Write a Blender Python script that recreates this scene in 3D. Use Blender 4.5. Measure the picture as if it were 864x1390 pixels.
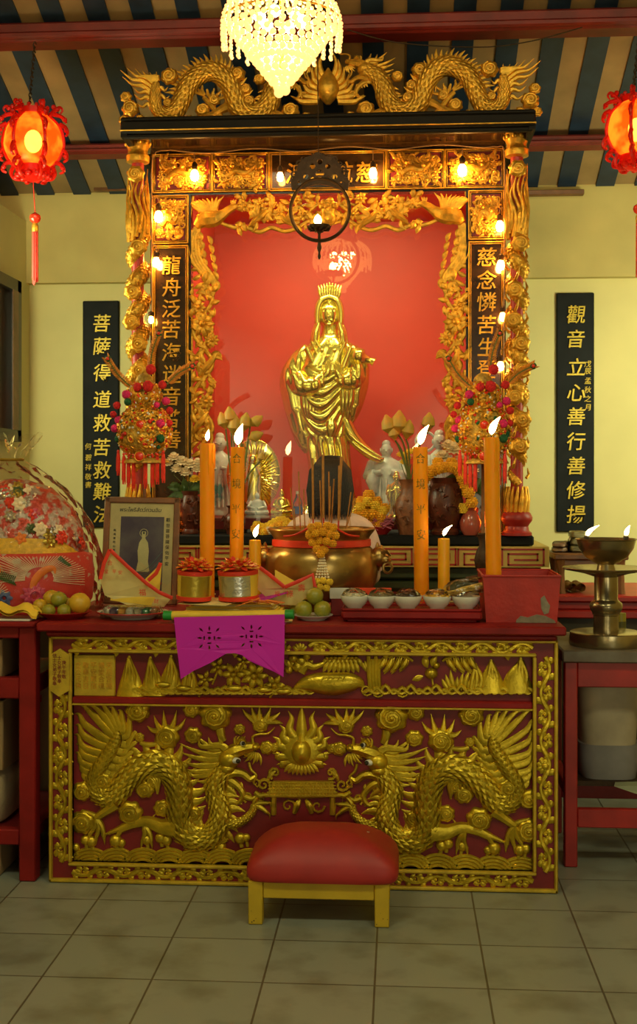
import bpy, bmesh, math, random
from math import sin, cos, pi, radians, atan2, hypot
from mathutils import Vector as V, Matrix, noise
from mathutils.geometry import tessellate_polygon
random.seed(11)
for o in list(bpy.data.objects): bpy.data.objects.remove(o)
SC = bpy.context.scene; COL = SC.collection

# ------------------------------------------------------------------ camera, sky, room lights and added fill, exposure
F, CX, CY, DC, EH = 1640.0, 432.0, 650.0, 4.5, 1.53
TH = math.atan(.067)
cd = bpy.data.cameras.new('camera'); cam = bpy.data.objects.new('camera', cd); COL.objects.link(cam)
cd.sensor_fit = 'VERTICAL'; cd.sensor_height = 36; cd.lens = F / 1390 * 36
cd.shift_y = -45 / 1390; cd.clip_start = .05
cam.location = (0, -DC, EH); cam.rotation_euler = (pi / 2, 0, TH)
SC.camera = cam
W = bpy.data.worlds.new('world'); SC.world = W; W.use_nodes = True
W.node_tree.nodes['Background'].inputs[0].default_value = (.98, .86, .46, 1)
W.node_tree.nodes['Background'].inputs[1].default_value = .10
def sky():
    'dim hall, with two soft bright patches added low down behind the camera, for the haze reflected in the niche glass'
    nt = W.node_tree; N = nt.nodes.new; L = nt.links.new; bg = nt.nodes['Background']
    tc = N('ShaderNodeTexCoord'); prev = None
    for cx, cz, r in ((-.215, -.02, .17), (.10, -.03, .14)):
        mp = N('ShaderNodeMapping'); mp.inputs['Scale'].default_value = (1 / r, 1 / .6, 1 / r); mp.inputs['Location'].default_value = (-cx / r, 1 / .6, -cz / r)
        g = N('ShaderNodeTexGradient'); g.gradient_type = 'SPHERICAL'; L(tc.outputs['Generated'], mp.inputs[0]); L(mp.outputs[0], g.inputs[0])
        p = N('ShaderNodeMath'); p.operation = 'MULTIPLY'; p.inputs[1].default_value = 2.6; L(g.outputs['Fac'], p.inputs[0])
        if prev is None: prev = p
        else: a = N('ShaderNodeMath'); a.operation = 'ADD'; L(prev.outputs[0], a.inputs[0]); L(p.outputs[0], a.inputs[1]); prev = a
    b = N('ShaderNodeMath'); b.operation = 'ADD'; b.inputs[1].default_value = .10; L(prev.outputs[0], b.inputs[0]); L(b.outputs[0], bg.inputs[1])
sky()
def area(name, loc, rot, sx, sy, power, col):
    l = bpy.data.lights.new(name, 'AREA'); l.shape = 'RECTANGLE'; l.size = sx; l.size_y = sy
    l.energy = power; l.color = col
    o = bpy.data.objects.new(name, l); COL.objects.link(o); o.location = loc; o.rotation_euler = rot
    return o
area('ceiling_tube_light', (-1.7, -3.4, 4.6), (radians(32), 0, 0), 1.6, .5, 38, (.96, .96, .56))
area('ceiling_tube_light', (1.5, -3.2, 4.6), (radians(32), 0, 0), 1.6, .5, 38, (.96, .96, .56))
area('doorway_daylight', (2.2, -7.5, 1.8), (radians(88), 0, radians(12)), 1.6, 2.2, 30, (.96, .98, .74))
area('side_fill_light', (-2.22, 1.1, 2.3), (radians(78), 0, radians(-30)), .5, 1.0, 25, (.94, .98, .58))  # pair of side lights added out of frame to brighten the back wall
area('side_fill_light', (1.95, 1.4, 2.1), (radians(80), 0, radians(22)), .5, 1.0, 28, (.94, .98, .58))
SC.view_settings.view_transform = 'Standard'; SC.view_settings.look = 'None'
SC.view_settings.gamma = 1; SC.view_settings.exposure = .12; SC.view_settings.use_curve_mapping = False
SC.cycles.max_bounces = 8; SC.cycles.transparent_max_bounces = 24; SC.cycles.use_denoising = True
SC.cycles.sample_clamp_indirect = 6

# ------------------------------------------------------------------ pixel of the photo + depth -> place
def P(x, y, Y=0.0):
    u = (x - CX) / F; v = (CY - y) / F
    t = (Y + DC) / (u * sin(TH) + cos(TH))
    return V(((u * cos(TH) - sin(TH)) * t, Y, EH + v * t))
def S(Y): return (Y + DC) / F

# ------------------------------------------------------------------ materials
MATS = {}
def mat(name, col, rough=.5, metal=0, var=.12, scale=14, bump=0, bscale=60, emit=None, estr=0, sss=0, trans=0, coat=0, spec=.5, col2=None, thr=None):
    m = bpy.data.materials.new(name); m.use_nodes = True; MATS[name] = m
    nt = m.node_tree; b = nt.nodes['Principled BSDF']; L = nt.links.new
    b.inputs['Roughness'].default_value = rough; b.inputs['Metallic'].default_value = metal
    b.inputs['Specular IOR Level'].default_value = spec
    tc = nt.nodes.new('ShaderNodeTexCoord')
    nz = nt.nodes.new('ShaderNodeTexNoise'); nz.inputs['Scale'].default_value = scale; nz.inputs['Detail'].default_value = 5
    L(tc.outputs['Object'], nz.inputs['Vector'])
    rp = nt.nodes.new('ShaderNodeValToRGB')
    c2 = col2 or tuple(c * (1 - var) for c in col)
    rp.color_ramp.elements[0].color = (*c2, 1); rp.color_ramp.elements[1].color = (*[min(1, c * (1 + (0 if col2 else var))) for c in col], 1)
    a, z = thr or (.3, .7)
    rp.color_ramp.elements[0].position = a; rp.color_ramp.elements[1].position = z
    L(nz.outputs['Fac'], rp.inputs['Fac']); L(rp.outputs['Color'], b.inputs['Base Color'])
    if bump:
        n2 = nt.nodes.new('ShaderNodeTexNoise'); n2.inputs['Scale'].default_value = bscale; n2.inputs['Detail'].default_value = 4
        L(tc.outputs['Object'], n2.inputs['Vector'])
        bp = nt.nodes.new('ShaderNodeBump'); bp.inputs['Strength'].default_value = bump; bp.inputs['Distance'].default_value = .01
        L(n2.outputs['Fac'], bp.inputs['Height']); L(bp.outputs['Normal'], b.inputs['Normal'])
    if emit: b.inputs['Emission Color'].default_value = (*emit, 1); b.inputs['Emission Strength'].default_value = estr
    if sss: b.inputs['Subsurface Weight'].default_value = sss; b.inputs['Subsurface Radius'].default_value = (.03, .012, .004)
    if trans: b.inputs['Transmission Weight'].default_value = trans
    if coat: b.inputs['Coat Weight'].default_value = coat; b.inputs['Coat Roughness'].default_value = .12
    return m
def glow(name, col, st):
    m = bpy.data.materials.new(name); m.use_nodes = True; nt = m.node_tree; nt.nodes.clear()
    e = nt.nodes.new('ShaderNodeEmission'); o = nt.nodes.new('ShaderNodeOutputMaterial')
    e.inputs[0].default_value = (*col, 1); e.inputs[1].default_value = st
    nt.links.new(e.outputs[0], o.inputs[0]); MATS[name] = m; return m
def sheet(name, tint, rough=.03, ior=1.45, bump=0, bscale=30, gcol=(1, 1, 1), body=0, bcol=(1, 1, 1)):
    'thin clear film or pane: clear straight through, mirror by angle'
    m = bpy.data.materials.new(name); m.use_nodes = True; nt = m.node_tree; nt.nodes.clear(); L = nt.links.new
    N = nt.nodes.new; o = N('ShaderNodeOutputMaterial'); t = N('ShaderNodeBsdfTransparent'); g = N('ShaderNodeBsdfGlossy'); f = N('ShaderNodeFresnel'); mx = N('ShaderNodeMixShader')
    t.inputs[0].default_value = (*tint, 1); g.inputs['Color'].default_value = (*gcol, 1); g.inputs['Roughness'].default_value = rough; f.inputs[0].default_value = ior
    if bump:
        tc = N('ShaderNodeTexCoord'); n = N('ShaderNodeTexVoronoi'); n.inputs['Scale'].default_value = bscale; L(tc.outputs['Object'], n.inputs['Vector'])
        bp = N('ShaderNodeBump'); bp.inputs['Strength'].default_value = bump; bp.inputs['Distance'].default_value = .02
        L(n.outputs['Distance'], bp.inputs['Height']); L(bp.outputs[0], g.inputs['Normal']); L(bp.outputs[0], f.inputs['Normal'])
    src = t.outputs[0]
    if body:
        d = N('ShaderNodeBsdfTranslucent'); d.inputs[0].default_value = (*bcol, 1); m2 = N('ShaderNodeMixShader'); m2.inputs[0].default_value = body
        L(t.outputs[0], m2.inputs[1]); L(d.outputs[0], m2.inputs[2]); src = m2.outputs[0]
    L(f.outputs[0], mx.inputs[0]); L(src, mx.inputs[1]); L(g.outputs[0], mx.inputs[2]); L(mx.outputs[0], o.inputs[0])
    MATS[name] = m; return m
def lucent(name, col, fac=.5, rough=.4, emit=0, scale=0, col2=None, clear=0):
    m = bpy.data.materials.new(name); m.use_nodes = True; nt = m.node_tree; nt.nodes.clear(); L = nt.links.new; N = nt.nodes.new
    o = N('ShaderNodeOutputMaterial'); t = N('ShaderNodeBsdfTranslucent'); b = N('ShaderNodeBsdfPrincipled'); mx = N('ShaderNodeMixShader')
    t.inputs[0].default_value = (*col, 1); b.inputs['Base Color'].default_value = (*col, 1); b.inputs['Roughness'].default_value = rough; mx.inputs[0].default_value = fac
    if scale:
        tc = N('ShaderNodeTexCoord'); n = N('ShaderNodeTexNoise'); n.inputs['Scale'].default_value = scale; L(tc.outputs['Object'], n.inputs['Vector'])
        r = N('ShaderNodeValToRGB'); r.color_ramp.elements[0].color = (*col, 1); r.color_ramp.elements[1].color = (*col2, 1)
        r.color_ramp.elements[0].position = .42; r.color_ramp.elements[1].position = .62
        L(n.outputs['Fac'], r.inputs[0]); L(r.outputs[0], b.inputs['Base Color']); L(r.outputs[0], t.inputs[0])
    if emit: b.inputs['Emission Color'].default_value = (*col, 1); b.inputs['Emission Strength'].default_value = emit
    L(b.outputs[0], mx.inputs[1]); L(t.outputs[0], mx.inputs[2]); L(mx.outputs[0], o.inputs[0]); MATS[name] = m
    if clear:
        tr = N('ShaderNodeBsdfTransparent'); tr.inputs[0].default_value = (1, .42, .10, 1); m2 = N('ShaderNodeMixShader'); m2.inputs[0].default_value = clear
        L(mx.outputs[0], m2.inputs[1]); L(tr.outputs[0], m2.inputs[2]); L(m2.outputs[0], o.inputs[0])
    return m

GOLD = mat('gilded_carving', (.60, .41, .025), .33, .8, .25, 18, .15, 90)
GOLDP = mat('gold_paint', (.60, .40, .03), .45, .35, .18, 25, .12, 120)
GOLDX = mat('gilt_old', (.72, .36, .035), .38, .7, .35, 30, .2, 110)
GOLDS = mat('polished_gold', (1, .84, .15), .20, .86, .08, 8)
BRASS = mat('aged_brass', (.42, .26, .08), .30, .9, .35, 9, .06, 40)
STEEL = mat('tarnished_brass', (.36, .28, .15), .24, .9, .4, 7, .08, 30)
BRONZE = mat('dark_bronze', (.050, .026, .012), .5, .3, .3, 30, .2, 80, spec=.25)
RED = mat('red_paint', (.38, .018, .012), .42, 0, .2, 9, .05, 60)
REDD = mat('red_panel', (.19, .008, .010), .5, 0, .2, 12)
REDW = mat('red_wood', (.24, .010, .010), .5, 0, .25, 7, .06, 30, spec=.25)
BEAM = mat('red_beam', (.20, .014, .008), .5, 0, .35, 6, .15, 20)
BLACK = mat('black_lacquer', (.012, .009, .007), .16, 0, .3, 8, coat=.6)
BLACKB = mat('black_board', (.010, .011, .011), .6, 0, .3, 8, spec=.15)
DARKW = mat('dark_lacquer', (.035, .017, .008), .14, 0, .3, 5, coat=.5)
BROWN = mat('brown_wood', (.19, .075, .025), .4, 0, .35, 12, .1, 40)
CARVW = mat('carved_wood', (.10, .022, .010), .35, 0, .4, 22, .2, 60)
ORANGE = mat('candle_wax', (1, .33, .006), .42, 0, .06, 6, sss=.6, spec=.25)
YWAX = mat('yellow_wax', (1, .44, .01), .38, 0, .06, 6, sss=.5)
FLAME = glow('flame_light', (1, .66, .24), 34)
BULB = glow('bulb_light', (1, .50, .10), 150)
BULBA = glow('amber_bulb_light', (1, .45, .08), 70)
WHITE = mat('white_ceramic', (.72, .70, .62), .22, 0, .05, 8)
PORC = mat('porcelain', (.58, .66, .62), .18, 0, .25, 18, coat=.4)
YEL = mat('yellow_paper', (.78, .52, .04), .6, 0, .12, 9)
YELP = mat('pale_yellow_paper', (.74, .60, .24), .6, 0, .12, 9)
REDP = mat('red_paper', (.72, .035, .012), .5, 0, .15, 12)
GRN = mat('green_paper', (.01, .26, .03), .5)
PINK = mat('magenta_paper', (.60, .006, .46), .55, 0, .06, 5)
FOILG = mat('gold_foil', (.52, .36, .05), .28, .85, .2, 12, .2, 40)
FOILS = mat('silver_foil', (.62, .58, .50), .25, .9, .2, 12, .35, 40)
MARI = mat('marigold_orange', (1, .40, .008), .65, 0, .3, 40, .4, 160)
MARIY = mat('marigold_yellow', (1, .58, .03), .65, 0, .25, 40, .4, 160)
PETW = mat('cream_petal', (.85, .70, .46), .6, 0, .15, 30)
LEAF = mat('green_leaf', (.05, .10, .02), .5, 0, .4, 25)
STEM = mat('green_stem', (.12, .14, .03), .5)
LOTUS = mat('lotus_bud', (.80, .32, .04), .5, 0, .35, 16, col2=(.42, .34, .05))
TASS = mat('red_tassel_silk', (.75, .03, .012), .55, 0, .2, 60)
POMR = mat('red_wool', (.62, .015, .02), .9, 0, .3, 90, .6, 220)
POMP = mat('pink_wool', (.72, .02, .16), .9, 0, .3, 90, .6, 220)
POMG = mat('green_wool', (.012, .10, .035), .9, 0, .3, 90, .6, 220)
JEWEL = mat('red_jewel', (.70, .03, .01), .2, 0, .2, 20, coat=.5)
BROC = mat('gold_brocade', (.56, .34, .05), .5, .35, .5, 55, .5, 140)
INK = mat('black_ink', (.02, .015, .01), .6)
BLUEW = mat('blue_paint', (.016, .034, .066), .5, 0, .3, 9, .1, 20)
CREAM = mat('cream_panel', (.36, .23, .095), .6, 0, .18, 5, .06, 14)
GREENM = mat('olive_moulding', (.05, .065, .02), .5, 0, .3, 9)
CARD = mat('cardboard', (.34, .21, .09), .7, 0, .12, 6)
FOAM = mat('white_box', (.55, .50, .38), .6, 0, .08, 6)
SKIN = mat('skin', (.55, .33, .21), .5, 0, .06, 10, sss=.1)
HAIR = mat('black_hair', (.010, .007, .006), .42, 0, .3, 80, .5, 180)
SHIRT = mat('pale_pink_cloth', (.70, .50, .42), .8, 0, .06, 12, .15, 120)
TROUS = mat('dark_cloth', (.03, .03, .04), .8)
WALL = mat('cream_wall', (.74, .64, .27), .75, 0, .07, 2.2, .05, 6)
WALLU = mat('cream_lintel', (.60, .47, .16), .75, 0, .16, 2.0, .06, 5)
NICHE = mat('red_niche', (.62, .06, .032), .55, 0, .12, 1.5)
PANE = sheet('clear_glass', (.985, .985, .98), .015, 1.5)
FILM = sheet('cellophane', (.985, .98, .975), .05, 1.17, .5, 24, body=.06)
FILM2 = sheet('clear_plastic', (.95, .94, .9), .15, 1.6, .6, 30)
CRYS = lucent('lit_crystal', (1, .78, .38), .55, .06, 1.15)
REDG = lucent('red_lantern_panel', (.95, .13, .012), .6, .3, 0, 12, (1, .50, .07), clear=.35)
REDL = lucent('red_lantern_frame', (.85, .018, .008), .35, .28)

# ------------------------------------------------------------------ mesh builder
WL = {}
def link(o, parent=None):
    COL.objects.link(o)
    if parent is not None: o.parent = parent
    return o
def tag(o, label=None, cat=None, group=None, kind=None):
    if label: o['label'] = label
    if cat: o['category'] = cat
    if group: o['group'] = group
    if kind: o['kind'] = kind
    return o
def thing(name, label, cat, loc, group=None):
    o = bpy.data.objects.new(name, None); o.empty_display_size = .05; o.location = loc
    link(o); tag(o, label, cat, group); WL[o.name] = V(loc); return o
def cr(pts, k=5, closed=False):
    n = len(pts); out = []
    if n < 3 and not closed:
        return [tuple(a + (b - a) * i / k for a, b in zip(pts[0], pts[1])) for i in range(k + 1)]
    rng = range(n if closed else n - 1)
    for i in rng:
        g = (lambda j: pts[j % n]) if closed else (lambda j: pts[max(0, min(n - 1, j))])
        a, b, c, d = g(i - 1), g(i), g(i + 1), g(i + 2)
        for s in range(k):
            t = s / k
            out.append(tuple(.5 * (2 * q + (r - p) * t + (2 * p - 5 * q + 4 * r - w) * t * t + (3 * q - p - 3 * r + w) * t ** 3) for p, q, r, w in zip(a, b, c, d)))
    if not closed: out.append(tuple(pts[-1]))
    return out
class MB:
    def __init__(s): s.v = []; s.f = []
    def add(s, vs, fs):
        o = len(s.v); s.v.extend(V(x) for x in vs); s.f.extend([[i + o for i in f] for f in fs])
    def rows(s, R, closed=True, cap0=True, cap1=True):
        n = len(R[0]); vs = [p for r in R for p in r]; fs = []
        for i in range(len(R) - 1):
            for j in range(n if closed else n - 1):
                fs.append([i * n + j, i * n + (j + 1) % n, (i + 1) * n + (j + 1) % n, (i + 1) * n + j])
        if closed and cap0: fs.append(list(range(n))[::-1])
        if closed and cap1: fs.append([(len(R) - 1) * n + j for j in range(n)])
        s.add(vs, fs)
    def tube(s, pts, rad, n=8, flat=1.0, up=None):
        pts = [V(p) for p in pts]; m = len(pts)
        if not isinstance(rad, (list, tuple)): rad = [rad] * m
        R = []; fr = []; nr = None
        for i in range(m):
            t = (pts[min(m - 1, i + 1)] - pts[max(0, i - 1)])
            if t.length < 1e-9: t = V((0, 0, 1))
            t.normalize()
            if up is not None:
                b = V(up); a = t.cross(b)
                if a.length < 1e-6: a = V((1, 0, 0))
                a.normalize()
            else:
                if nr is None: nr = t.orthogonal()
                a = nr - t * nr.dot(t)
                if a.length < 1e-6: a = t.orthogonal()
                a.normalize(); nr = a; b = t.cross(a)
            r = rad[i]; fr.append((pts[i], t, a, b, r))
            R.append([pts[i] + a * (r * cos(2 * pi * j / n)) + b * (r * flat * sin(2 * pi * j / n)) for j in range(n)])
        s.rows(R); return fr
    def scales(s, fr, flat=1.0, a0=.12, a1=.88, k=6, size=1.0):
        acc = 0; row = 0; last = fr[0][0]
        for c, t, a, b, r in fr[1:]:
            acc += (c - last).length; last = c
            st = r * .36 * size
            if acc < st: continue
            acc = 0; row += 1
            for q in range(k):
                u = a0 + (a1 - a0) * (q + (.5 if row % 2 else 0)) / k
                g = pi * u * (1 if a1 < 1.5 else 1)
                n = a * cos(g) + b * (sin(g)); w = -a * sin(g) + b * cos(g)
                p = c + a * r * cos(g) + b * r * flat * sin(g)
                h = r * (a1 - a0) * pi / k * .55
                s.add([p - w * h, p + t * st * .7 + n * h * .0, p + w * h, p - t * st * 1.0 + n * h * .5, p + n * h * .6 - t * st * .35],
                      [[0, 4, 1], [1, 4, 2], [2, 4, 3], [3, 4, 0]])
    def lathe(s, prof, c, n=24, axis=(0, 0, 1), sx=1, sy=1):
        c = V(c); ax = V(axis).normalized(); q = V((0, 0, 1)).rotation_difference(ax)
        s.rows([[c + q @ V((r * cos(2 * pi * j / n) * sx, r * sin(2 * pi * j / n) * sy, h)) for j in range(n)] for r, h in prof])
    def ball(s, c, r, n=10, m=7, sx=1, sy=1, sz=1, rot=None, wob=0):
        c = V(c); R = []
        for i in range(m + 1):
            a = pi * i / m; row = []
            for j in range(n):
                b = 2 * pi * j / n
                d = V((sin(a) * cos(b) * sx, sin(a) * sin(b) * sy, -cos(a) * sz)) * r
                if wob: d *= 1 + wob * noise.noise(d * (3 / r) + c * 7)
                if rot: d = rot @ d
                row.append(c + d)
            R.append(row)
        s.rows(R, True, False, False)
    def box(s, a, b):
        x0, y0, z0 = a; x1, y1, z1 = b
        s.add([(x0, y0, z0), (x1, y0, z0), (x1, y1, z0), (x0, y1, z0), (x0, y0, z1), (x1, y0, z1), (x1, y1, z1), (x0, y1, z1)],
              [[3, 2, 1, 0], [4, 5, 6, 7], [0, 1, 5, 4], [1, 2, 6, 5], [2, 3, 7, 6], [3, 0, 4, 7]])
    def obox(s, c, sz, M=None):
        'box round c, turned by matrix M'
        o = len(s.v); h = V(sz) / 2; s.box(-h, h)
        for i in range(o, len(s.v)): s.v[i] = V(c) + (M @ s.v[i] if M else s.v[i])
    def rbox(s, a, b, r=.006):
        'box with chamfered upright and front edges'
        x0, y0, z0 = a; x1, y1, z1 = b; r = min(r, (x1 - x0) * .4, (z1 - z0) * .4, (y1 - y0) * .4)
        def ring(q, y): return [V((x, y, z)) for x, z in ((x0 + q, z0), (x1 - q, z0), (x1, z0 + q), (x1, z1 - q), (x1 - q, z1), (x0 + q, z1), (x0, z1 - q), (x0, z0 + q))]
        def ins(y): return [V((min(max(p.x, x0 + r), x1 - r), y, min(max(p.z, z0 + r), z1 - r))) for p in ring(r, y)]
        s.rows([ins(y0), ring(r, y0 + r), ring(r, y1 - r), ins(y1)])
    def prism(s, pts, y0, y1, holes=()):
        'outline of (x,z) points, thick from y0 to y1'
        loops = [list(pts)] + [list(h) for h in holes]; flat = [p for l in loops for p in l]
        tri = tessellate_polygon([[V((p[0], p[1], 0)) for p in l] for l in loops])
        n = len(flat); vs = [V((p[0], y0, p[1])) for p in flat] + [V((p[0], y1, p[1])) for p in flat]
        fs = [list(t) for t in tri] + [[i + n for i in reversed(t)] for t in tri]; o = 0
        for l in loops:
            m = len(l)
            for i in range(m): fs.append([o + i, o + (i + 1) % m, n + o + (i + 1) % m, n + o + i])
            o += m
        s.add(vs, fs)
    def text(s, body, c, size, depth=.004, M=None, bold=.0, shear=0):
        cu = bpy.data.curves.new('lettering', 'FONT'); cu.body = body; cu.size = 1; cu.extrude = depth / size; cu.resolution_u = 3
        cu.align_x = 'CENTER'; cu.align_y = 'CENTER'; cu.offset = bold; cu.shear = shear
        o = bpy.data.objects.new('lettering', cu); COL.objects.link(o)
        m = bpy.data.meshes.new_from_object(o.evaluated_get(bpy.context.evaluated_depsgraph_get()))
        if len(m.vertices):
            xs = [v.co.x for v in m.vertices]; ys = [v.co.y for v in m.vertices]
            mx, my = (min(xs) + max(xs)) / 2, (min(ys) + max(ys)) / 2
            vs = []
            for v in m.vertices:
                q = V(((v.co.x - mx) * size, -v.co.z * size, (v.co.y - my) * size))
                vs.append(V(c) + (M @ q if M else q))
            s.add(vs, [list(p.vertices) for p in m.polygons])
        bpy.data.objects.remove(o); bpy.data.curves.remove(cu); bpy.data.meshes.remove(m)
    def warp(s, fn, i0=0):
        for i in range(i0, len(s.v)): s.v[i] = V(fn(s.v[i]))
    def build(s, name, m, parent=None, origin=None, smooth=40, norm=True):
        b = V((0, 0, 0))
        if parent is not None: b = WL.get(parent.name, V((0, 0, 0)))
        elif origin is not None: b = V(origin)
        me = bpy.data.meshes.new(name); me.from_pydata([tuple(v - b) for v in s.v], [], s.f); me.validate()
        if norm:
            bm = bmesh.new(); bm.from_mesh(me); bmesh.ops.recalc_face_normals(bm, faces=bm.faces); bm.to_mesh(me); bm.free()
        if smooth:
            me.polygons.foreach_set('use_smooth', [True] * len(me.polygons)); me.set_sharp_from_angle(angle=radians(smooth))
        me.materials.append(m); o = bpy.data.objects.new(name, me); link(o, parent)
        if parent is None: o.location = b
        WL[o.name] = b
        return o
def dup(root, loc, label=None, rz=None):
    r = root.copy(); COL.objects.link(r); r.location = loc
    if rz is not None: r.rotation_euler.z = rz
    if label: r['label'] = label
    for ch in list(root.children):
        c = ch.copy(); COL.objects.link(c); c.parent = r
        for g in ch.children:
            d = g.copy(); COL.objects.link(d); d.parent = c
    return r
def one(name, mb, m, label, cat, group=None, origin=None, smooth=40):
    if origin is None:
        xs = [v.x for v in mb.v]; ys = [v.y for v in mb.v]; origin = ((min(xs) + max(xs)) / 2, (min(ys) + max(ys)) / 2, min(v.z for v in mb.v))
    return tag(mb.build(name, m, None, origin, smooth), label, cat, group)
def st(o): o['kind'] = 'structure'; return o

class R:
    'relief carving on an upright plane at depth Y, drawn with photo coordinates; xc: mirrored about that photo column'
    def __init__(s, mb, Y, xc=None): s.mb = mb; s.Y = Y; s.k = S(Y); s.xc = None if xc is None else P(xc, 650, Y).x; s.sg = -1 if xc is not None else 1
    def p(s, x, y, lift=0):
        q = P(x, y, s.Y)
        if s.xc is not None: q.x = 2 * s.xc - q.x
        q.y -= lift; return q
    def t(s, pts, flat=.6, lift=0, n=8, k=4):
        c = cr(pts, k) if k > 1 else pts
        return s.mb.tube([s.p(a[0], a[1], a[3] if len(a) > 3 else lift) for a in c], [max(.02, a[2]) * s.k for a in c], n, flat, (0, -1, 0))
    def horn(s, pts, r, flat=.5, lift=0, n=6, k=4, tip=.08, belly=0):
        m = len(pts); return s.t([(x, y, r * ((1 - i / (m - 1)) ** .8 * (1 - tip) + tip) * (1 + belly * sin(pi * i / (m - 1)))) for i, (x, y) in enumerate(pts)], flat, lift, n, k)
    def dome(s, x, y, rx, ry, h, lift=0, n=16, scal=0, kk=5, ph=0):
        c = s.p(x, y, lift); rows = []
        for i in range(6):
            a = pi / 2 * i / 5; row = []
            for j in range(n):
                b = 2 * pi * j / n; g = 1 + scal * abs(sin(kk * b / 2 + ph)) - scal * .5
                row.append(c + V((rx * s.k * cos(b) * cos(a) * g, -h * s.k * sin(a), ry * s.k * sin(b) * cos(a) * g)))
            rows.append(row)
        s.mb.rows(rows)
    def spiral(s, x, y, r, turns=1.6, a0=0, w=.16, lift=0, d=1, flat=.8):
        pts = []
        N = int(turns * 9)
        for i in range(N + 1):
            u = i / N; a = a0 + d * turns * 2 * pi * u; q = r * (1 - .86 * u)
            pts.append((x + q * cos(a), y + q * sin(a), r * w * (1 - .45 * u)))
        s.t(pts, flat, lift, 6, 1)
    def cloud(s, x, y, r, h=.5, d=1, a0=0):
        s.dome(x, y, r, r * .95, r * h * .8, 0, 30, .18, 7, a0)
        pts = []
        for i in range(21):
            u = i / 20; a = a0 + d * 4.1 * pi * u; q = r * (.80 - .68 * u)
            pts.append((x + q * cos(a), y + q * .95 * sin(a), r * .115 * (1 - .3 * u), r * s.k * h * .8 * (1 - (q / r) ** 2) ** .5 + r * s.k * .03))
        s.t(pts, 1.1, 0, 6, 1)
        s.dome(x, y, r * .17, r * .17, r * .2, r * h * s.k * .75, 8)
    def leaf(s, x, y, a, L, w, bend=.25, lift=0, flat=.35):
        pts = []
        for i in range(6):
            u = i / 5; b = a + bend * (u - .3) * 2
            pts.append((x + L * u * cos(b), y + L * u * sin(b), max(.1, w * sin(pi * (u * .92 + .06)))))
        s.t(pts, flat, lift, 6, 2)
    def flame(s, x, y, a, L, w, amp=.14, lift=0, ph=0, flat=.45):
        pts = []
        for i in range(7):
            u = i / 6; o = amp * L * sin(u * 2 * pi + ph) * u
            pts.append((x + L * u * cos(a) - o * sin(a), y + L * u * sin(a) + o * cos(a), max(.12, w * (1 - u) ** .7)))
        s.t(pts, flat, lift, 6, 3)
    def poly(s, pts, h, lift=0):
        q = [s.p(x, y) for x, y in pts]
        s.mb.prism([(a.x, a.z) for a in q], s.Y - lift - h * s.k, s.Y - lift)
    def flower(s, x, y, r, n=7, lift=0):
        for i in range(n): a = 2 * pi * i / n; s.leaf(x + .15 * r * cos(a), y + .15 * r * sin(a), a, r, r * .3, 0, lift, .5)
        s.dome(x, y, r * .33, r * .33, r * .4, lift, 10)
    def vine(s, x0, y0, x1, y1, amp, units, w, lift=0, ph=1):
        'scrolling acanthus between two points'
        L = hypot(x1 - x0, y1 - y0); ux, uy = (x1 - x0) / L, (y1 - y0) / L; nx, ny = -uy, ux; A = atan2(uy, ux)
        q = lambda u, o: (x0 + ux * L * u + nx * o, y0 + uy * L * u + ny * o)
        s.t([(*q(i / (units * 8), ph * amp * .8 * sin(pi * i / 8)), w * (1.25 if i % 8 in (0, 1, 7) else .9)) for i in range(units * 8 + 1)], .7, lift, 6, 2)
        for j in range(units):
            sg = ph * (1 if j % 2 == 0 else -1); U = L / units
            R_ = min(U * .36, amp * .8); cx, cy = q((j + .56) / units, -sg * amp * .12)
            s.spiral(cx, cy, R_, 1.15, A + pi * (1 if sg > 0 else 1) - sg * .6, .30, lift, sg)
            s.dome(cx, cy, R_ * .34, R_ * .34, R_ * .4, lift, 8)
            for e, o, da, l, ww in ((.02, .7, .5, 1.3, .34), (.10, .2, -.6, 1.2, .3), (.92, -.1, 2.4, 1.2, .3), (.8, -.75, 2.9, 1.0, .28), (.2, -.85, -.15, 1.1, .28), (.98, .75, 2.5, 1.0, .3)):
                b = q((j + e) / units, sg * o * amp); s.leaf(b[0], b[1], A + sg * da, amp * l * 1.3, amp * ww * 1.85, .5 * sg, lift)

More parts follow.
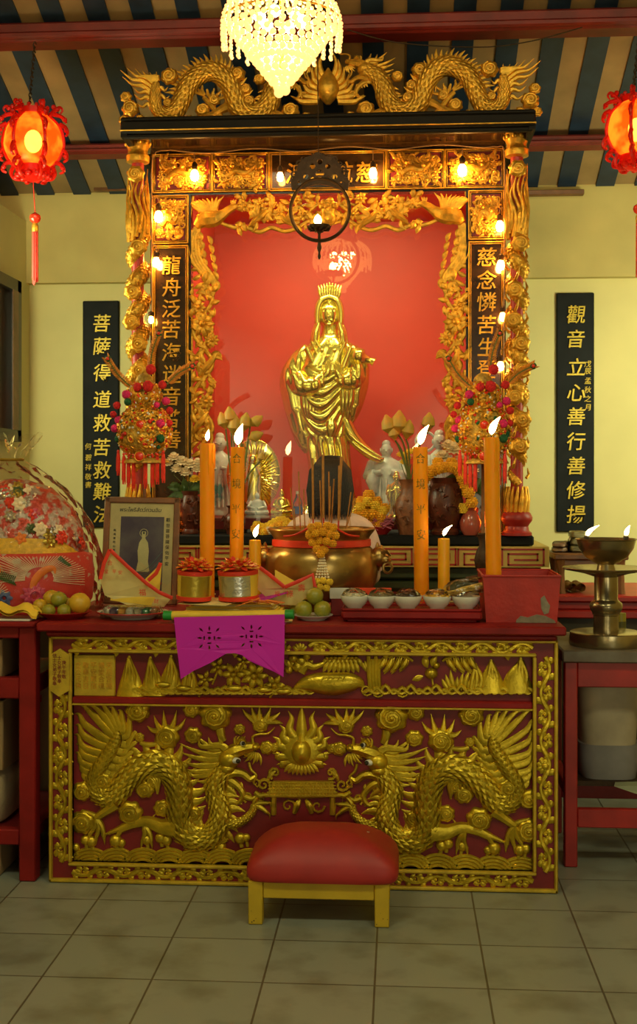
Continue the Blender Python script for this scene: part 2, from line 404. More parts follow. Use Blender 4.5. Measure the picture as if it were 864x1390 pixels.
# ------------------------------------------------------------------ the setting
def Q(X, Y, Z):
    q = V((X, Y + DC, Z - EH)); dep = -q.x * sin(TH) + q.y * cos(TH); rt = q.x * cos(TH) + q.y * sin(TH)
    return (CX + F * rt / dep, CY - F * q.z / dep)
def XX(x, Y): return P(x, 650, Y).x
def ZZ(y, Y, x=300): return P(x, y, Y).z
YW = 3.1
def tile_floor():
    m = bpy.data.materials.new('floor_tiles'); m.use_nodes = True; nt = m.node_tree; b = nt.nodes['Principled BSDF']; L = nt.links.new
    tc = nt.nodes.new('ShaderNodeTexCoord'); mp = nt.nodes.new('ShaderNodeMapping'); mp.inputs['Location'].default_value = (.075, .17, 0)
    br = nt.nodes.new('ShaderNodeTexBrick'); br.offset = 0; br.inputs['Scale'].default_value = 1
    br.inputs['Brick Width'].default_value = .34; br.inputs['Row Height'].default_value = .34; br.inputs['Mortar Size'].default_value = .0038; br.inputs['Mortar Smooth'].default_value = .3
    br.inputs['Color1'].default_value = (.27, .28, .225, 1); br.inputs['Color2'].default_value = (.31, .315, .25, 1); br.inputs['Mortar'].default_value = (.12, .095, .06, 1)
    L(tc.outputs['Object'], mp.inputs[0]); L(mp.outputs[0], br.inputs[0])
    n = nt.nodes.new('ShaderNodeTexNoise'); n.inputs['Scale'].default_value = 5; n.inputs['Detail'].default_value = 8; L(tc.outputs['Object'], n.inputs[0])
    r = nt.nodes.new('ShaderNodeValToRGB'); r.color_ramp.elements[0].color = (.62, .58, .5, 1); r.color_ramp.elements[0].position = .32; r.color_ramp.elements[1].position = .52; L(n.outputs['Fac'], r.inputs[0])
    mx = nt.nodes.new('ShaderNodeMixRGB'); mx.blend_type = 'MULTIPLY'; mx.inputs[0].default_value = .8; L(br.outputs[0], mx.inputs[1]); L(r.outputs[0], mx.inputs[2]); L(mx.outputs[0], b.inputs['Base Color'])
    b.inputs['Roughness'].default_value = .33
    bp = nt.nodes.new('ShaderNodeBump'); bp.inputs['Strength'].default_value = .3; bp.inputs['Distance'].default_value = -.004; L(br.outputs['Fac'], bp.inputs['Height']); L(bp.outputs[0], b.inputs['Normal'])
    return m
m = MB(); m.box((-4.2, -9, -.06), (4.2, YW + .15, 0)); st(m.build('floor', tile_floor(), smooth=0))
XL = P(40, 500, YW).x; ZLED = ZZ(386, YW, 100)
def ceil_z(y): return EH + 1.784 + .39 * (YW - y)
m = MB(); m.box((-4.2, YW, 0), (4.2, YW + .12, 4.2)); st(m.build('wall_back', WALL, smooth=0))
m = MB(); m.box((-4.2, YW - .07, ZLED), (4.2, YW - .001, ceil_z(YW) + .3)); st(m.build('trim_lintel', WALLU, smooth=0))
for a, b_, y in ((128, 172, 256), (700, 792, 262)):
    m = MB(); m.rbox((XX(a, YW - .1), YW - .12, ZZ(y + 4, YW - .1, a)), (XX(b_, YW - .1), YW - .068, ZZ(y - 3, YW - .1, a)), .004); st(m.build('trim_batten', BROWN))
zl = P(40, 304, YW).z
m = MB(); m.box((XL - .12, -9, 0), (XL, YW, zl)); st(m.build('wall_left', WALL, smooth=0))
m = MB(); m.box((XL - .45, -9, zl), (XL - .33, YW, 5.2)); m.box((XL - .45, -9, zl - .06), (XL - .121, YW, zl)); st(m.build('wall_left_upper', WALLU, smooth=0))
m = MB(); m.box((3.2, -9, 0), (3.32, YW, 5.2)); st(m.build('wall_right', WALL, smooth=0))
# pitched ceiling: cream boards between blue rafters
ang = math.atan(.39)
y0 = -.9
m = MB(); m.add([(-4, y0, ceil_z(y0)), (4, y0, ceil_z(y0)), (4, YW + .1, ceil_z(YW + .1)), (-4, YW + .1, ceil_z(YW + .1)), (-4, y0, ceil_z(y0) + .04), (4, y0, ceil_z(y0) + .04), (4, YW + .1, ceil_z(YW + .1) + .04), (-4, YW + .1, ceil_z(YW + .1) + .04)],
      [[0, 1, 2, 3], [4, 7, 6, 5], [0, 4, 5, 1], [1, 5, 6, 2], [2, 6, 7, 3], [3, 7, 4, 0]])
ce = st(m.build('ceiling', CREAM, smooth=0))
for i in range(-7, 20):
    x = -1.825 + .233 * i; m = MB()
    if x < -3.3 or x > 3: continue
    h = .012
    m.add([(x + dx, yy, ceil_z(yy) - dz) for yy in (y0, YW - .07) for dx, dz in ((0, -.002), (0, h), (.112, h), (.112, -.002))], [[0, 1, 5, 4], [1, 2, 6, 5], [2, 3, 7, 6], [3, 2, 1, 0], [4, 5, 6, 7]])
    m.build('rafter', BLUEW, ce, smooth=0)
for nm, ya, yt, yb in (('trim_beam_front', 1.55, 12, 55), ('trim_beam_rear', 2.48, 170, 209)):
    m = MB(); zb = ZZ(yb, ya, 100); zt = ceil_z(ya + .14) - .002
    m.rbox((-3.3, ya, zb), (3.2, ya + .14, zt), .012); m.rbox((-3.3, ya - .018, zb + (zt - zb) * .1), (3.2, ya + .01, zb + (zt - zb) * .48), .012); st(m.build(nm, BEAM))
# picture in a dark frame on the left wall
z1, z0 = P(22, 383, 2.75).z, P(22, 600, 2.75).z
t = thing('framed_picture', 'dark brown framed picture on the cream side wall above the gift basket', 'picture', (XL + .02, 2.2, z0))
m = MB()
for a, b_ in (((1.7, z0), (2.75, z0 + .07)), ((1.7, z1 - .07), (2.75, z1)), ((1.7, z0), (1.77, z1)), ((2.68, z0), (2.75, z1))): m.box((XL + .001, a[0], a[1]), (XL + .06, b_[0], b_[1]))
m.build('frame', mat('dark_brown_frame', (.05, .032, .018), .35), t, smooth=0)
m = MB(); m.box((XL + .06, 2.58, z0 + .07), (XL + .064, 2.68, z1 - .07)); m.build('inner_moulding', BROWN, t, smooth=0)
m = MB(); m.box((XL + .002, 1.77, z0 + .07), (XL + .02, 2.68, z1 - .07)); m.build('print', mat('dark_print', (.10, .03, .01), .3, 0, .5, 3, col2=(.02, .025, .01)), t, smooth=0)

# ------------------------------------------------------------------ front altar table
AX0, AX1 = XX(66, 0), XX(757, 0); AZ = .99
alt = thing('altar_table', 'long red altar table with gilded dragon relief front behind the red kneeling stool', 'altar', ((AX0 + AX1) / 2, 0, 0))
bx0, bx1 = XX(97, 0), XX(723, 0); zT1, zT0 = ZZ(858.5, 0, 100), ZZ(886, 0, 100); zR1, zR0 = ZZ(946, 0, 100), ZZ(956, 0, 100); zB1 = ZZ(1171, 0, 100)
m = MB(); m.box((AX0, .035, .004), (AX1, .74, AZ - .075)); m.build('cabinet_body', REDD, alt, smooth=0)
m = MB(); tx0, tx1 = XX(50, -.04), XX(768, -.04); zs = AZ - .033
m.rbox((tx0, -.05, zs), (tx1, .80, AZ), .006); m.rbox((tx0 + .03, -.028, zs - .022), (tx1 - .03, .78, zs + .001), .008); m.build('table_top', REDW, alt)
# borders: gold fillets round a red channel with scrolling vine
m = MB(); zt = zs - .022; fw = .013
for (xa, za, xb, zb) in ((AX0, 0.002, AX1, zB1), (AX0, zT0, AX1, zt), (AX0, zB1, bx0, zT0), (bx1, zB1, AX1, zT0)):
    m.box((xa, .012, za), (xb, .036, zb))
m.build('border_channel', REDD, alt, smooth=0)
m = MB()
m.rbox((AX0, -.004, 0.002), (AX0 + fw, .036, zt), .004); m.rbox((AX1 - fw, -.004, .002), (AX1, .036, zt), .004)
m.rbox((AX0, -.004, .002), (AX1, .036, .016), .004); m.rbox((AX0, -.004, zt - .012), (AX1, .036, zt), .004)
m.rbox((bx0 - fw, -.004, zB1), (bx0, .036, zT0), .004); m.rbox((bx1, -.004, zB1), (bx1 + fw, .036, zT0), .004)
m.rbox((bx0 - fw, -.004, zB1 - fw), (bx1 + fw, .036, zB1), .004); m.rbox((bx0 - fw, -.004, zT0), (bx1 + fw, .036, zT0 + fw), .004)
m.build('border_fillet', GOLDP, alt)
zc = (zT0 + fw + zt - .012) / 2; zc2 = (.016 + zB1 - fw) / 2; xl = (AX0 + bx0) / 2; xr = (AX1 + bx1) / 2
for nm, a, b_, u, am in (('border_vine', (bx0, zc), (-.035 + (bx0 + bx1) / 2, zc), 11, 7.5), ('border_vine', (bx1, zc), (.035 + (bx0 + bx1) / 2, zc), 11, 7.5),
                      ('border_vine', (bx0, zc2), ((bx0 + bx1) / 2, zc2), 11, 6), ('border_vine', (bx1, zc2), ((bx0 + bx1) / 2, zc2), 11, 6),
                      ('border_vine', (xl, zB1), (xl, zR0 + .035), 7, 7.5), ('border_vine', (xr, zB1), (xr, zT0), 9, 7.5)):
    m = MB(); r = R(m, .010); p0 = Q(a[0], .010, a[1]); p1 = Q(b_[0], .010, b_[1]); r.vine(*p0, *p1, am, u, 3.0); m.build(nm, GOLD, alt)
m = MB(); r = R(m, .014); q = Q((bx0 + bx1) / 2, .014, zc); 
for a in (-.9, -.45, 0, .45, .9): r.leaf(q[0], q[1] + 8, -pi / 2 + a, 15, 4, 0)
m.build('border_rosette', GOLD, alt)
for (x, z, h) in ((xl, (zB1 + zR0) * .62, 1), (xr, (zB1 + zR0) * .62, 1)):
    m = MB(); r = R(m, .012); q = Q(x, .012, z)
    for a in range(8): r.leaf(q[0] - 2, q[1], a * pi / 4 + .4, 11, 3.6, 0, .004)
    r.dome(q[0], q[1], 5, 5, 3, .004); m.build('border_rosette', GOLD, alt)
m = MB(); a, b_ = ZZ(880, 0, 80), ZZ(945, 0, 80); c = .012
m.prism([(AX0 + .006, b_ + c * 2), (xl - .002, b_), (bx0 - .006, b_ + c * 2), (bx0 - .006, a - c * 2), (xl + .002, a), (AX0 + .006, a - c * 2)], -.010, .0)
pl = m.build('donor_plaque', GOLDP, alt, smooth=0)
m = MB()
for j in range(3): m.text('\n'.join('信士女弟子敬奉'[j:] if j < 2 else '庚午年敬'), (xl - .018 + .018 * j, -.0105, (a + b_) / 2 + .012), .0175, .001)
m.build('lettering', REDD, pl, smooth=0)
# middle rail
m = MB(); m.rbox((bx0, .004, zR0), (bx1, .036, zR1), .006); m.build('middle_rail', REDW, alt)
m = MB(); m.rbox((bx0, .0, zR0 - .004), (bx1, .036, zR0 + .003), .002); m.build('rail_fillet', GOLDP, alt)

def dragon_head(r, q, k, eyes=None):
    T = lambda pts: [(*q(x, y), w * k) for x, y, w in pts]
    H = lambda pts, w, **a: r.horn([q(x, y) for x, y in pts], w * k, **a)
    r.dome(*q(311, 1030), 15 * k, 14 * k, 15 * k); r.dome(*q(309, 1042), 12 * k, 9 * k, 13 * k)
    r.t(T([(304, 1026, 8), (318, 1020, 11), (331, 1016, 9), (342, 1014, 7), (350, 1013, 4)]), 1.1); r.dome(*q(347, 1013), 6 * k, 5.5 * k, 10 * k)
    r.t(T([(314, 1024, 3), (321, 1020, 4.5), (329, 1021, 4), (334, 1026, 2)]), 2.2); r.t(T([(322, 1009, 3), (328, 1003, 4), (333, 1010, 3)]), 1.8)
    r.t(T([(298, 1044, 5), (306, 1051, 7), (318, 1048, 7), (330, 1050, 5.5), (340, 1057, 5), (347, 1053, 3)]), 1.2)
    r.t(T([(303, 1056, 4), (314, 1060, 6), (324, 1068, 5), (330, 1080, 4.5), (322, 1090, 3), (312, 1086, 1)]), 1); r.t(T([(330, 1080, 4), (342, 1084, 3.5), (350, 1078, 1)]), 1)
    r.spiral(*q(337, 1082), 8 * k, 1.1, 2, .25)
    for i in range(5): r.leaf(*q(309 + i * 4.5, 1058 + i * .8), pi / 2 + .3 - i * .12, 12 * k, 2.4 * k, .1, .004)
    for i in range(6): r.leaf(*q(341 + i * 1.8, 1019 + i * .4), pi / 2 + .6 - i * .22, (14 + (i % 2) * 4) * k, 2 * k, .2, .006)
    for i in range(4): H([(319 + i * 4, 1010 - i), (318 + i * 4, 1003), (321 + i * 4, 999)], 2.5)
    for tip, y0, w in (((244, 1009), 1022, 4.5), ((246, 1021), 1028, 5), ((248, 1034), 1036, 5), ((254, 1044), 1043, 5), ((259, 1051), 1048, 4.5), ((266, 1060), 1054, 4.5), ((262, 996), 1014, 4.5), ((277, 1068), 1058, 4)):
        H([(306, y0), (288, y0 + 3), (266 if tip[0] < 262 else 278, (y0 + tip[1]) / 2 + 4), tip], w, lift=.004, belly=.5)
    for tip in ((270, 1003), (283, 1000), (296, 998)): H([(310, 1020), (300, 1012), (tip[0] + 4, tip[1] + 10), tip], 5, lift=.008, belly=.4)
    r.t(T([(344, 1010, 2.2), (343, 1000, 2), (352, 996, 1.8), (364, 995, 1.6), (373, 987, .6)]), 1, .006)
    r.t(T([(338, 1034, 2), (341, 1044, 2), (348, 1052, 1.8), (345, 1062, 1.4), (350, 1068, .5)]), 1, .008)
    if eyes:
        for mbs, spec in zip(eyes, (((321.5, 1030, 6.5, 4.2, 10), (325, 1029.5, 3, 3, 15.2)), ((330, 1008, 3.4, 3.4, 6), (331, 1007, 2.6, 2.6, 9)))):
            for em, (x, y, rx, ry, l) in zip(mbs, spec): e = R(em, r.Y, None); e.xc = r.xc; e.dome(*q(x, y), rx * k, ry * k, 5 * k, l * k * r.k)
def spikes(r, path, side, h, every=3, w=.3, lift=0, lean=.5):
    c = cr(path, 5)
    for i in range(2, len(c) - 2, every):
        dx, dy = c[i + 1][0] - c[i - 1][0], c[i + 1][1] - c[i - 1][1]; l = hypot(dx, dy) or 1; nx, ny = side * dy / l, -side * dx / l
        b = c[i][2]; x, y = c[i][0] + nx * b * .8, c[i][1] + ny * b * .8; hh = h * (.75 + .5 * ((i * 7) % 5) / 5)
        r.horn([(x, y), (x + nx * hh * .5 - dx / l * hh * lean * .2, y + ny * hh * .5 - dy / l * hh * lean * .2), (x + nx * hh - dx / l * hh * lean, y + ny * hh - dy / l * hh * lean)], hh * w, .4, lift, 6, 2)
def claw(r, x, y, a, L, w, n=4, spread=.4):
    for i in range(n):
        b = a + spread * (i - (n - 1) / 2)
        pts = [(x + L * u * cos(b) + L * .16 * sin(u * 3) * sin(b), y + L * u * sin(b) + (L * .15 * u * u), w * (1 - .5 * u) * (1.25 if int(u * 9) % 2 else 1)) for u in (0, .22, .44, .66, .85)]
        r.t(pts, .9, .004); e = pts[-1]
        r.horn([(e[0], e[1]), (e[0] + L * .18 * cos(b), e[1] + L * .2 * sin(b) + 1), (e[0] + L * .2 * cos(b), e[1] + L * .42)], w * .6, .7, .004)
YP = .034
BODY = [(159, 993, 6), (156, 1007, 9), (147, 1024, 11), (135, 1042, 11), (127, 1058, 11), (130, 1074, 12), (143, 1083, 13.5), (157, 1078, 16), (170, 1060, 17), (189, 1042, 18), (213, 1035, 19), (233, 1045, 19), (243, 1067, 19), (245, 1095, 19), (246, 1119, 18.5), (258, 1134, 18), (277, 1137, 17), (292, 1127, 17), (299, 1108, 16), (296, 1088, 15), (292, 1071, 15), (299, 1053, 15), (311, 1038, 13)]
for xc in (None, 411):
    mb = MB(); r = R(mb, YP, xc); ey = [(MB(), MB()), (MB(), MB())]
    fr = r.t(BODY, .62, 0, 12, 6); mb.scales(fr, .62, .1, .9, 6, 1.0)
    spikes(r, BODY[6:17], 1, 20, 2, .34, 0, .35); spikes(r, BODY[16:22], -1, 18, 2, .34, 0, .35)
    for tip, st_, md in (((105, 957), (156, 1000), (126, 968)), ((101, 969), (153, 1008), (116, 982)), ((102, 984), (149, 1014), (114, 997)), ((101, 997), (146, 1022), (113, 1012)), ((103, 1010), (140, 1030), (114, 1023)), ((102, 1022), (136, 1040), (112, 1034)), ((105, 1034), (131, 1048), (114, 1044)), ((110, 1046), (127, 1056), (116, 1053)),
                       ((118, 958), (158, 996), (140, 968)), ((134, 957), (160, 992), (149, 968)), ((148, 960), (162, 990), (158, 972)), ((160, 964), (164, 994), (167, 978)), ((172, 972), (166, 1000), (176, 988)), ((184, 993), (165, 1010), (177, 1004)), ((186, 1009), (160, 1020), (174, 1015)), ((182, 1022), (154, 1030), (170, 1027)), ((176, 1034), (148, 1040), (163, 1038)), ((168, 1046), (142, 1048), (156, 1047)), ((162, 1056), (138, 1056), (150, 1057))):
        r.horn([st_, ((st_[0] * .55 + md[0] * .45) + 2, (st_[1] * .55 + md[1] * .45) + 4), (md[0] - 1, md[1] + 1), (tip[0] * .7 + md[0] * .3 + 2, tip[1] * .7 + md[1] * .3 - 3), tip], 6.2, .6, 0, 7, 4, .06, .3)
    # legs
    r.t([(240, 1122, 15), (220, 1122, 11), (200, 1115, 8), (180, 1118, 7), (162, 1126, 5.5)], .8, .003); claw(r, 196, 1120, pi / 2 - .05, 24, 4, 2, .6); claw(r, 165, 1124, 2.6, 22, 3.6, 2, .6)
    r.horn([(216, 1118), (208, 1110), (212, 1104)], 3)
    r.t([(158, 1090, 10), (146, 1099, 7), (136, 1106, 6), (130, 1110, 5)], .9, .003); claw(r, 131, 1110, pi / 2 + .1, 27, 4.2, 3, .42); claw(r, 130, 1107, pi + .5, 20, 3.6, 1)
    f2 = r.t([(300, 1116, 8), (318, 1117, 7), (332, 1112, 6), (342, 1102, 5.5), (345, 1092, 5)], .9, .003); mb.scales(f2, .9, .1, .9, 5); claw(r, 345, 1091, -.2, 22, 3.6, 3, .7)
    dragon_head(r, lambda x, y: (x, y), 1.0, ey)
    d = mb.build('carved_dragon', GOLD, alt); [(e[0].build('eye', WHITE, d), e[1].build('pupil', INK, d)) for e in ey]
    for x, y, q, dd, a in ((112, 1074, 14, 1, 0), (139, 1060, 13.5, -1, 2), (113, 1116, 17, 1, 3), (177, 1103, 17, 1, 1), (220, 1097, 12, -1, 0), (197, 1071, 13, 1, 2), (209, 1062, 9, -1, 1), (187, 964, 17, 1, 0), (227, 1000, 17, 1, 2), (189, 1001, 7, -1, 0), (292, 970, 22, 1, 4), (260, 963, 12, -1, 0), (262, 998, 12, 1, 1), (262, 1104, 11, -1, 2), (262, 1137, 18, 1, 0), (353, 984, 11, 1, 1), (325, 990, 8, -1, 0), (362, 1015, 10, 1, 3), (302, 1137, 9, 1, 0), (372, 1015, 7, -1, 0)):
        mb = MB(); r = R(mb, YP, xc); r.cloud(x, y, q, .62, dd, a)
        if (x, y) == (227, 1000):
            for tx, ty, ph in ((200, 985, 0), (209, 971, 1), (222, 964, 0), (240, 964, 2), (252, 975, 0)): r.horn([(226 + (tx - 226) * .3, 992), (226 + (tx - 226) * .7, (ty + 992) / 2 + 3), (tx, ty)], 4.5, .8, .004, belly=.3)
        if (x, y) == (353, 984):
            for tx, ty in ((329, 962), (341, 958), (352, 957), (368, 959), (380, 967), (384, 982)): r.horn([(353 + (tx - 353) * .3, 980), (353 + (tx - 353) * .75, (ty + 980) / 2 - 1), (tx, ty)], 4, .8, .004, belly=.3)
        if (x, y) == (189, 1001): r.t([(190, 1008, 3), (200, 1011, 4), (212, 1010, 3)], .8)
        if (x, y) == (292, 970): r.t([(298, 988, 7), (300, 998, 6), (304, 1006, 4)], .8)
        if (x, y) == (209, 1062):
            for i in range(4): r.t([(196 + i * 5, 1066, 2), (198 + i * 5, 1054, 2.6), (208 + i * 3, 1058, 2.6), (214, 1074 + i, 1.6)], 1, .008)
        mb.build('carved_cloud', GOLD, alt)
# flaming pearl over a tiled roof
mb = MB(); r = R(mb, YP)
r.dome(409, 1020, 27, 26, 5); r.dome(409, 1020, 14, 18, 15); r.t([(409, 1012, 10), (409, 1000, 5), (409, 990, 1.5)], 1.2)
for sx in (-1, 1):
    for tx, ty, bx, by in ((0, 958, 0, 1000), (18, 965, 8, 1003), (30, 984, 13, 1010), (39, 1000, 15, 1018), (40, 1022, 16, 1028), (34, 1038, 14, 1034)):
        if tx == 0 and sx < 0: continue
        r.horn([(409 + sx * bx, by), (409 + sx * (bx * .55 + tx * .45 + (4 if tx else 0)), by * .6 + ty * .4 + 2), (409 + sx * (tx * .85 - (2 if tx else 0)), by * .28 + ty * .72), (409 + sx * tx, ty)], 6.5 if tx else 8, .5, 0, 8, 4, .05, .2)
for i in range(9): r.leaf(409 + (i - 4) * 3, 1036, pi / 2 + (4 - i) * .2, 16, 3.4, 0, .008)
mb.build('flaming_pearl', GOLD, alt)
mb = MB(); r = R(mb, YP)
r.poly([(360, 1080), (368, 1070), (370, 1059), (452, 1059), (454, 1070), (462, 1080)], 7)
for i in range(21): r.t([(367 + i * 4.2, 1059, 1.5), (367 + (i - 10) * .06 + i * 4.2, 1078, 1.7)], 1, .018, 6, 1)
for i in range(5): r.t([(366 - i, 1060 + i * 4.5, .8), (455 + i, 1060 + i * 4.5, .8)], 1, .02, 5, 1)
r.t([(346, 1074, 3), (354, 1079, 4), (365, 1078, 3), (411, 1080, 3), (457, 1078, 3), (468, 1079, 4), (476, 1074, 3)], .9, .012)
for sx in (-1, 1):
    r.spiral(411 + sx * 53, 1065, 9, 1.3, 0, .28, .006, sx); r.spiral(411 + sx * 64, 1062, 6, 1.2, 1, .3, .006, sx); r.spiral(411 + sx * 38, 1049, 9, 1.2, 2, .26, .004, -sx); r.t([(411 + sx * 48, 1060, 2), (411 + sx * 44, 1052, 4), (411 + sx * 37, 1046, 2)], .8)
    r.t([(411 + sx * 40, 1080, 4), (411 + sx * 40, 1106, 4)], .6, 0, 6, 1); r.spiral(411 + sx * 62, 1092, 9, 1.2, 0, .22, .003, sx); r.spiral(411 + sx * 20, 1094, 10, 1.1, 0, .2, .003, sx); r.t([(411 + sx * 4, 1085, 2), (411 + sx * 8, 1092, 5), (411 + sx * 12, 1104, 3)], .9)
mb.build('carved_pavilion_roof', GOLD, alt)
# waves
for xc in (None, 411):
    mb = MB(); r = R(mb, YP, xc)
    for i in range(9):
        x = 118 + i * 36
        for q in range(4): r.t([(x + 4 + (26 - q * 4.6) * cos(a) , 1173 - (21 - q * 4.6) * sin(a), 2.4) for a in (pi * .95, pi * .85, pi * .7, pi * .5, pi * .3, pi * .12, 0)], .8, .002 * i + .001 * q, 6, 3)
    mb.build('carved_waves', GOLD, alt)
    for x, y, q in ((103, 1150, 6), (116, 1140, 7), (124, 1142, 8), (157, 1141, 9), (165, 1144, 6), (199, 1140, 7), (218, 1137, 8), (226, 1140, 8), (300, 1150, 7), (326, 1138, 8), (334, 1137, 6), (352, 1148, 7)):
        mb = MB(); r = R(mb, YP, xc); r.dome(x, y, q, q, q * .8); r.t([(x, y, q * .5), (x + 2, y + 12, q * .35)], .8); r.spiral(x, y, q * .7, 1, 0, .2, q * .5 * r.k); mb.build('carved_foam', GOLD, alt)
# upper panel reliefs
a, b_ = ZZ(888, YP, 100), ZZ(944, YP, 100)
m = MB(); m.rbox((XX(101, YP), YP - .012, b_), (XX(157, YP), YP + .002, a), .003); pl = m.build('inscribed_plaque', GOLDP, alt)
m = MB()
for j in range(5): m.text('\n'.join('天后宮福德堂合境平安眾信敬奉吉日立公元佛光普照'[j * 4:j * 4 + 4]), (XX(149 - j * 10.5, YP), YP - .0125, (a + b_) / 2), .026, .0012)
m.build('lettering', GOLDX, pl, smooth=0)
def mountain(x0, xt, yt, x1, yb):
    mb = MB(); r = R(mb, YP)
    r.t([(xt, yt, 1.5), (xt + .5, yt + (yb - yt) * .2, (x1 - x0) * .17), ((x0 + x1) / 2, yt + (yb - yt) * .6, (x1 - x0) * .42), ((x0 + x1) / 2, yb, (x1 - x0) * .60)], .3, 0, 12, 5)
    for i in range(3): r.t([(xt + (i - 1) * .5, yt + 3, 2), (xt + (i - 1) * 6 + 2, (yt + yb) / 2, 3), (x0 + (x1 - x0) * (i + .8) / 4, yb - 2, 3)], .8, .006, 6, 4)
    mb.build('carved_mountain', GOLD, alt)
for a in ((160, 175, 890, 194, 946), (192, 204, 891, 222, 944), (216, 232, 889, 246, 940), (634, 645, 900, 656, 940), (648, 666, 895, 684, 940), (682, 706, 892, 722, 940), (244, 256, 900, 270, 942)): mountain(*a)
mb = MB(); r = R(mb, YP)
for i in range(26):
    x = 165 + i * 9.3
    r.t([(x, 942, 2), (x + 10, 936 - (i % 3) * 2, 3), (x + 22, 941, 2.6), (x + 30, 938, 1)], .9, .008, 6, 3)
for x, y in ((222, 929), (250, 934), (318, 934), (360, 936), (385, 938)): r.dome(x, y, 12, 5, 6, .006)
mb.build('carved_waves', GOLD, alt)
mb = MB(); r = R(mb, YP)
for i in range(20):
    x = 492 + i * 11.4
    r.t([(x, 941, 2), (x + 8, 936 - (i % 3) * 3, 3), (x + 18, 941, 2.6), (x + 26, 937, 1)], .9, .008, 6, 3)
for x, y in ((497, 936), (512, 938), (545, 938)): r.spiral(x, y, 9, 1.4, 0, .2, .006)
mb.build('carved_waves', GOLD, alt)
for x, y, q, n in ((345, 917, 17, 7), (317, 915, 15, 6), (296, 905, 12, 5), (372, 930, 13, 6), (330, 898, 10, 5), (278, 922, 11, 5)):
    mb = MB(); r = R(mb, YP); r.flower(x, y, q, n, .004); r.t([(x, y + 4, 1.5), (x - 4, y + 14, 1.8), (x - 8, y + 24, 1.5)], 1); mb.build('carved_flower', GOLD, alt)
mb = MB(); r = R(mb, YP)
for i in range(6): r.leaf(395 + i * 4, 908 - abs(i - 3), -pi / 2 + (i - 2.5) * .3, 14, 4, 0, .004)
for x, y, q in ((398, 893, 7), (409, 897, 8), (416, 890, 6), (404, 905, 8), (392, 909, 6)): r.dome(x, y, q, q, q)
r.t([(408, 912, 7), (416, 902, 6), (426, 905, 5), (440, 900, 3)], .9, .004)
mb.build('carved_figure', GOLD, alt)
mb = MB(); r = R(mb, YP)
r.t([(399, 936, 3), (412, 929, 9), (430, 927, 14), (452, 928, 16), (472, 926, 14), (486, 927, 9), (493, 932, 3)], .7, .004, 12, 5)
for j in range(4): r.t([(438 + j * 3, 918 + j * 4, .7), (464 + j * 3 - 8 * (j > 2), 918 + j * 4, .7)], 1, .03, 5, 1)
for j in range(5): r.t([(440 + j * 7, 917, .7), (433 + j * 7, 930, .7)], 1, .03, 5, 1)
mb.build('carved_fish', GOLD, alt)
mb = MB(); r = R(mb, YP)
for j in range(2):
    for i in range(9 - j): r.leaf(444 + i * 5 + j * 2, 892 + j * 6, pi / 2 + (4 - i) * .13, 16, 3.4, 0, .006 * j)
for i in range(8): r.dome(444 + i * 5.6, 892, 3.4, 3, 5, .01)
mb.build('carved_lotus_basket', GOLD, alt)
mb = MB(); r = R(mb, YP)
for i in range(4): r.t([(500 + i * 5, 890 + i % 2 * 4, 3.2), (501 + i * 4, 915, 3.8), (503 + i * 4, 940, 3)], .9, .004)
for i in range(3): r.leaf(498, 912, -pi / 2 - .5 + i * .3, 16, 3, 0, .004)
mb.build('carved_rock', GOLD, alt)
def willow(x, y, fr):
    mb = MB(); r = R(mb, YP)
    r.t([(x, y, 2), (x - 10 * fr, y - 6, 2.4), (x - 26 * fr, y - 8, 2), (x - 40 * fr, y - 2, 1)], 1, .008)
    for i in range(4):
        bx = x - fr * (8 + i * 10); L = 26 - abs(i - 1.5) * 3
        for e in (-1, 0, 1): r.leaf(bx + e * 3, y - 6 + abs(e), pi / 2 + fr * .25 + e * .18, L, 3.6, fr * .2, .006 + .004 * (e == 0), .6)
    mb.build('carved_hanging_leaves', GOLD, alt)
willow(560, 897, 1); willow(600, 897, -1)
mb = MB(); r = R(mb, YP)
r.dome(585, 914, 9, 8, 9); r.dome(592, 903, 5, 5, 7); r.leaf(580, 906, -2, 18, 5, .2, .006); r.leaf(586, 904, -1.4, 16, 4.5, .2, .008); r.leaf(574, 918, 2.8, 16, 4, 0); r.t([(586, 920, 1.5), (588, 936, 1.5)]); 
mb.build('carved_crane', GOLD, alt)
mb = MB(); r = R(mb, YP)
for i in range(9): r.leaf(610 + i * 4, 938, -pi / 2 - .7 + i * .16, 20 + (i % 3) * 5, 3.2, .1, .003)
mb.build('carved_reeds', GOLD, alt)

# ------------------------------------------------------------------ stepped platform and shrine
PZ = ZZ(727, 1.35, 600); PX0, PX1 = XX(146, 1.35), XX(745, 1.35)
pf = thing('shrine_platform', 'stepped shrine platform with red and yellow key pattern band behind the altar', 'platform', ((PX0 + PX1) / 2, 2, 0))
zb = lambda y: ZZ(y, 1.35, 640)
m = MB(); m.box((PX0 + .05, 1.47, .003), (PX1 - .05, 2.95, zb(790))); m.build('plinth', GREENM, pf, smooth=0)
m = MB(); m.rbox((PX0 + .07, 1.37, zb(741)), (PX1 - .07, 2.95, PZ), .008); m.build('top_slab', BLACKB, pf)
m = MB(); m.box((PX0, 1.35, zb(770)), (PX1, 2.95, zb(742))); m.build('key_band', mat('key_band_yellow', (.60, .42, .09), .5, 0, .15, 12), pf, smooth=0)
m = MB(); w = .0042
def gline(pts):
    for a, b_ in zip(pts, pts[1:]):
        x0, x1 = sorted((a[0], b_[0])); z0, z1 = sorted((a[1], b_[1])); m.box((x0 - w, 1.346, z0 - w), (x1 + w, 1.351, z1 + w))
u = .21; nx = int((PX1 - PX0 - .03) / u); hz = zb(745.5) - zb(766.5); zz0 = zb(766.5); x0 = PX1 - .02 - nx * u
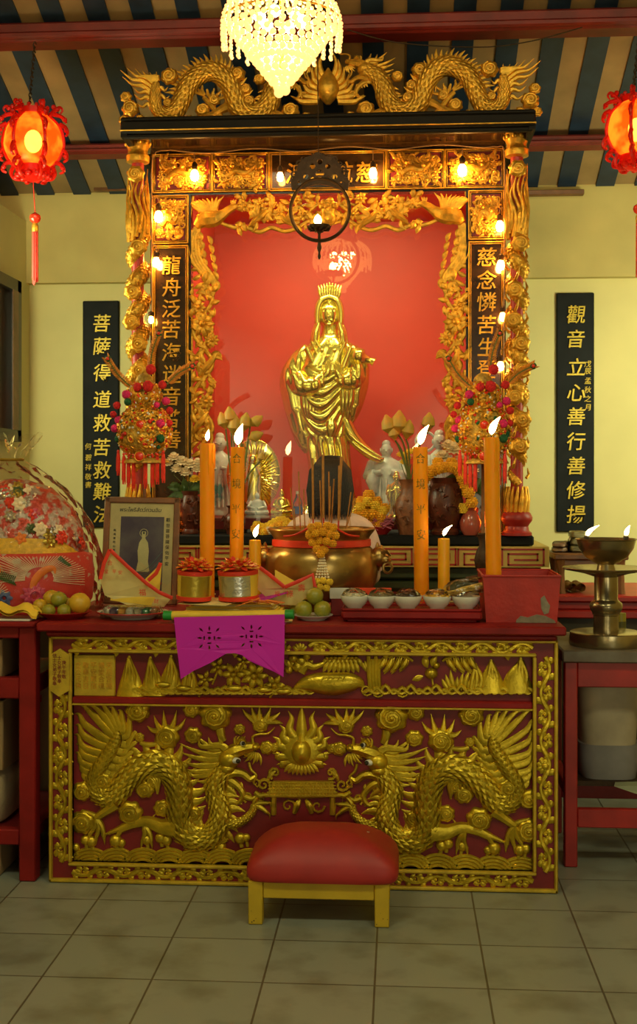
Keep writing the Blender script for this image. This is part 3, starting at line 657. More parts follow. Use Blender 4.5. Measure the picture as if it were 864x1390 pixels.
for i in range(nx):
    a = x0 + i * u; g = lambda fx, fz: (a + fx * u, zz0 + fz * hz)
    gline([g(.03, 0), g(.03, 1), g(.97, 1), g(.97, 0), g(.17, 0), g(.17, .70), g(.83, .70), g(.83, .32), g(.32, .32)])
m.build('key_pattern', RED, pf, smooth=0)
m = MB(); m.rbox((PX0 + .02, 1.40, zb(788)), (PX1 - .03, 2.9, zb(770)), .01); m.rbox((PX0 + .035, 1.42, zb(806)), (PX1 - .045, 2.9, zb(787)), .02); m.build('olive_moulding', GREENM, pf)
m = MB(); m.box((PX0 + .045, 1.44, zb(824)), (PX1 - .05, 1.50, zb(806))); m.build('lower_band', REDD, pf, smooth=0)
m = MB()
for i in range(int((PX1 - PX0) / .12)):
    a = PX0 + .06 + i * .12
    if a + .10 < PX1 - .05: m.box((a, 1.436, zb(820)), (a + .10, 1.441, zb(818))); m.box((a, 1.436, zb(812)), (a + .10, 1.441, zb(810)))
m.build('lower_band_pattern', YELP, pf, smooth=0)
m = MB(); m.rbox((PX0 + .03, 1.38, .003), (PX1 - .03, 1.48, zb(824)), .01); m.build('skirting', BLACKB, pf)

YS = 1.53
sh = thing('shrine_cabinet', 'tall gilded black shrine with dragon columns, dragon crest and glazed niche', 'shrine', (XX(445, YS), 2.0, PZ))
sx = lambda x: XX(x, YS); sz = lambda y, x=250: ZZ(y, YS, x)
X0, X1 = sx(204), sx(686); ZT = sz(206)
m = MB(); nx0, nx1, nz1, nz0 = sx(259), sx(632), sz(265), PZ + .02
m.prism([(X0, PZ), (X1, PZ), (X1, ZT), (X0, ZT)], YS, YS + .06, [[(nx0, nz0), (nx0, nz1), (nx1, nz1), (nx1, nz0)]]); m.build('panel_wall', BLACK, sh, smooth=0)
m = MB(); m.box((X0, YS + .06, PZ), (X0 + .03, 2.85, ZT)); m.box((X1 - .03, YS + .06, PZ), (X1, 2.85, ZT)); m.box((X0, 2.82, PZ), (X1, 2.85, ZT)); m.box((X0, YS + .06, ZT - .03), (X1, 2.85, ZT)); m.build('cabinet_shell', BLACK, sh, smooth=0)
ni0, ni1 = nx0 - .06, nx1 + .06; NZ = ZZ(704, 1.65, 450)
m = MB(); m.box((ni0, 2.70, NZ), (ni1, 2.72, nz1 + .1)); m.box((ni0 - .02, 1.66, NZ), (ni0, 2.72, nz1 + .1)); m.box((ni1, 1.66, NZ), (ni1 + .02, 2.72, nz1 + .1)); m.box((ni0, 1.66, nz1 + .1), (ni1, 2.72, nz1 + .12)); m.build('niche_lining', NICHE, sh, smooth=0)
m = MB(); m.box((ni0, 1.655, PZ + .003), (ni1, 2.72, NZ)); m.build('niche_floor', REDD, sh, smooth=0)
m = MB(); m.box((nx0 - .01, 1.625, nz0 + .04), (nx1 + .01, 1.63, nz1 + .01)); m.build('glass_pane', PANE, sh, smooth=0)
area('niche_tube_light', (sx(445), 1.75, nz1 + .07), (radians(22), 0, 0), .9, .07, 15, (1, .88, .42))
# gilt fillets round every panel
m = MB()
def fill(x0, z0, x1, z1, t=.007, d=.012):
    for q in (0, .011):
        a = (x0 + q, z0 + q, x1 - q, z1 - q); tt = t * (1 if q == 0 else .5)
        m.rbox((a[0], YS - d, a[1]), (a[0] + tt, YS + .001, a[3]), .002); m.rbox((a[2] - tt, YS - d, a[1]), (a[2], YS + .001, a[3]), .002)
        m.rbox((a[0], YS - d, a[1]), (a[2], YS + .001, a[1] + tt), .002); m.rbox((a[0], YS - d, a[3] - tt), (a[2], YS + .001, a[3]), .002)
r1a, r1b, r2a, r2b, r3a = sz(209), sz(262), sz(265), sz(331), sz(333)
cols = (207, 288, 365, 524, 603, 684)
for a, b_ in zip(cols, cols[1:]): fill(sx(a), r1b, sx(b_), r1a)
for a, b_ in ((207, 256), (635, 684)): fill(sx(a), r2b, sx(b_), r2a); fill(sx(a), PZ + .005, sx(b_), r3a)
m.build('gilt_fillet', GOLDX, sh)
def carved_panel(px0, px1, za, zb_, seed):
    rd = random.Random(seed); mb = MB(); x0, x1 = sx(px0), sx(px1)
    mb.box((x0, YS - .006, zb_), (x1, YS + .002, za)); o = mb.build('carved_panel', REDD, sh, smooth=0)
    mb = MB(); r = R(mb, YS - .006); a = Q(x0, YS, za); b_ = Q(x1, YS, zb_); cx, cy = (a[0] + b_[0]) / 2, (a[1] + b_[1]) / 2; w, h = (b_[0] - a[0]) / 2, (b_[1] - a[1]) / 2
    for i in range(int(w * h / 4.2)):
        x, y = cx + rd.uniform(-.86, .86) * w, cy + rd.uniform(-.84, .84) * h; k = rd.random()
        if k < .35: r.leaf(x, y, rd.uniform(0, 6.3), rd.uniform(7, 13), rd.uniform(2, 3.4), rd.uniform(-.6, .6), rd.uniform(0, .010), .8)
        elif k < .6: r.spiral(x, y, rd.uniform(3.5, 6.5), 1.3, rd.uniform(0, 6), .28, rd.uniform(.002, .012), rd.choice((-1, 1)))
        elif k < .8: r.dome(x, y, rd.uniform(2, 4), rd.uniform(2, 4), 3, .003, 8)
        else: r.flower(x, y, rd.uniform(4, 7), 6, rd.uniform(.002, .01))
    r.t([(cx - w * .55, cy + h * .35, 2), (cx - w * .2, cy - h * .1, h * .22), (cx + w * .2, cy + h * .05, h * .2), (cx + w * .55, cy - h * .4, 2)], .8, .012)
    r.dome(cx - w * .32, cy - h * .38, h * .16, h * .16, h * .2, .014); r.dome(cx + w * .3, cy - h * .2, h * .14, h * .14, h * .2, .014)
    mb.build('relief', GOLDX, o)
for i, (a, b_) in enumerate(((212, 283), (293, 360), (529, 598), (608, 679))): carved_panel(a, b_, r1a - .018, r1b + .018, i)
for i, (a, b_) in enumerate(((212, 251), (640, 679))): carved_panel(a, b_, r2a - .018, r2b + .018, 9 + i)
def inscription(px0, px1, za, zb_, chars, zs, size, pxs):
    mb = MB(); mb.box((sx(px0), YS - .004, zb_), (sx(px1), YS + .002, za)); o = mb.build('inscribed_panel', DARKW, sh, smooth=0)
    mb = MB()
    for c, z, x in zip(chars, zs, pxs): mb.text(c, (sx(x), YS - .008, z), size, .004, None, .006, .08)
    mb.build('lettering', GOLDX, o, smooth=0)
inscription(369, 520, r1a - .015, r1b + .015, '渡普航慈', [sz(235, 440)] * 4, .112, (403, 432, 464, 497))
lz = [sz(y) for y in (360, 390, 419, 447, 478, 508, 538, 568, 596)]
inscription(212, 251, r3a - .014, PZ + .02, '龍舟泛苦海迷音普善', lz, .100, [233] * 9)
rz = [ZZ(y, YS, 660) for y in (349, 380, 410, 441, 471, 501, 531, 561, 591)]
inscription(640, 679, r3a - .014, PZ + .02, '慈念憐苦生登彼岸明', rz, .100, [660] * 9)

# openwork frame with phoenixes
YO = YS + .012
for xc in (None, 445.5):
    mb = MB(); r = R(mb, YO, xc); r.t([(262, 266, 2), (258, 300, 1)], .5)
    # phoenix
    r.t([(266, 308, 5), (277, 299, 12), (292, 297, 11), (303, 291, 7), (311, 285, 5.5), (319, 281, 4.5), (324, 281, 2)], .9, .008); r.horn([(323, 281), (329, 282), (331, 285)], 2, .8, .01)
    for i in range(3): r.leaf(317 + i, 279, -2.4 + i * .35, 8, 1.6, .3, .01)
    for i in range(10):
        u = i / 9; r.horn([(296 - 14 * u, 294 - u * 2), (292 - 20 * u, 286 - 6 * u + u * u * 6), (288 - 26 * u + 8 * (1 - u), 275 + 4 * u), (264 - 4 * u + (1 - u) * 40 * (1 - u), 266 + 10 * u)], 4.4, .5, .003 + .0012 * i, belly=.3)
    for i in range(5): r.horn([(273 - i, 305), (264 - i * .5, 316 + i * 2), (268 + i * 2, 330 + i * 3), (282 - i, 346 + i * 4)], 2.6, .6, .004)
    for o in (-6, -2, 2, 6): r.t([(268 + o * .5, 308, 2), (263 + o, 330, 3), (266 + o, 352, 3.4), (277 + o, 368, 3.4), (287 + o * .6, 380, 3), (290, 392 + o, 2.4), (283, 400 + o, 2), (272 + o, 398, 1.4)], .7, .004)
    for i in range(26): r.leaf(262 + (i % 4) * 6 + i * .5, 312 + i * 3, pi / 2 + .6 - (i % 2) * 1.4, 14, 3.4, .3, .008)
    for i in range(16): r.dome(270 + (i * 5) % 18 + (2 if i > 8 else 0), 294 + (i * 3) % 11, 3, 2.6, 2.5, .018, 8)
    mb.build('carved_phoenix', GOLDX, sh)
    # side vine
    mb = MB(); r = R(mb, YO, xc); rd = random.Random(5)
    r.t([(262 + 13 * (1 + sin(i * .9)), 384 + i * 12.5, 3.2) for i in range(19)], .8, 0, 8, 3); r.t([(288 - 9 * (1 + sin(i * 1.05)), 390 + i * 12.5, 2.4) for i in range(18)], .8, .004, 8, 3)
    r.t([(260, 395 + i * 22, 1.8) for i in range(11)], .6)
    for i in range(96):
        y = 384 + i * 2.4; r.leaf(277 + rd.uniform(-15, 11), y, rd.uniform(0, 6.3), rd.uniform(11, 18), rd.uniform(3, 5.2), rd.uniform(-.5, .5), rd.uniform(0, .012), .6)
    for x, y, q in ((275, 440, 15), (288, 462, 9), (280, 545, 10), (270, 418, 9)): r.flower(x, y, q, 9, .012)
    for x, y in ((284, 495), (272, 575)): r.t([(x - 10, y + 14, 2), (x - 4, y + 4, 5), (x + 4, y - 6, 4.5), (x + 9, y - 14, 2.4), (x + 12, y - 15, 1)], .9, .01); r.leaf(x - 3, y, -2.4, 18, 4, .3, .014)
    mb.build('carved_vine', GOLDX, sh)
    mb = MB(); r = R(mb, YO, xc); rd = random.Random(8)
    r.t([(300, 303, 2.4), (318, 309, 3), (335, 309, 3), (352, 315, 3.2), (368, 309, 3), (386, 314, 3), (404, 309, 3), (420, 300, 2.6), (440, 304, 2)], .8)
    r.t([(322, 276, 2), (345, 283, 2.4), (368, 276, 2.4), (392, 286, 2.4), (415, 278, 2), (440, 276, 2)], .8)
    for i in range(84): r.leaf(322 + i * 1.4, 287 + rd.uniform(-19, 20), rd.uniform(0, 6.3), rd.uniform(10, 17), rd.uniform(3, 5), rd.uniform(-.5, .5), rd.uniform(0, .012), .6)
    for x, y, q in ((378, 292, 9), (352, 277, 8), (402, 272, 8), (412, 292, 8), (332, 280, 7)): r.flower(x, y, q, 8, .012)
    mb.build('carved_top_vine', GOLDX, sh)
    for x, y, k in ((352, 296, 1), (390, 300, -1)):
        mb = MB(); r = R(mb, YO, xc); r.t([(x - 14 * k, y + 12, 1.5), (x - 6 * k, y + 4, 4), (x + 3 * k, y - 2, 5), (x + 9 * k, y - 8, 3.4), (x + 13 * k, y - 9, 2)], .9, .012); r.leaf(x, y - 2, -pi / 2 - .5 * k, 18, 4, .3, .016); r.leaf(x, y, -pi / 2 - 1.0 * k, 17, 4, .3, .014); mb.build('carved_bird', GOLDX, sh)
mb = MB(); r = R(mb, YO); r.t([(445, 305, 8), (445, 298, 12), (445, 290, 10), (445, 285, 11)], .8, .006, 12, 3)
for i in range(12): r.dome(445 + 11 * sin(i * 2.4) * (i / 12), 278 + 8 * cos(i * 2.4) * (i / 12), 5, 5, 6, .008, 10)
mb.build('carved_flower_basket', GOLDX, sh)

# dragon columns
def column(px, base_y, top_y, side):
    Yc = 1.40; c = P(px, 650, Yc); x = c.x; k = S(Yc); z0 = PZ; z1 = ZZ(base_y, Yc, px); zt = ZZ(top_y, Yc, px)
    mb = MB(); mb.lathe([(.030, z1 - .02), (.030, zt - .12)], (x, Yc, 0), 20); o = mb.build('column', RED, sh)
    mb = MB(); h = z1 - z0
    mb.lathe([(.072, z0), (.072, z0 + h * .12), (.060, z0 + h * .2), (.055, z0 + h * .38), (.060, z0 + h * .46), (.074, z0 + h * .62), (.076, z0 + h * .75), (.066, z0 + h * .92), (.054, z1)], (x, Yc, 0), 28); mb.build('column_base', RED, o)
    mb = MB(); q = lambda dy: zt - dy * k
    mb.lathe([(.030, q(36)), (.056, q(34)), (.058, q(26)), (.050, q(23)), (.048, q(18)), (.056, q(13)), (.058, q(4)), (.052, q(1)), (.03, q(0))], (x, Yc, 0), 24)
    for i in range(10): a = i * pi / 5; mb.ball((x + .056 * cos(a), Yc + .056 * sin(a), q(9)), .012, 8, 5)
    mb.build('capital', GOLDX, o)
    mb = MB()
    # coiling body
    H = zt - z1 - .20; pts = []; rad = []; N = 110
    for i in range(N + 1):
        u = i / N; a = side * (u * 8.6 * 2 * pi + 1.2); pts.append((x + .020 * cos(a), Yc + .020 * sin(a), z1 + .13 + u * H * .80)); rad.append(.037 * min(1, .55 + u * 2) * (1 - max(0, u - .85) * 3.4))
    fr = mb.tube(pts, rad, 12); mb.scales(fr, 1, -1, 1, 12, 1)
    # long tail flames at the top
    for i in range(18):
        a = i * 2 * pi / 18 + .1; zz = z1 + .13 + H * .80 + .02 * (i % 3)
        mb.tube(cr([(x + .040 * cos(a), Yc + .040 * sin(a), zz - .12), (x + .052 * cos(a + .25), Yc + .052 * sin(a + .25), zz - .02), (x + .052 * cos(a - .3), Yc + .052 * sin(a - .3), zz + .08), (x + .050 * cos(a + .2), Yc + .050 * sin(a + .2), zz + .15 + .05 * (i % 2))], 5), [.0155 * (1 - .06 * j) for j in range(16)], 6)
    # waves round the foot
    for i in range(14):
        a = i * 2 * pi / 14; mb.tube([(x + .046 * cos(a), Yc + .046 * sin(a), z1 - .01), (x + .054 * cos(a + .1), Yc + .054 * sin(a + .1), z1 + .06), (x + .05 * cos(a + .25), Yc + .05 * sin(a + .25), z1 + .12)], [.013, .012, .004], 6)
    for i in range(26): # spines and leafy scrolls
        u = i / 26; a = side * (u * 8.6 * 2 * pi + 1.2) + 1.2; zz = z1 + .13 + u * H * .8 + .03
        mb.tube([(x + .045 * cos(a), Yc + .045 * sin(a), zz), (x + .060 * cos(a + .2), Yc + .060 * sin(a + .2), zz + .02), (x + .056 * cos(a + .35), Yc + .056 * sin(a + .35), zz + .05)], [.008, .007, .002], 6)
    mb.build('coiled_dragon', GOLDX, o)
    # clouds on the front
    for i, (f, g) in enumerate(((.30, -.5), (.44, .5), (.58, -.5), (.70, .45), (.895, 0), (.17, .3), (.50, -.7), (.37, .7), (.24, .7))):
        mb = MB(); zz = z1 + f * (zt - z1); r = R(mb, Yc - .048); p = Q(x + g * .03, Yc - .05, zz); r.cloud(p[0], p[1], 12, .5, 1 if i % 2 else -1, i); mb.build('column_cloud', GOLDX, o)
column(187, 690, 187, 1); column(701, 694, 178, -1)

# cornice
yc = 1.18; cz0, cz1 = ZZ(184, yc, 300), ZZ(156, yc, 300); cx0, cx1 = XX(163, yc), XX(727, yc)
m = MB(); m.rbox((cx0, yc, cz0 + .075), (cx1, 2.85, cz1), .008); m.rbox((cx0, yc, cz0 + .02), (cx1, yc + .06, cz0 + .08), .008); m.rbox((cx0 + .012, yc + .02, cz0), (cx1 - .012, yc + .05, cz0 + .022), .006); m.box((cx0, yc + .01, cz0 + .005), (cx0 + .03, 2.8, cz0 + .08)); m.box((cx1 - .03, yc + .01, cz0 + .005), (cx1, 2.8, cz0 + .08)); m.build('cornice', mat('matt_black', (.012, .009, .007), .6, spec=.15), sh)
m = MB()
prof = [(yc + .035, cz0 + .025), (yc + .035, cz0 + .015), (yc + .08, cz0 + .052), (YS - .12, cz0 + .055), (YS - .05, ZT + .02), (YS - .006, ZT), (YS + .03, ZT), (YS + .03, cz0 + .09), (yc + .06, cz0 + .09)]
m.rows([[V((xx, a, b_)) for a, b_ in prof] for xx in (cx0 + .03, cx1 - .03)]); m.build('cove', DARKW, sh, smooth=30)
m = MB(); m.rbox((cx0 - .002, yc - .006, cz0 + .03), (cx1 + .002, yc + .02, cz0 + .036), .002); m.build('cornice_fillet', GOLDX, sh)
# crest
YK = 1.34
CB = [(212, 112, 5), (211, 128, 8), (212, 146, 9), (222, 156, 10), (236, 155, 12), (246, 138, 13), (255, 117, 13.5), (269, 103, 13.5), (287, 97, 14), (304, 105, 14), (316, 124, 14), (322, 145, 14), (338, 157, 14), (356, 153, 14), (366, 138, 14), (371, 120, 13), (381, 105, 12), (394, 98, 10)]
for xc in (None, 445):
    mb = MB(); r = R(mb, YK, xc)
    fr = r.t(CB, .9, 0, 12, 6); mb.scales(fr, .9, .08, .92, 8, .95)
    spikes(r, CB[5:12], 1, 13, 1, .26, 0, .3); spikes(r, CB[13:16], 1, 10, 2, .3)
    for tip, s0 in (((163, 95), (210, 122)), ((166, 104), (209, 128)), ((172, 92), (211, 116)), ((183, 93), (212, 114)), ((193, 96), (213, 112)), ((203, 98), (214, 110)), ((212, 97), (214, 110)), ((180, 118), (208, 132)), ((182, 128), (208, 138)), ((186, 140), (208, 146)), ((228, 118), (214, 124)), ((230, 130), (214, 134))):
        r.horn([s0, ((s0[0] * 2 + tip[0]) / 3, (s0[1] * 2 + tip[1]) / 3 - 3), ((s0[0] + tip[0] * 2) / 3, (s0[1] + tip[1] * 2) / 3 + 3), tip], 3.4, .7, 0, 6, 4, .08, .3)
    r.t([(320, 140, 9), (302, 148, 6), (288, 156, 5), (270, 160, 4)], .9); claw(r, 290, 138, -1.2, 20, 2.6, 4, .5); r.t([(300, 160, 4), (292, 150, 4), (284, 140, 4), (276, 132, 3)], .9); claw(r, 278, 130, -2.2, 16, 2.4, 3, .5); r.t([(362, 152, 8), (384, 158, 5), (400, 160, 4)], .9)
    dragon_head(r, lambda x, y: (396 + (x - 311) * .62, 95 + (y - 1028) * .62), .66)
    d = mb.build('crest_dragon', GOLDX, sh)
    for i, (x, y, q) in enumerate(((177, 148, 12), (171, 132, 8), (168, 163, 7), (231, 157, 11), (228, 140, 7), (230, 104, 12), (275, 150, 10), (291, 136, 8), (338, 137, 8), (334, 157, 12), (322, 101, 11), (333, 121, 8), (394, 151, 12), (257, 162, 6), (415, 160, 8), (352, 108, 8), (190, 162, 7))):
        mb = MB(); r = R(mb, YK, xc); r.cloud(x, y, q, .8, 1 if i % 2 else -1, i); mb.build('crest_cloud', GOLDX, sh)
mb = MB(); r = R(mb, YK)
r.t([(445, 142, 3), (445, 132, 12), (445, 120, 16), (445, 108, 12), (445, 98, 5), (445, 92, 1)], .7, 0, 14, 4)
for sx_ in (-1, 1):
    for i in range(7): r.horn([(445 + sx_ * (4 + i * 1.6), 108 + i * 5), (445 + sx_ * (10 + i * 4), 96 + i * 7), (445 + sx_ * (11 + i * 5), 84 + i * 8.5), (445 + sx_ * (6 + i * 7.5), 70 + i * 10)], 4.4, .6, 0, 6, 4, .08, .3)
mb.build('crest_pearl', GOLDX, sh)
mb = MB(); r = R(mb, YK)
for i in range(70): r.dome(168 + i * 8, 166 - (i - 25) * .085, 5.5, 6, 5, 0, 8)
mb.build('crest_wave_strip', GOLDX, sh)

# gilded standing goddess in the niche
YG = 2.12
gs = thing('goddess_statue', 'tall polished gold statue of a robed standing figure inside the glazed red niche', 'statue', (XX(447, YG), YG, NZ))
mb = MB(); kg = S(YG)
def lump(mb, rows, Y, n=28, fold=None):
    RR = []
    for i, (y, xl, xr, d) in enumerate(rows):
        c = P((xl + xr) / 2, y, Y); w = (xr - xl) / 2 * S(Y); dd = d * S(Y); row = []
        for j in range(n):
            a = 2 * pi * j / n; u = cos(a); q = 1 + (fold(u, y, sin(a) < 0) * S(Y) / max(dd, w * .5) if fold else 0)
            row.append(c + V((w * u * (1 + (q - 1) * .5), dd * sin(a) * q, 0)))
        RR.append(row)
    mb.rows(RR)
def ridge(t): return abs(sin(t)) ** .7 * 2 - 1
def drape(u, y, front):
    if not front: return 1.2 * sin(u * 14)
    if y > 592: return (2.6 * ridge(u * 6 + .25 * sin(y / 22)) + .8 * sin(u * 23)) * min(1, (y - 592) / 12)
    if y > 500:
        k = min(1, (y - 500) / 14) * min(1, (600 - y) / 8)
        return 2.4 * k * ridge((y - 34 * (1 - (u * 1.15 + .1) ** 2)) / 5.4) * (1 - abs(u) * .3)
    if y > 460: return 1.3 * ridge(u * 5 + (y - 470) * .03)
    return 0
rows = cr([(695, 410, 486, 22), (680, 414, 482, 21), (655, 418, 478, 21), (625, 417, 475, 21), (598, 412, 473, 22), (572, 406, 471, 24), (548, 401, 474, 26), (525, 398, 481, 26), (502, 399, 487, 24), (484, 405, 487, 21), (472, 413, 483, 18), (463, 425, 471, 14), (455, 435, 461, 10), (445, 437, 459, 9), (436, 437, 458, 9)], 12)
lump(mb, rows, YG, 140, drape)
r = R(mb, YG)
LF = lambda d: d * kg
def sleeve(pts, lift, fl=1.0):
    i0 = len(mb.v); r.t(pts, fl, LF(lift), 40, 10)
    c = [r.p(p[0], p[1], LF(lift)) for p in pts]
    for q in range(i0, len(mb.v)):
        v = mb.v[q]; m_ = min(c, key=lambda w: (w - v).length); d = v - m_; a = atan2(d.y, d.x); mb.v[q] = v + V((cos(a), sin(a), 0)) * (kg * 1.3 * ridge(a * 3.5 + v.z * 9))
sleeve([(421, 474, 10), (406, 492, 14), (398, 514, 17), (401, 543, 17), (408, 575, 15), (415, 600, 11), (419, 614, 5)], 2)
sleeve([(474, 474, 10), (485, 494, 14), (484, 516, 16), (479, 540, 15), (473, 562, 12), (467, 578, 6)], 2)
sleeve([(400, 512, 12), (412, 526, 14), (428, 524, 13), (438, 514, 8), (442, 508, 5)], 20); sleeve([(486, 508, 12), (478, 518, 13), (466, 518, 11), (459, 512, 6)], 20)
for o in range(4): r.t([(412 + o * 5, 536, 4), (414 + o * 4, 552 + o * 2, 5), (416 + o * 3, 566 + o * 2, 2)], 1, LF(20), 8, 4)
for o in range(3): r.t([(466 + o * 6, 530, 4), (466 + o * 5, 546, 5), (466 + o * 4, 562 - o * 2, 2)], 1, LF(20), 8, 4)
r.t([(424, 466, 2), (434, 486, 2.2), (446, 497, 2.4), (459, 486, 2.2), (469, 466, 2)], 1, LF(19), 6, 5); r.t([(428, 462, 1.5), (437, 476, 1.8), (446, 483, 2), (456, 476, 1.8), (465, 462, 1.5)], 1, LF(17), 6, 5)
for q in ((446, 500), (446, 486), (438, 478), (455, 478)): r.dome(q[0], q[1], 3, 3, 3, LF(20), 10)
r.t([(417, 474, 4), (428, 498, 4), (436, 520, 3)], .8, LF(19), 8, 4); r.t([(476, 474, 4), (467, 498, 4), (460, 518, 3)], .8, LF(19), 8, 4)
r.t([(450, 572, 6), (450, 582, 9), (449, 594, 4)], .5, LF(22), 10, 4)
r.t([(464, 556, 6), (470, 576, 9), (478, 592, 9), (490, 606, 8), (503, 617, 7), (515, 624, 4.5), (521, 622, 1)], .8, LF(6), 12, 5); r.t([(474, 590, 2), (488, 602, 2.8), (504, 613, 2.4), (518, 621, 1)], .8, LF(13), 6, 5); r.t([(478, 600, 2), (492, 612, 2.6), (506, 620, 2), (516, 624, 1)], .8, LF(13), 6, 5)
for sx_ in (-1, 1): r.t([(447 + sx_ * 14, 440, 3), (447 + sx_ * 17, 452, 5), (447 + sx_ * 19, 466, 5), (447 + sx_ * 21, 480, 2.5)], .9, LF(12), 8, 4); r.t([(447 + sx_ * 16, 436, 2), (447 + sx_ * 21, 452, 3), (447 + sx_ * 24, 466, 2)], .9, LF(8), 8, 4)
mb.build('robed_body', GOLDS, gs, smooth=70)
mb = MB(); c = P(447, 424, YG); mb.ball(c + V((0, .02, .0)), 19.5 * kg, 24, 14, 1, .95, 1.12); mb.ball(c + V((0, -.012, -.012)), 14 * kg, 22, 14, 1, 1.05, 1.3)
r = R(mb, YG)
for sx_ in (-1, 1):
    r.t([(447, 405, 5), (447 + sx_ * 10, 409, 5), (447 + sx_ * 15, 420, 4.5), (447 + sx_ * 16, 434, 4), (447 + sx_ * 15, 446, 3)], .9, LF(11), 8, 5)
    r.t([(447 + sx_ * 2.5, 421, .8), (447 + sx_ * 6, 419.5, 1), (447 + sx_ * 10, 421, .6)], 1, LF(15), 6, 3); r.dome(447 + sx_ * 5.8, 424.8, 3.6, 2, 2.6, LF(13.2)); r.dome(447 + sx_ * 8, 433, 4, 4, 2.5, LF(11)); r.t([(447 + sx_ * 14.5, 424, 2), (447 + sx_ * 14.5, 434, 2.6), (447 + sx_ * 14, 442, 2)], .8, LF(6))
r.t([(447, 419, 1.2), (447, 427, 2), (447, 431.5, 3)], 1.3, LF(14.5)); r.t([(442.5, 436, .8), (447, 435.4, 1.7), (451.5, 436, .8)], 1, LF(14.6)); r.t([(444, 438, .6), (447, 438.6, 1.4), (450, 438, .6)], 1, LF(14)); r.dome(447, 442, 4.5, 3, 3.4, LF(11.5)); r.dome(447, 414, 1.5, 1.5, 1.6, LF(15))
mb.build('head', GOLDS, gs, smooth=70)
mb = MB(); c = P(448, 412, YG); mb.lathe([(.045, 0), (.048, .02), (.044, .03), (.05, .07), (.055, .10), (.035, .108)], c + V((0, 0, -.01)), 24); r = R(mb, YG)
for i in range(9): r.leaf(437 + i * 2.7, 409, -pi / 2 + (i - 4) * .06, 24 - abs(i - 4), 2.8, 0, LF(11 + 2 * cos((i - 4) * .4)), .7)
mb.build('crown', GOLDS, gs, smooth=70)
mb = MB(); r = R(mb, YG)
for x, y, a, f in ((446, 508, -1.3, 1), (460, 510, -1.9, -1)):
    r.t([(x - 4 * f, y + 5, 4), (x, y, 4.5), (x + 2 * f, y - 5, 3.6)], .7, LF(27))
    for i in range(4): r.t([(x + (i - 1.5) * 1.9, y - 4, 1.3), (x + (i - 1.5) * 2.1 + f, y - 11 - (1 if i in (1, 2) else 0), 1.2), (x + (i - 1.5) * 2.1 + 3 * f, y - 16 - (2 if i in (1, 2) else 0), .8)], 1, LF(28), 6, 3)
    r.t([(x - 4 * f, y, 1.5), (x - 7 * f, y - 5, 1.4), (x - 6 * f, y - 10, 1)], 1, LF(28), 6, 3)
mb.build('hands', GOLDS, gs, smooth=70)
mb = MB(); r = R(mb, YG); r.t([(480, 476, 5), (485, 482, 11), (490, 487, 11), (496, 489, 6.5), (502, 491, 4.5), (506, 492, 5.5), (508, 493, 7)], 1, LF(14), 16, 4); mb.build('vase', GOLDS, gs, smooth=70)
mb = MB(); c = P(449, 700, YG); cz = c - V((0, 0, c.z - NZ)); mb.lathe([(.15, 0), (.16, .012), (.13, .03), (.13, .04)], cz, 30)
for row in range(2):
    for i in range(16): a = 2 * pi * (i + .5 * row) / 16; d = V((cos(a), sin(a), 0)); mb.tube([cz + d * .10 + V((0, 0, .012 + .01 * row)), cz + d * .155 + V((0, 0, .02 + .012 * row)), cz + d * .165 + V((0, 0, .045 + .012 * row))], [.02, .026, .005], 8, .5)
mb.build('lotus_pedestal', GOLDS, gs, smooth=70)

# ------------------------------------------------------------------ lamps
YC = -.5
ch = thing('chandelier', 'glowing tiered crystal bead chandelier hanging before the dragon crest', 'chandelier', P(382, 130, YC))
kc = S(YC); cc = P(382, 650, YC); ZC = lambda y: ZZ(y, YC, 382)
def ringp(a, r, y): return V((cc.x + r * kc * cos(a), YC + r * kc * sin(a), ZC(y)))
for i in range(30):
    mb = MB(); a = 2 * pi * i / 30; pr = cr([(24, -14), (52, -8), (72, 8), (80, 28), (81, 48), (80, 60 + 6 * (i % 2))], 4)
    for j, (q, y) in enumerate(pr): mb.ball(ringp(a + .02 * (j % 2), q, y), (2.6 + .5 * (j % 2)) * kc, 7, 5)
    mb.build('crystal_strand', CRYS, ch)
for i in range(26):
    mb = MB(); a = 2 * pi * (i + .5) / 26
    for j in range(12):
        u = j / 11; q = 64 * (1 - u) ** .95 + 6; y = 40 + 78 * u
        if u > .55 and i % 2: continue
        if u > .82 and i % 4: continue
        mb.ball(ringp(a + (.12 if j % 2 else 0), q, y), (4.2 + 1.6 * u) * kc, 8, 6)
    mb.build('crystal_strand', CRYS, ch)
for a in (2.2, 4.3, 5.6): mb = MB(); mb.ball(ringp(a, 7, 124), 7 * kc, 12, 8); mb.build('crystal_drop', CRYS, ch)
for q, y in ((66, 38), (80, 30), (26, -14)):
    mb = MB(); mb.tube(cr([tuple(ringp(2 * pi * i / 24, q, y)) for i in range(24)] + [tuple(ringp(0, q, y))], 1), 1.3 * kc, 6); mb.build('brass_ring', GOLDX, ch)
mb = MB(); mb.tube([ringp(0, 0, 100), V((cc.x, YC, ceil_z(YC) - .03))], .008, 8); mb.lathe([(.02, -.05), (.05, -.02), (.05, 0)], (cc.x, YC, ceil_z(YC)), 16); mb.build('hanging_rod', GOLDX, ch)
for i in range(6):
    mb = MB(); a = 2 * pi * i / 6 + .3; mb.ball(ringp(a, 30, 26), 8 * kc, 10, 8); mb.build('bulb', glow('chandelier_bulb', (1, .66, .26), 60) if i == 0 else MATS['chandelier_bulb'], ch)
def plight(name, loc, e, col, r, parent=None):
    l = bpy.data.lights.new(name, 'POINT'); l.energy = e; l.color = col; l.shadow_soft_size = r
    o = bpy.data.objects.new(name, l); COL.objects.link(o); o.location = loc; return o
plight('chandelier_light', ringp(0, 0, 60), 48, (1, .52, .15), .06)

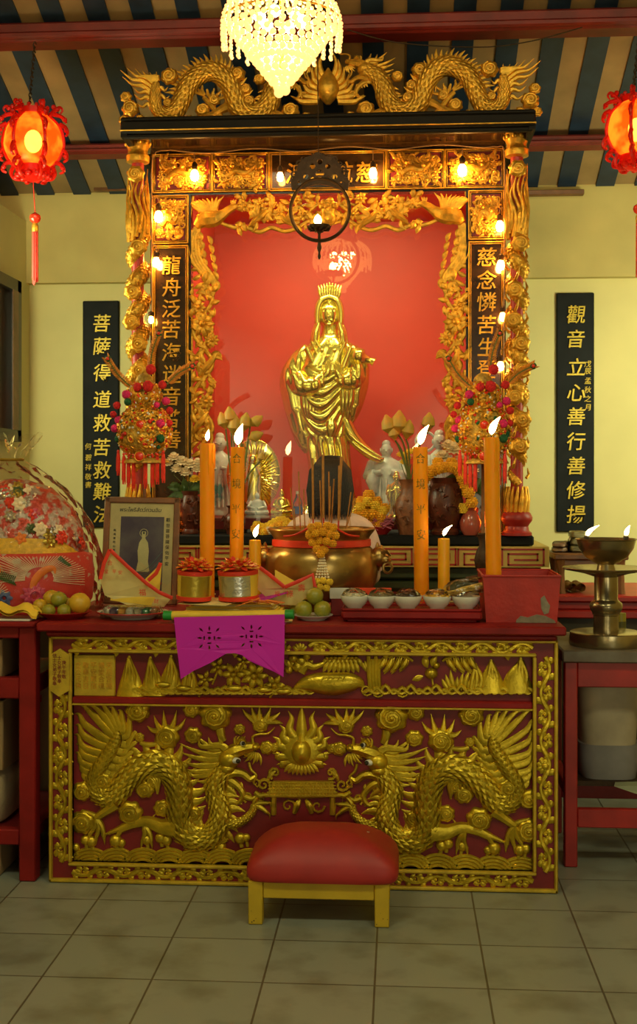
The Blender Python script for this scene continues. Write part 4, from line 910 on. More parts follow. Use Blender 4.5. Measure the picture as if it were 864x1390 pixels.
def lantern(px, py, Y, label):
    k = S(Y); c = P(px, py, Y); t = thing('red_lantern', label, 'lantern', P(px, 252, Y), 'red palace lanterns under the beam')
    prof = cr([(20, -38), (24, -34), (35, -22), (40, -4), (39, 10), (31, 26), (22, 34)], 4)
    for i in range(6):
        a0 = 2 * pi * i / 6 + .15; R_ = []
        for q, dy in prof:
            row = []
            for j in range(7):
                a = a0 + (pi / 3) * j / 6; rr = q * (1 - .035 * sin(pi * j / 6)); row.append(V((c.x + rr * k * cos(a), Y + rr * k * sin(a), c.z - dy * k)))
            R_.append(row)
        mb = MB(); mb.rows(R_, False); mb.build('panel', REDG, t, norm=False)
        mb = MB(); d = V((cos(a0), sin(a0), 0)); up = V((0, 0, 1)); at = lambda q, dy: c + d * (q * k) - up * (dy * k)
        mb.tube([at(q + 1.5, dy) for q, dy in prof], 2.3 * k, 8)
        for pts in (((22, -36), (28, -44), (36, -50), (40, -46), (37, -41)), ((28, -40), (36, -38), (43, -34), (45, -28)), ((36, -26), (44, -22), (47, -14), (44, -10)), ((30, 26), (38, 30), (42, 38), (36, 42)), ((26, 32), (30, 42), (26, 50), (18, 52)), ((40, 8), (45, 14), (46, 22), (41, 26))):
            mb.tube([at(*p) for p in cr(pts, 4)], [3.4 * k * (1 - .045 * j) for j in range(4 * (len(pts) - 1) + 1)], 6)
        for q, dy in ((33, -47), (43, -33), (45, -18), (40, 34), (24, 48), (44, 18), (28, -50)): mb.ball(at(q, dy), 3.6 * k, 7, 5)
        mb.build('dragon_rib', REDL, t)
    mb = MB(); mb.lathe([(20 * k, -38 * k * -1), (21 * k, 46 * k), (17 * k, 47 * k), (16 * k, 39 * k)], c, 18)
    for i in range(12): a = i * pi / 6; mb.ball(c + V((20 * k * cos(a), 20 * k * sin(a), 48 * k)), 3 * k, 6, 4)
    mb.build('crown', REDL, t)
    mb = MB(); mb.lathe([(23 * k, -33 * k), (24 * k, -42 * k), (14 * k, -50 * k), (4 * k, -54 * k)], c, 18)
    for i in range(12): a = i * pi / 6; mb.ball(c + V((21 * k * cos(a), 21 * k * sin(a), -46 * k)), 5 * k, 7, 5)
    mb.build('lower_petals', REDL, t)
    mb = MB(); mb.ball(c + V((0, 0, 2 * k)), 12 * k, 14, 10, 1, 1, 1.3); mb.build('bulb', glow('lantern_bulb', (1, .62, .20), 22) if 'lantern_bulb' not in MATS else MATS['lantern_bulb'], t)
    mb = MB(); top = Q(c.x, Y, c.z)[1] - 60
    z1 = ZZ(58, Y, px); z0 = c.z + 46 * k
    n = 16
    for i in range(n): 
        z = z0 + (z1 - z0) * (i + .5) / n; mb.tube(cr([(c.x - .02 + .03 * i / n + (.008 * cos(a) if i % 2 else 0), Y + (0 if i % 2 else .008 * cos(a)), z + .016 * sin(a)) for a in (0, 1.57, 3.14, 4.71)], 2, True), .003, 5)
    mb.build('chain', BRONZE, t)
    mb = MB(); mb.tube([c - V((0, 0, 54 * k)), c - V((-.01, 0, 98 * k))], .0025, 5); mb.build('cord', TASS, t)
    b = c + V((.010, 0, 0)); mb = MB(); mb.lathe([(1 * k, -96 * k), (7 * k, -100 * k), (8 * k, -104 * k), (7 * k, -108 * k), (2 * k, -112 * k)], b, 12); mb.build('tassel_bead', JEWEL, t)
    mb = MB(); mb.lathe([(3 * k, -111 * k), (4.5 * k, -114 * k), (4.5 * k, -122 * k), (4 * k, -123 * k)], b, 12); mb.build('tassel_cap', GOLDX, t)
    mb = MB(); rd = random.Random(3)
    for i in range(16): a = i * 2 * pi / 16; q = 3.2 * k * (.4 + .6 * (i % 2)); mb.tube([b + V((q * cos(a), q * sin(a), -121 * k)), b + V((q * 1.1 * cos(a), q * 1.1 * sin(a), -(185 + rd.uniform(0, 12)) * k))], 1 * k, 5)
    mb.build('tassel', TASS, t)
    plight('lantern_light', c, 5, (1, .34, .08), .03)
lantern(45, 194, 1.50, 'red glowing dragon rib lantern with tassel hanging over the cream side wall')
lantern(864, 178, 1.50, 'red glowing dragon rib lantern at the right picture edge beside the shrine crest')

# hanging ring lamp
YR = 1.02; kr = S(YR); rc = P(434, 285, YR)
t = thing('ring_lamp', 'dark bronze hoop lamp with fretwork plate hanging in front of the shrine plaque', 'lamp', P(432, 353, YR))
mb = MB(); mb.tube([rc + V((40 * kr * cos(a), 0, 42 * kr * sin(a))) for a in [2 * pi * i / 48 for i in range(49)]], 2.5 * kr, 8, 1.6, (0, -1, 0)); mb.build('hoop', BRONZE, t)
mb = MB(); r = R(mb, YR); holes = []
out = [(396, 258), (394, 246), (402, 236), (404, 224), (414, 214), (424, 212), (432, 206), (440, 212), (452, 214), (462, 224), (464, 236), (474, 246), (472, 258), (456, 256), (446, 252), (434, 250), (422, 252), (412, 256)]
for hx, hy, hr in ((415, 240, 4), (424, 226, 4), (434, 220, 4), (445, 226, 4), (454, 240, 4), (434, 236, 6), (406, 249, 3), (463, 249, 3), (424, 243, 3), (445, 243, 3)): holes.append([(hx + hr * cos(a), hy + hr * sin(a)) for a in [2 * pi * i / 8 for i in range(8)]])
W2 = lambda pts: [(P(x, y, YR).x, P(x, y, YR).z) for x, y in pts]
mb.prism(W2(out), YR - .008, YR + .008, [W2(h) for h in holes])
for i in range(14): a = pi * i / 13; r.spiral(434 - 36 * cos(a), 244 - 32 * sin(a), 5, 1.2, i, .28, .006, 1 if i % 2 else -1)
mb.build('fretwork_plate', BRONZE, t)
mb = MB(); top = P(430, 75, YR); mb.tube([P(432, 208, YR), V((P(432, 208, YR).x - .01, YR, ceil_z(YR) - .002))], .0025, 5); mb.build('hanging_wire', BRONZE, t)
mb = MB(); p = P(433, 312, YR); mb.lathe([(.004, -40 * kr), (.008, -36 * kr), (.004, -31 * kr), (.011, -25 * kr), (.007, -18 * kr), (.006, -6 * kr), (.012, -2 * kr), (14 * kr, 2 * kr), (15 * kr, 6 * kr), (3 * kr, 3 * kr)], p, 18)
for i in range(10): a = 2 * pi * i / 10; d = V((cos(a), sin(a), 0)); mb.tube([p + d * 6 * kr, p + d * 13 * kr + V((0, 0, 1 * kr)), p + d * 17 * kr + V((0, 0, 6 * kr))], [3 * kr, 4 * kr, .5 * kr], 6, .4)
mb.build('lotus_dish', BRONZE, t)
mb = MB(); mb.lathe([(.4 * kr, 4 * kr), (4 * kr, 7 * kr), (5.4 * kr, 13 * kr), (3.6 * kr, 18 * kr), (.5 * kr, 21 * kr)], p - V((2 * kr, 0, 0)), 12); mb.build('bulb', BULB, t)
# string of shrine bulbs
def bulb(px, py, Y, big, label):
    k = S(Y); c = P(px, py, Y); t = thing('light_bulb', label, 'bulb', c - V((0, 0, 8 * k)), 'small amber bulbs strung round the shrine')
    mb = MB(); mb.lathe([(.5 * k, -7.5 * big * k), (4 * big * k, -6 * big * k), (5.4 * big * k, -1 * k), (4.2 * big * k, 4 * big * k), (2.6 * k, 7 * big * k)], c, 12); mb.build('glass_bulb', BULB if big > .9 else BULBA, t)
    mb = MB(); mb.lathe([(2.6 * k, 6 * big * k), (4 * k, 7.5 * big * k), (4 * k, 14 * big * k), (1.2 * k, 17 * big * k)], c, 10); mb.build('socket', BRONZE, t)
    return c + V((0, 0, 16 * big * k))
YB = YS - .05
tops = []
for x, y, b_, l in ((264, 238, 1.1, 'glowing bulb over the upper left carved panel of the shrine'), (380, 240, .9, 'amber bulb at the left end of the shrine name plaque'), (506, 235, 1, 'glowing bulb at the right end of the shrine name plaque'), (627, 231, 1.15, 'glowing bulb over the upper right carved panel of the shrine')):
    tops.append(bulb(x, y, YB, b_, l))
sides = []
for x, y, b_, l in ((215, 294, 1.1, 'big glowing bulb on the small carved panel above the left verse'), (212, 356, .95, 'bulb beside the first character of the left shrine verse'), (205, 434, .7, 'small bulb by the left dragon column at mid height'), (678, 307, 1, 'glowing bulb at the small carved panel above the right verse'), (679, 360, .95, 'bulb beside the first character of the right shrine verse'), (682, 430, .85, 'small bulb by the right dragon column at mid height'), (679, 497, .9, 'lowest bulb by the right dragon column above the brocade lantern')):
    sides.append(bulb(x, y, YB, b_, l))
mb = MB(); za = ZZ(207, YB, 300)
pts = [tuple(P(206, 430, YB)), tuple(P(206, 300, YB)), tuple(P(207, 216, YB))] + [(P(x, 205 - (x - 250) * .02 + 2 * sin(x * .05), YB)[0], YB, P(x, 206 - (x - 250) * .02 + 2.5 * sin(x * .05), YB)[2]) for x in range(225, 680, 18)] + [tuple(P(684, 210, YB)), tuple(P(684, 320, YB)), tuple(P(683, 490, YB))]
mb.tube(cr(pts, 3), .0032, 6)
for p in tops: mb.tube([p, V((p.x, YB, za))], .0025, 5)
for p in sides: mb.tube(cr([tuple(p), (p.x, YB, p.z + .02), ((p.x + (P(206, 300, YB).x if p.x < rc.x else P(684, 300, YB).x)) / 2, YB, p.z + .035), (P(206, 300, YB).x if p.x < rc.x else P(684, 300, YB).x, YB, p.z + .02)], 3), .0025, 5)
one('bulb_cord', mb, mat('pale_flex', (.30, .17, .07), .5), 'pale twisted flex strung with bulbs round the shrine front', 'cord')
mb = MB(); mb.tube(cr([tuple(P(470, 40, 1.45)), tuple(P(540, 58, 1.45)), tuple(P(650, 64, 1.46)), tuple(P(720, 56, 1.48)), tuple(P(790, 37, 1.50))], 6), .003, 6); one('electric_wire', mb, BRONZE, 'thin dark wire sagging below the red beam right of the chandelier', 'wire')

# ------------------------------------------------------------------ verse boards on the wall
def board(x0, x1, y0, y1, chars, cx, ys, small, sx_, sys_, label):
    Y = YW - .025; a, b_ = P(x0, y1, Y), P(x1, y0, Y); t = thing('verse_board', label, 'sign', ((a.x + b_.x) / 2, YW - .01, a.z), 'black verse boards on the cream wall')
    mb = MB(); mb.rbox((a.x, Y, a.z), (b_.x, YW - .001, b_.z), .006); mb.build('board', BLACKB, t)
    mb = MB()
    for c, y in zip(chars, ys): mb.text(c, (P(cx, y, Y).x, Y - .006, P(cx, y, Y).z), .118, .006, None, .008, .12)
    mb.build('lettering', GOLDP, t, smooth=0)
    mb = MB()
    for c, y in zip(small, sys_): mb.text(c, (P(sx_, y, Y).x, Y - .003, P(sx_, y, Y).z), .044, .003, None, .0, .1)
    mb.build('small_lettering', GOLDP, t, smooth=0)
board(112, 161, 408, 716, '菩薩得道救苦救難法', 139, (439, 470, 506, 542, 574, 607, 638, 667, 698), '何碧祥敬書', 120, (606, 621, 634, 647, 658), 'black board of gold characters on the wall left of the shrine')
board(755, 806, 397, 722, '觀音立心善行善修揚', 781, (427, 460, 498, 533, 565, 599, 632, 665, 698), '戊辰孟秋之月', 797, (494, 504, 517, 529, 541, 553), 'black board of gold characters on the wall right of the shrine')

# ------------------------------------------------------------------ on the altar
def B(x, Y, z=AZ): p = P(x, 650, Y); return V((p.x, Y, z))
def flame_at(c, h, lean, parent, name='flame'):
    mb = MB(); pts = [c + V((lean * h * u * u, 0, h * u)) for u in (0, .12, .3, .5, .7, .88, 1)]
    mb.tube(pts, [h * q for q in (.03, .14, .2, .19, .13, .06, .01)], 10); return mb.build(name, FLAME, parent)
def candle(label, px, ytop, Y, rp, m, z=AZ, basex=None, lean=.1, fh=24, chars='', red=False, group='altar candles', name='candle'):
    k = S(Y); r_ = rp * k; b = B(basex if basex else px, Y, z); tp = P(px, ytop, Y); t = thing(name, label, 'candle', b, group)
    mb = MB(); ax = tp - b; n = 20; R_ = []
    for u, q in ((0, 1), (.03, 1.0), (.5, 1.0), (.97, 1), (1, .97), (1.0, .8), (.992, .5), (.99, .1)):
        c = b + ax * u; R_.append([c + V((r_ * q * cos(2 * pi * j / n), r_ * q * sin(2 * pi * j / n), 0)) for j in range(n)])
    mb.rows(R_)
    if not chars and rp > 9:
        for a, l in ((-1.2, .5), (-.6, .32), (.3, .4)): mb.tube([tp + V((r_ * cos(a), r_ * sin(a), -.004)), tp + V((r_ * 1.02 * cos(a), r_ * 1.02 * sin(a), -.10 * l)), tp + V((r_ * 1.0 * cos(a), r_ * sin(a), -.26 * l))], [.003, .004, .003], 6)
    w = mb.build('wax', m, t)
    mb = MB(); mb.tube([tp - V((0, 0, .006)), tp + V((0, 0, .012)), tp + V((lean * .01, 0, .02))], .0016, 6); mb.build('wick', INK, t)
    flame_at(tp + V((0, 0, .012)), fh * k, lean, t)
    if chars:
        mb = MB(); H = ax.z
        for i, c in enumerate(chars):
            u = .93 - i * .155; i0 = len(mb.v); mb.text(c, (0, 0, 0), r_ * 1.3, .0006)
            ctr = b + ax * u
            mb.warp(lambda p: ctr + V(((r_ + .0006 - p.y) * sin(p.x / r_), -(r_ + .0006 - p.y) * cos(p.x / r_), p.z * 1.15)), i0)
        mb.build('lettering', mat('green_gold_ink', (.24, .15, .012), .4, .4) if 'green_gold_ink' not in MATS else MATS['green_gold_ink'], w, smooth=0)
        if red:
            mb = MB(); mb.lathe([(r_ * 1.005, 0), (r_ * 1.012, .004), (r_ * 1.012, .045), (r_ * 1.005, .05)], b + ax * .01, 20); mb.build('red_label', REDP, w)
            mb = MB(); i0 = 0; mb.text('福', (0, 0, 0), r_ * 1.7, .0006); ctr = b + ax * .05; mb.warp(lambda p: ctr + V(((r_ * 1.012 + .0006 - p.y) * sin(p.x / r_), -(r_ * 1.012 + .0006 - p.y) * cos(p.x / r_), p.z)), 0); mb.build('lettering', GOLDP, w, smooth=0)
    return t
candle('thick plain orange candle behind the gold foil drums', 281, 602, .52, 10.2, ORANGE, lean=.15, fh=15)
candle('tall orange candle with green characters left of the brass censer', 322.5, 607, .50, 9.6, ORANGE, basex=320, lean=.25, fh=28, chars='合境平安', red=True)
candle('short yellow candle between the left tall candle and the censer', 346, 733, .33, 8, YWAX, lean=.3, fh=17)
candle('tall orange candle with green characters behind the row of white bowls', 570, 607, .50, 10, ORANGE, basex=572, lean=.45, fh=26, chars='合境平安', red=True)
candle('short yellow candle with blue marks behind the white bowls', 602, 731, .42, 8, YWAX, lean=.8, fh=14, chars='')
# red metal sand box with a candle standing in it
b0, b1 = B(655, .06), B(757, .06); zt = ZZ(783, .06, 700)
t = thing('sand_box', 'chipped red metal incense box with sand and one candle on the altar corner', 'box', ((b0.x + b1.x) / 2, .2, AZ))
m = MB(); D_ = .30; w = .008; x0, x1 = b0.x + .012, b1.x - .004
o_ = lambda x, s: x + s * .014
R_ = []
for (za, g) in ((AZ + .001, 0), (zt, .012)):
    R_.append([V((x0 - g, .06 - g, za)), V((x1 + g, .06 - g, za)), V((x1 + g, .06 + D_ + g, za)), V((x0 - g, .06 + D_ + g, za))])
R_.append([V((x0 - .012 + w, .048 + w, zt)), V((x1 + .012 - w, .048 + w, zt)), V((x1 + .012 - w, .072 + D_ - w, zt)), V((x0 - .012 + w, .072 + D_ - w, zt))])
R_.append([V((x0 + w, .06 + w, AZ + .06)), V((x1 - w, .06 + w, AZ + .06)), V((x1 - w, .06 + D_ - w, AZ + .06)), V((x0 + w, .06 + D_ - w, AZ + .06))])
m.rows(R_); m.build('box_body', mat('chipped_red_paint', (.40, .020, .012), .42, .1, .2, 9, .12, 50), t, smooth=0)
m = MB()
for pts in (((733, 812), (738, 808), (742, 816), (746, 822), (744, 832), (738, 834), (734, 826)), ((700, 842), (706, 836), (716, 838), (728, 834), (740, 836), (752, 842), (754, 846), (700, 846))):
    q_ = [P(x, y, .058) for x, y in pts]; i0 = len(m.v); m.prism([(p.x, p.z) for p in q_], .0575, .0605)
m.warp(lambda v: V((v.x, v.y - .012 * (v.z - AZ) / (zt - AZ), max(v.z, AZ + .002)))); m.build('bare_metal_patch', mat('bare_metal', (.24, .20, .14), .6, .2, .3, 30), t, smooth=0)
m = MB(); q = zt + .003
m.tube([V((x0 - .012, .048, q)), V((x1 + .012, .048, q)), V((x1 + .012, .072 + D_, q)), V((x0 - .012, .072 + D_, q)), V((x0 - .012, .048, q))], .005, 6); m.build('rolled_rim', RED, t)
m = MB(); N = 14; vs = []; fs = []
for i in range(N):
    for j in range(N): 
        xx, yy = x0 + w + (x1 - x0 - 2 * w) * i / (N - 1), .06 + w + (D_ - 2 * w) * j / (N - 1); vs.append((xx, yy, zt - .035 + .02 * noise.noise(V((xx * 14, yy * 14, 3)))))
for i in range(N - 1):
    for j in range(N - 1): fs.append([i * N + j, (i + 1) * N + j, (i + 1) * N + j + 1, i * N + j + 1])
m.add(vs, fs); m.build('sand', mat('ash_sand', (.34, .27, .18), .9, 0, .3, 60, .5, 200), t, norm=False)
candle('tall plain orange candle standing in the chipped red sand box', 666.5, 594, .18, 10.5, ORANGE, z=zt - .06, basex=670, lean=.5, fh=24)

# brass censer
YU = .47; ku = S(YU); uc = B(436, YU); zu = lambda y: ZZ(y, YU, 436)
t = thing('censer', 'large round brass incense censer with lion handles in the middle of the altar', 'censer', uc)
m = MB(); pr = [(60, 812), (66, 806), (74, 790), (77, 772), (76, 758), (72, 748), (66, 741), (64, 736), (66, 728), (72, 720), (73, 717), (70, 716), (66, 718), (63, 724), (60, 735), (40, 745), (2, 746)]
m.lathe([(2 * ku, zu(812))] + [(q * ku, zu(y)) for q, y in cr(pr, 3)], (uc.x, YU, 0), 48); m.build('bowl', BRASS, t)
m = MB(); m.lathe([(64.5 * ku, zu(741)), (67.5 * ku, zu(740)), (67 * ku, zu(732)), (64 * ku, zu(731))], (uc.x, YU, 0), 40); m.build('red_ribbon', REDP, t)
for a in (-1.57, .5, 2.6): m = MB(); d = V((cos(a), sin(a), 0)); m.lathe([(.03, .001), (.026, .02), (.034, .05)], uc + d * 50 * ku, 14); m.build('foot', BRASS, t)
for s_ in (-1, 1):
    m = MB(); c = V((uc.x + s_ * 78 * ku, YU - .02, zu(755))); m.ball(c, 13 * ku, 14, 10, .9, 1, 1.1); m.ball(c + V((s_ * 9 * ku, -.015, -4 * ku)), 8 * ku, 12, 8)
    for i in range(7): a = -1.2 + i * .42; m.tube([c + V((-s_ * 4 * ku, 0, 0)), c + V((s_ * (10 * cos(a) - 4) * ku, -.004, 16 * sin(a) * ku)), c + V((s_ * (16 * cos(a) - 6) * ku, .0, 20 * sin(a) * ku))], [.012, .009, .003], 6)
    m.ball(c + V((s_ * 12 * ku, -.034, -2 * ku)), .007, 8, 6); m.tube([c + V((s_ * 3 * ku, -.03, 6 * ku)), c + V((s_ * 11 * ku, -.03, 8 * ku)), c + V((s_ * 16 * ku, -.02, 2 * ku))], [.008, .009, .003], 6)
    m.tube([c + V((s_ * (12 + 6 * cos(a)) * ku, -.03, (-14 + 7 * sin(a)) * ku)) for a in [2 * pi * i / 12 for i in range(13)]], .006, 6); m.build('lion_handle', BRASS, t)
m = MB(); m.lathe([(1 * ku, zu(733)), (59 * ku, zu(735)), (60 * ku, zu(738))], (uc.x, YU, 0), 30); m.build('ash', MATS['ash_sand'], t)
# incense sticks
rd = random.Random(4)
STK = mat('incense_stick', (.42, .18, .03), .7, 0, .2, 60); STR = mat('incense_base', (.55, .04, .02), .6)
for i, (xt, yt, xb, thick) in enumerate(((424, 622, 425, 1.6), (438, 617, 439, 1.7), (463, 620, 458, 1.9), (460, 632, 459, 1.4), (394, 662, 401, .8), (405, 640, 408, .9), (412, 664, 414, .8), (446, 640, 447, 1), (453, 650, 448, 1), (434, 652, 437, 1), (476, 668, 467, .8), (482, 676, 464, .8), (399, 690, 402, .8), (448, 660, 446, 1))):
    yo = YU - .05 + rd.uniform(-.06, .08); a, b_ = P(xt, yt, yo), P(xb, 736, yo); b_.z = zu(735) + .001; t = thing('incense_stick', 'thin orange incense stick standing in the ash of the brass censer', 'incense stick', b_, 'incense sticks in the brass censer')
    k = S(yo); mb = MB(); c = b_ + (a - b_) * .28; mb.tube([c, a], thick * k, 7); mb.build('powder_stick', STK, t); mb = MB(); mb.tube([b_, c], thick * .7 * k, 6); mb.build('bare_end', STR, t)
# marigold garland on the censer front
def marigold(mb, c, r_, n=11):
    mb.ball(c, r_ * .84, 10, 7, 1, 1, .88, None, .2)
    for j in range(5):
        for i in range(n):
            a = 2 * pi * (i + .5 * j) / n; e = -.9 + j * .45; d = V((cos(a) * cos(e), sin(a) * cos(e), sin(e))); mb.ball(c + d * r_ * .82, r_ * .22, 6, 4, 1, 1, 1, None, .5)
YM = YU - .285; t = thing('marigold_garland', 'heart of orange marigolds with white jasmine strings hung on the censer front', 'garland', P(437, 806, YM)); km = S(YM)
for x, y in ((423, 716), (431, 714), (444, 714), (452, 716), (420, 726), (428, 724), (438, 722), (447, 725), (455, 727), (424, 736), (433, 734), (443, 735), (451, 738), (430, 745), (440, 746), (435, 752)):
    mb = MB(); marigold(mb, P(x, y, YM + rd.uniform(-.012, .012)), 6.2 * km); mb.build('marigold', MARI, t)
mb = MB()
for i in range(5):
    for j in range(9): mb.ball(P(437 + (i - 2) * (1.2 + j * .42), 757 + j * 3.8, YM), 1.7 * km, 6, 5)
mb.build('jasmine_strings', PETW, t)
for x, y in ((430, 789), (438, 788), (447, 790), (434, 797), (443, 798)): mb = MB(); marigold(mb, P(x, y, YM), 5 * km); mb.build('marigold', MARIY, t)
mb = MB(); mb.tube(cr([tuple(P(420, 716, YM + .012)), tuple(P(400, 726, YM + .05)), tuple(P(385, 728, YM + .09))], 4), .004, 6); mb.tube(cr([tuple(P(454, 716, YM + .012)), tuple(P(472, 726, YM + .05)), tuple(P(487, 728, YM + .09))], 4), .004, 6); mb.build('tie', REDP, t)

# trays, bowls, packets
x0, x1 = B(463, .05).x, B(654, .05).x; zt_ = ZZ(829, .05, 560)
t = thing('offering_tray', 'low red lacquer tray under the row of five white bowls', 'tray', ((x0 + x1) / 2, .15, AZ)); m = MB(); m.rbox((x0 + .02, .06, AZ), (x1 - .02, .22, AZ + .012), .004); m.rbox((x0, .04, AZ + .011), (x1, .24, zt_), .008); m.build('tray_body', REDW, t)
m = MB()
for a, b_ in (((x0, .04), (x1, .048)), ((x0, .232), (x1, .24)), ((x0, .04), (x0 + .008, .24)), ((x1 - .008, .04), (x1, .24))): m.rbox((a[0], a[1], zt_ - .002), (b_[0], b_[1], zt_ + .008), .003)
m.build('tray_rim', REDW, t)
t0 = None
FOODS = ((481, 'white bowl of pale wrapped sweets, first of the row beside the limes', (.74, .66, .48)), (517, 'white bowl of silvery dark wrapped mushrooms, second in the row', (.33, .24, .12)), (553, 'white bowl of dark wrapped wood ear, middle of the row', (.13, .07, .04)), (593, 'white bowl of golden wrapped noodles, fourth in the row', (.80, .42, .03)), (632, 'white bowl under a long packet of golden sticks, beside the red box', (.78, .50, .10)))
for i, (x, lab, col) in enumerate(FOODS):
    Yb = .13; c = B(x, Yb, zt_ - .0005); k = S(Yb)
    if t0 is None:
        t0 = thing('bowl', lab, 'bowl', c, 'white bowls on the red tray')
        mb = MB(); mb.lathe([(10 * k, 0), (10.5 * k, 2 * k), (15 * k, 6 * k), (18.2 * k, 12 * k), (19.6 * k, 17 * k), (19.4 * k, 17.6 * k), (18.4 * k, 17 * k), (14 * k, 10 * k), (6 * k, 5 * k), (.5 * k, 4.5 * k)], c, 30); mb.build('bowl_body', WHITE, t0)
    else: dup(t0, c, lab)
    fl = ('pale wrapped sweets heaped in the bowl nearest the limes', 'dark dried mushrooms under clear film in the second bowl', 'black dried fungus under clear film in the middle bowl', 'golden dried noodles under clear film in the fourth bowl', 'long clear packet of golden bean sticks on the last bowl')[i]
    f = thing('food_packet', fl, 'food', c + V((0, 0, 9 * k)), 'wrapped dry foods in the white bowls'); rr = random.Random(i); fm = mat('dry_food', col, .6, 0, .35, 70, .4, 160)
    mb = MB()
    if i < 4:
        for j in range(26):
            a = rr.uniform(0, 6.3); q = 15 * k * rr.random() ** .5; mb.ball(c + V((q * cos(a), q * sin(a), (15 + 7 * (1 - q / (16 * k)) * rr.random() + 1) * k)), rr.uniform(2.2, 4.2) * k, 7, 5, 1.3, 1, .7, None, .4)
    else:
        for j in range(16): mb.tube([c + V(((-20 + rr.uniform(-6, 6)) * k, rr.uniform(-8, 8) * k, (19 + rr.uniform(0, 4)) * k)), c + V((-10 * k, rr.uniform(-9, 9) * k, (22 + rr.uniform(0, 5)) * k)), c + V(((20 + rr.uniform(-3, 4)) * k, rr.uniform(-8, 8) * k, (29 + rr.uniform(0, 6)) * k))], 1.6 * k, 6)
    mb.build('dry_food', fm, f)
    mb = MB()
    if i < 4: mb.ball(c + V((0, 0, 16.5 * k)), 17.5 * k, 20, 10, 1, 1, .62, None, .22)
    else: mb.tube([c + V((-30 * k, 0, 25 * k)), c + V((-22 * k, 0, 26 * k)), c + V((-10 * k, 0, 28 * k)), c + V((20 * k, 0, 33 * k)), c + V((27 * k, 0, 36 * k))], [4 * k, 11 * k, 13 * k, 12 * k, 10 * k], 14, .8)
    mb.build('clear_film', FILM2, f)
# white and red cards behind the bowls
for x0_, x1_, m_, l in ((447, 474, WHITE, 'plain white card leaning behind the first white bowl'), (475, 531, mat('orange_red_card', (.80, .07, .02), .5), 'bright orange red card leaning behind the second white bowl')):
    mb = MB(); a, b_ = P(x0_, 813, .255), P(x1_, 798, .255); mb.rbox((a.x, .252, a.z), (b_.x, .258, b_.z), .002); one('greeting_card', mb, m_, l, 'card', origin=(a.x, .255, a.z))
a, b_ = P(449, 830, .25), P(530, 813, .25); mb = MB(); mb.rbox((a.x, .246, AZ), (b_.x, .268, a.z + (b_.z - a.z) - .0005), .003); one('card_box', mb, REDD, 'dark red box carrying the two leaning cards behind the bowls', 'box', origin=(a.x, .257, AZ))

# fruit plates
def plate(px, Y, rp, h, m_, label, name='plate', cat='plate', rim=None):
    c = B(px, Y); k = S(Y); t = thing(name, label, cat, c); mb = MB(); r_ = rp * k
    mb.lathe([(r_ * .6, 0), (r_ * .63, h * .2), (r_ * .8, h * .5), (r_, h * .95), (r_, h), (r_ * .96, h), (r_ * .78, h * .62), (r_ * .6, h * .4), (.001, h * .4)], c, 36); mb.build('dish', m_, t)
    if rim: mb = MB(); mb.tube([c + V((r_ * cos(a), r_ * sin(a), h)) for a in [2 * pi * i / 40 for i in range(41)]], .0026, 6); mb.build('painted_rim', rim, t)
    return c, k
LIME = mat('lime_skin', (.22, .24, .02), .35, 0, .3, 12, .1, 120, col2=(.36, .28, .02)); MANG = mat('mango_skin', (.62, .36, .02), .4, 0, .2, 9, .08, 60, col2=(.20, .10, .02), thr=(.28, .36)); TANG = mat('tangerine_skin', (.58, .34, .02), .4, 0, .3, 10, .15, 130)
def fruit(name, c, r_, m_, label, sz=1, sx=1, grp='fruits on the altar'):
    t = thing(name, label, 'fruit', c - V((0, 0, r_ * sz)), grp); mb = MB(); mb.ball(c, r_, 18, 12, sx, 1, sz, None, .06); mb.build('fruit_body', m_, t)
    mb = MB(); mb.lathe([(.0005, .004), (.003, .003), (.005, 0)], c + V((0, 0, r_ * sz - .001)), 8); mb.build('stem_scar', STEM, t)
c, k = plate(86, .12, 39, .026, RED, 'red plate heaped with limes and a mango on the altar corner')
for x, y, r_, m_, l, yo in ((66, 829, 9.5, LIME, 'green lime in front on the red plate', -.045), (87, 829, 9.5, LIME, 'second green lime in front on the red plate, beside the mango', -.045), (108, 819, 15, MANG, 'spotted yellow mango on the red plate', -.02), (80, 814, 11.5, LIME, 'lime on top of the heap on the red plate', 0), (70, 812, 12, TANG, 'yellow tangerine at the back of the red plate', .05), (54, 822, 10, TANG, 'yellow tangerine at the left rim of the red plate', .02), (92, 820, 9, TANG, 'small tangerine at the back of the red plate beside the mango', .06)):
    p = P(x, y, .12 + yo); fruit('mango' if m_ is MANG else ('lime' if m_ is LIME else 'tangerine'), p, r_ * k, m_, l, .95, 1)
c, k = plate(425, .12, 27, .02, WHITE, 'small white plate of three limes in front of the censer')
for x, y, l, yo in ((412, 827, 'lime lying left on the small white plate', -.01), (437.5, 827, 'lime lying right on the small white plate', -.01), (427, 809, 'lime on top of the two others on the small white plate', 0)): fruit('lime', P(x, y, .12 + yo), 12 * k, LIME, l, .95)
fruit('lime', V((B(402, .24).x, .24, AZ + .027)), .027, LIME, 'lime half hidden left behind the small white plate')
c, k = plate(180, .14, 49, .026, WHITE, 'white enamel plate with dark red rim below the paper boat', rim=RED)
tz = c.z + .012
t = thing('sweet_box', 'clear plastic box of coloured sweets on the enamel plate', 'sweets', (c.x, c.y, tz)); rr = random.Random(9)
for i, col in enumerate(((.10, .04, .10), (.55, .25, .02), (.50, .46, .36), (.40, .36, .26), (.02, .16, .06), (.3, .12, .04))):
    mb = MB(); a = c.x - .085 + i * .032; mb.rbox((a, c.y - .035, tz + .001), (a + .028, c.y + .035, tz + .028), .006); mb.build('sweet', mat('sweet_wrapper', col, .4), t)
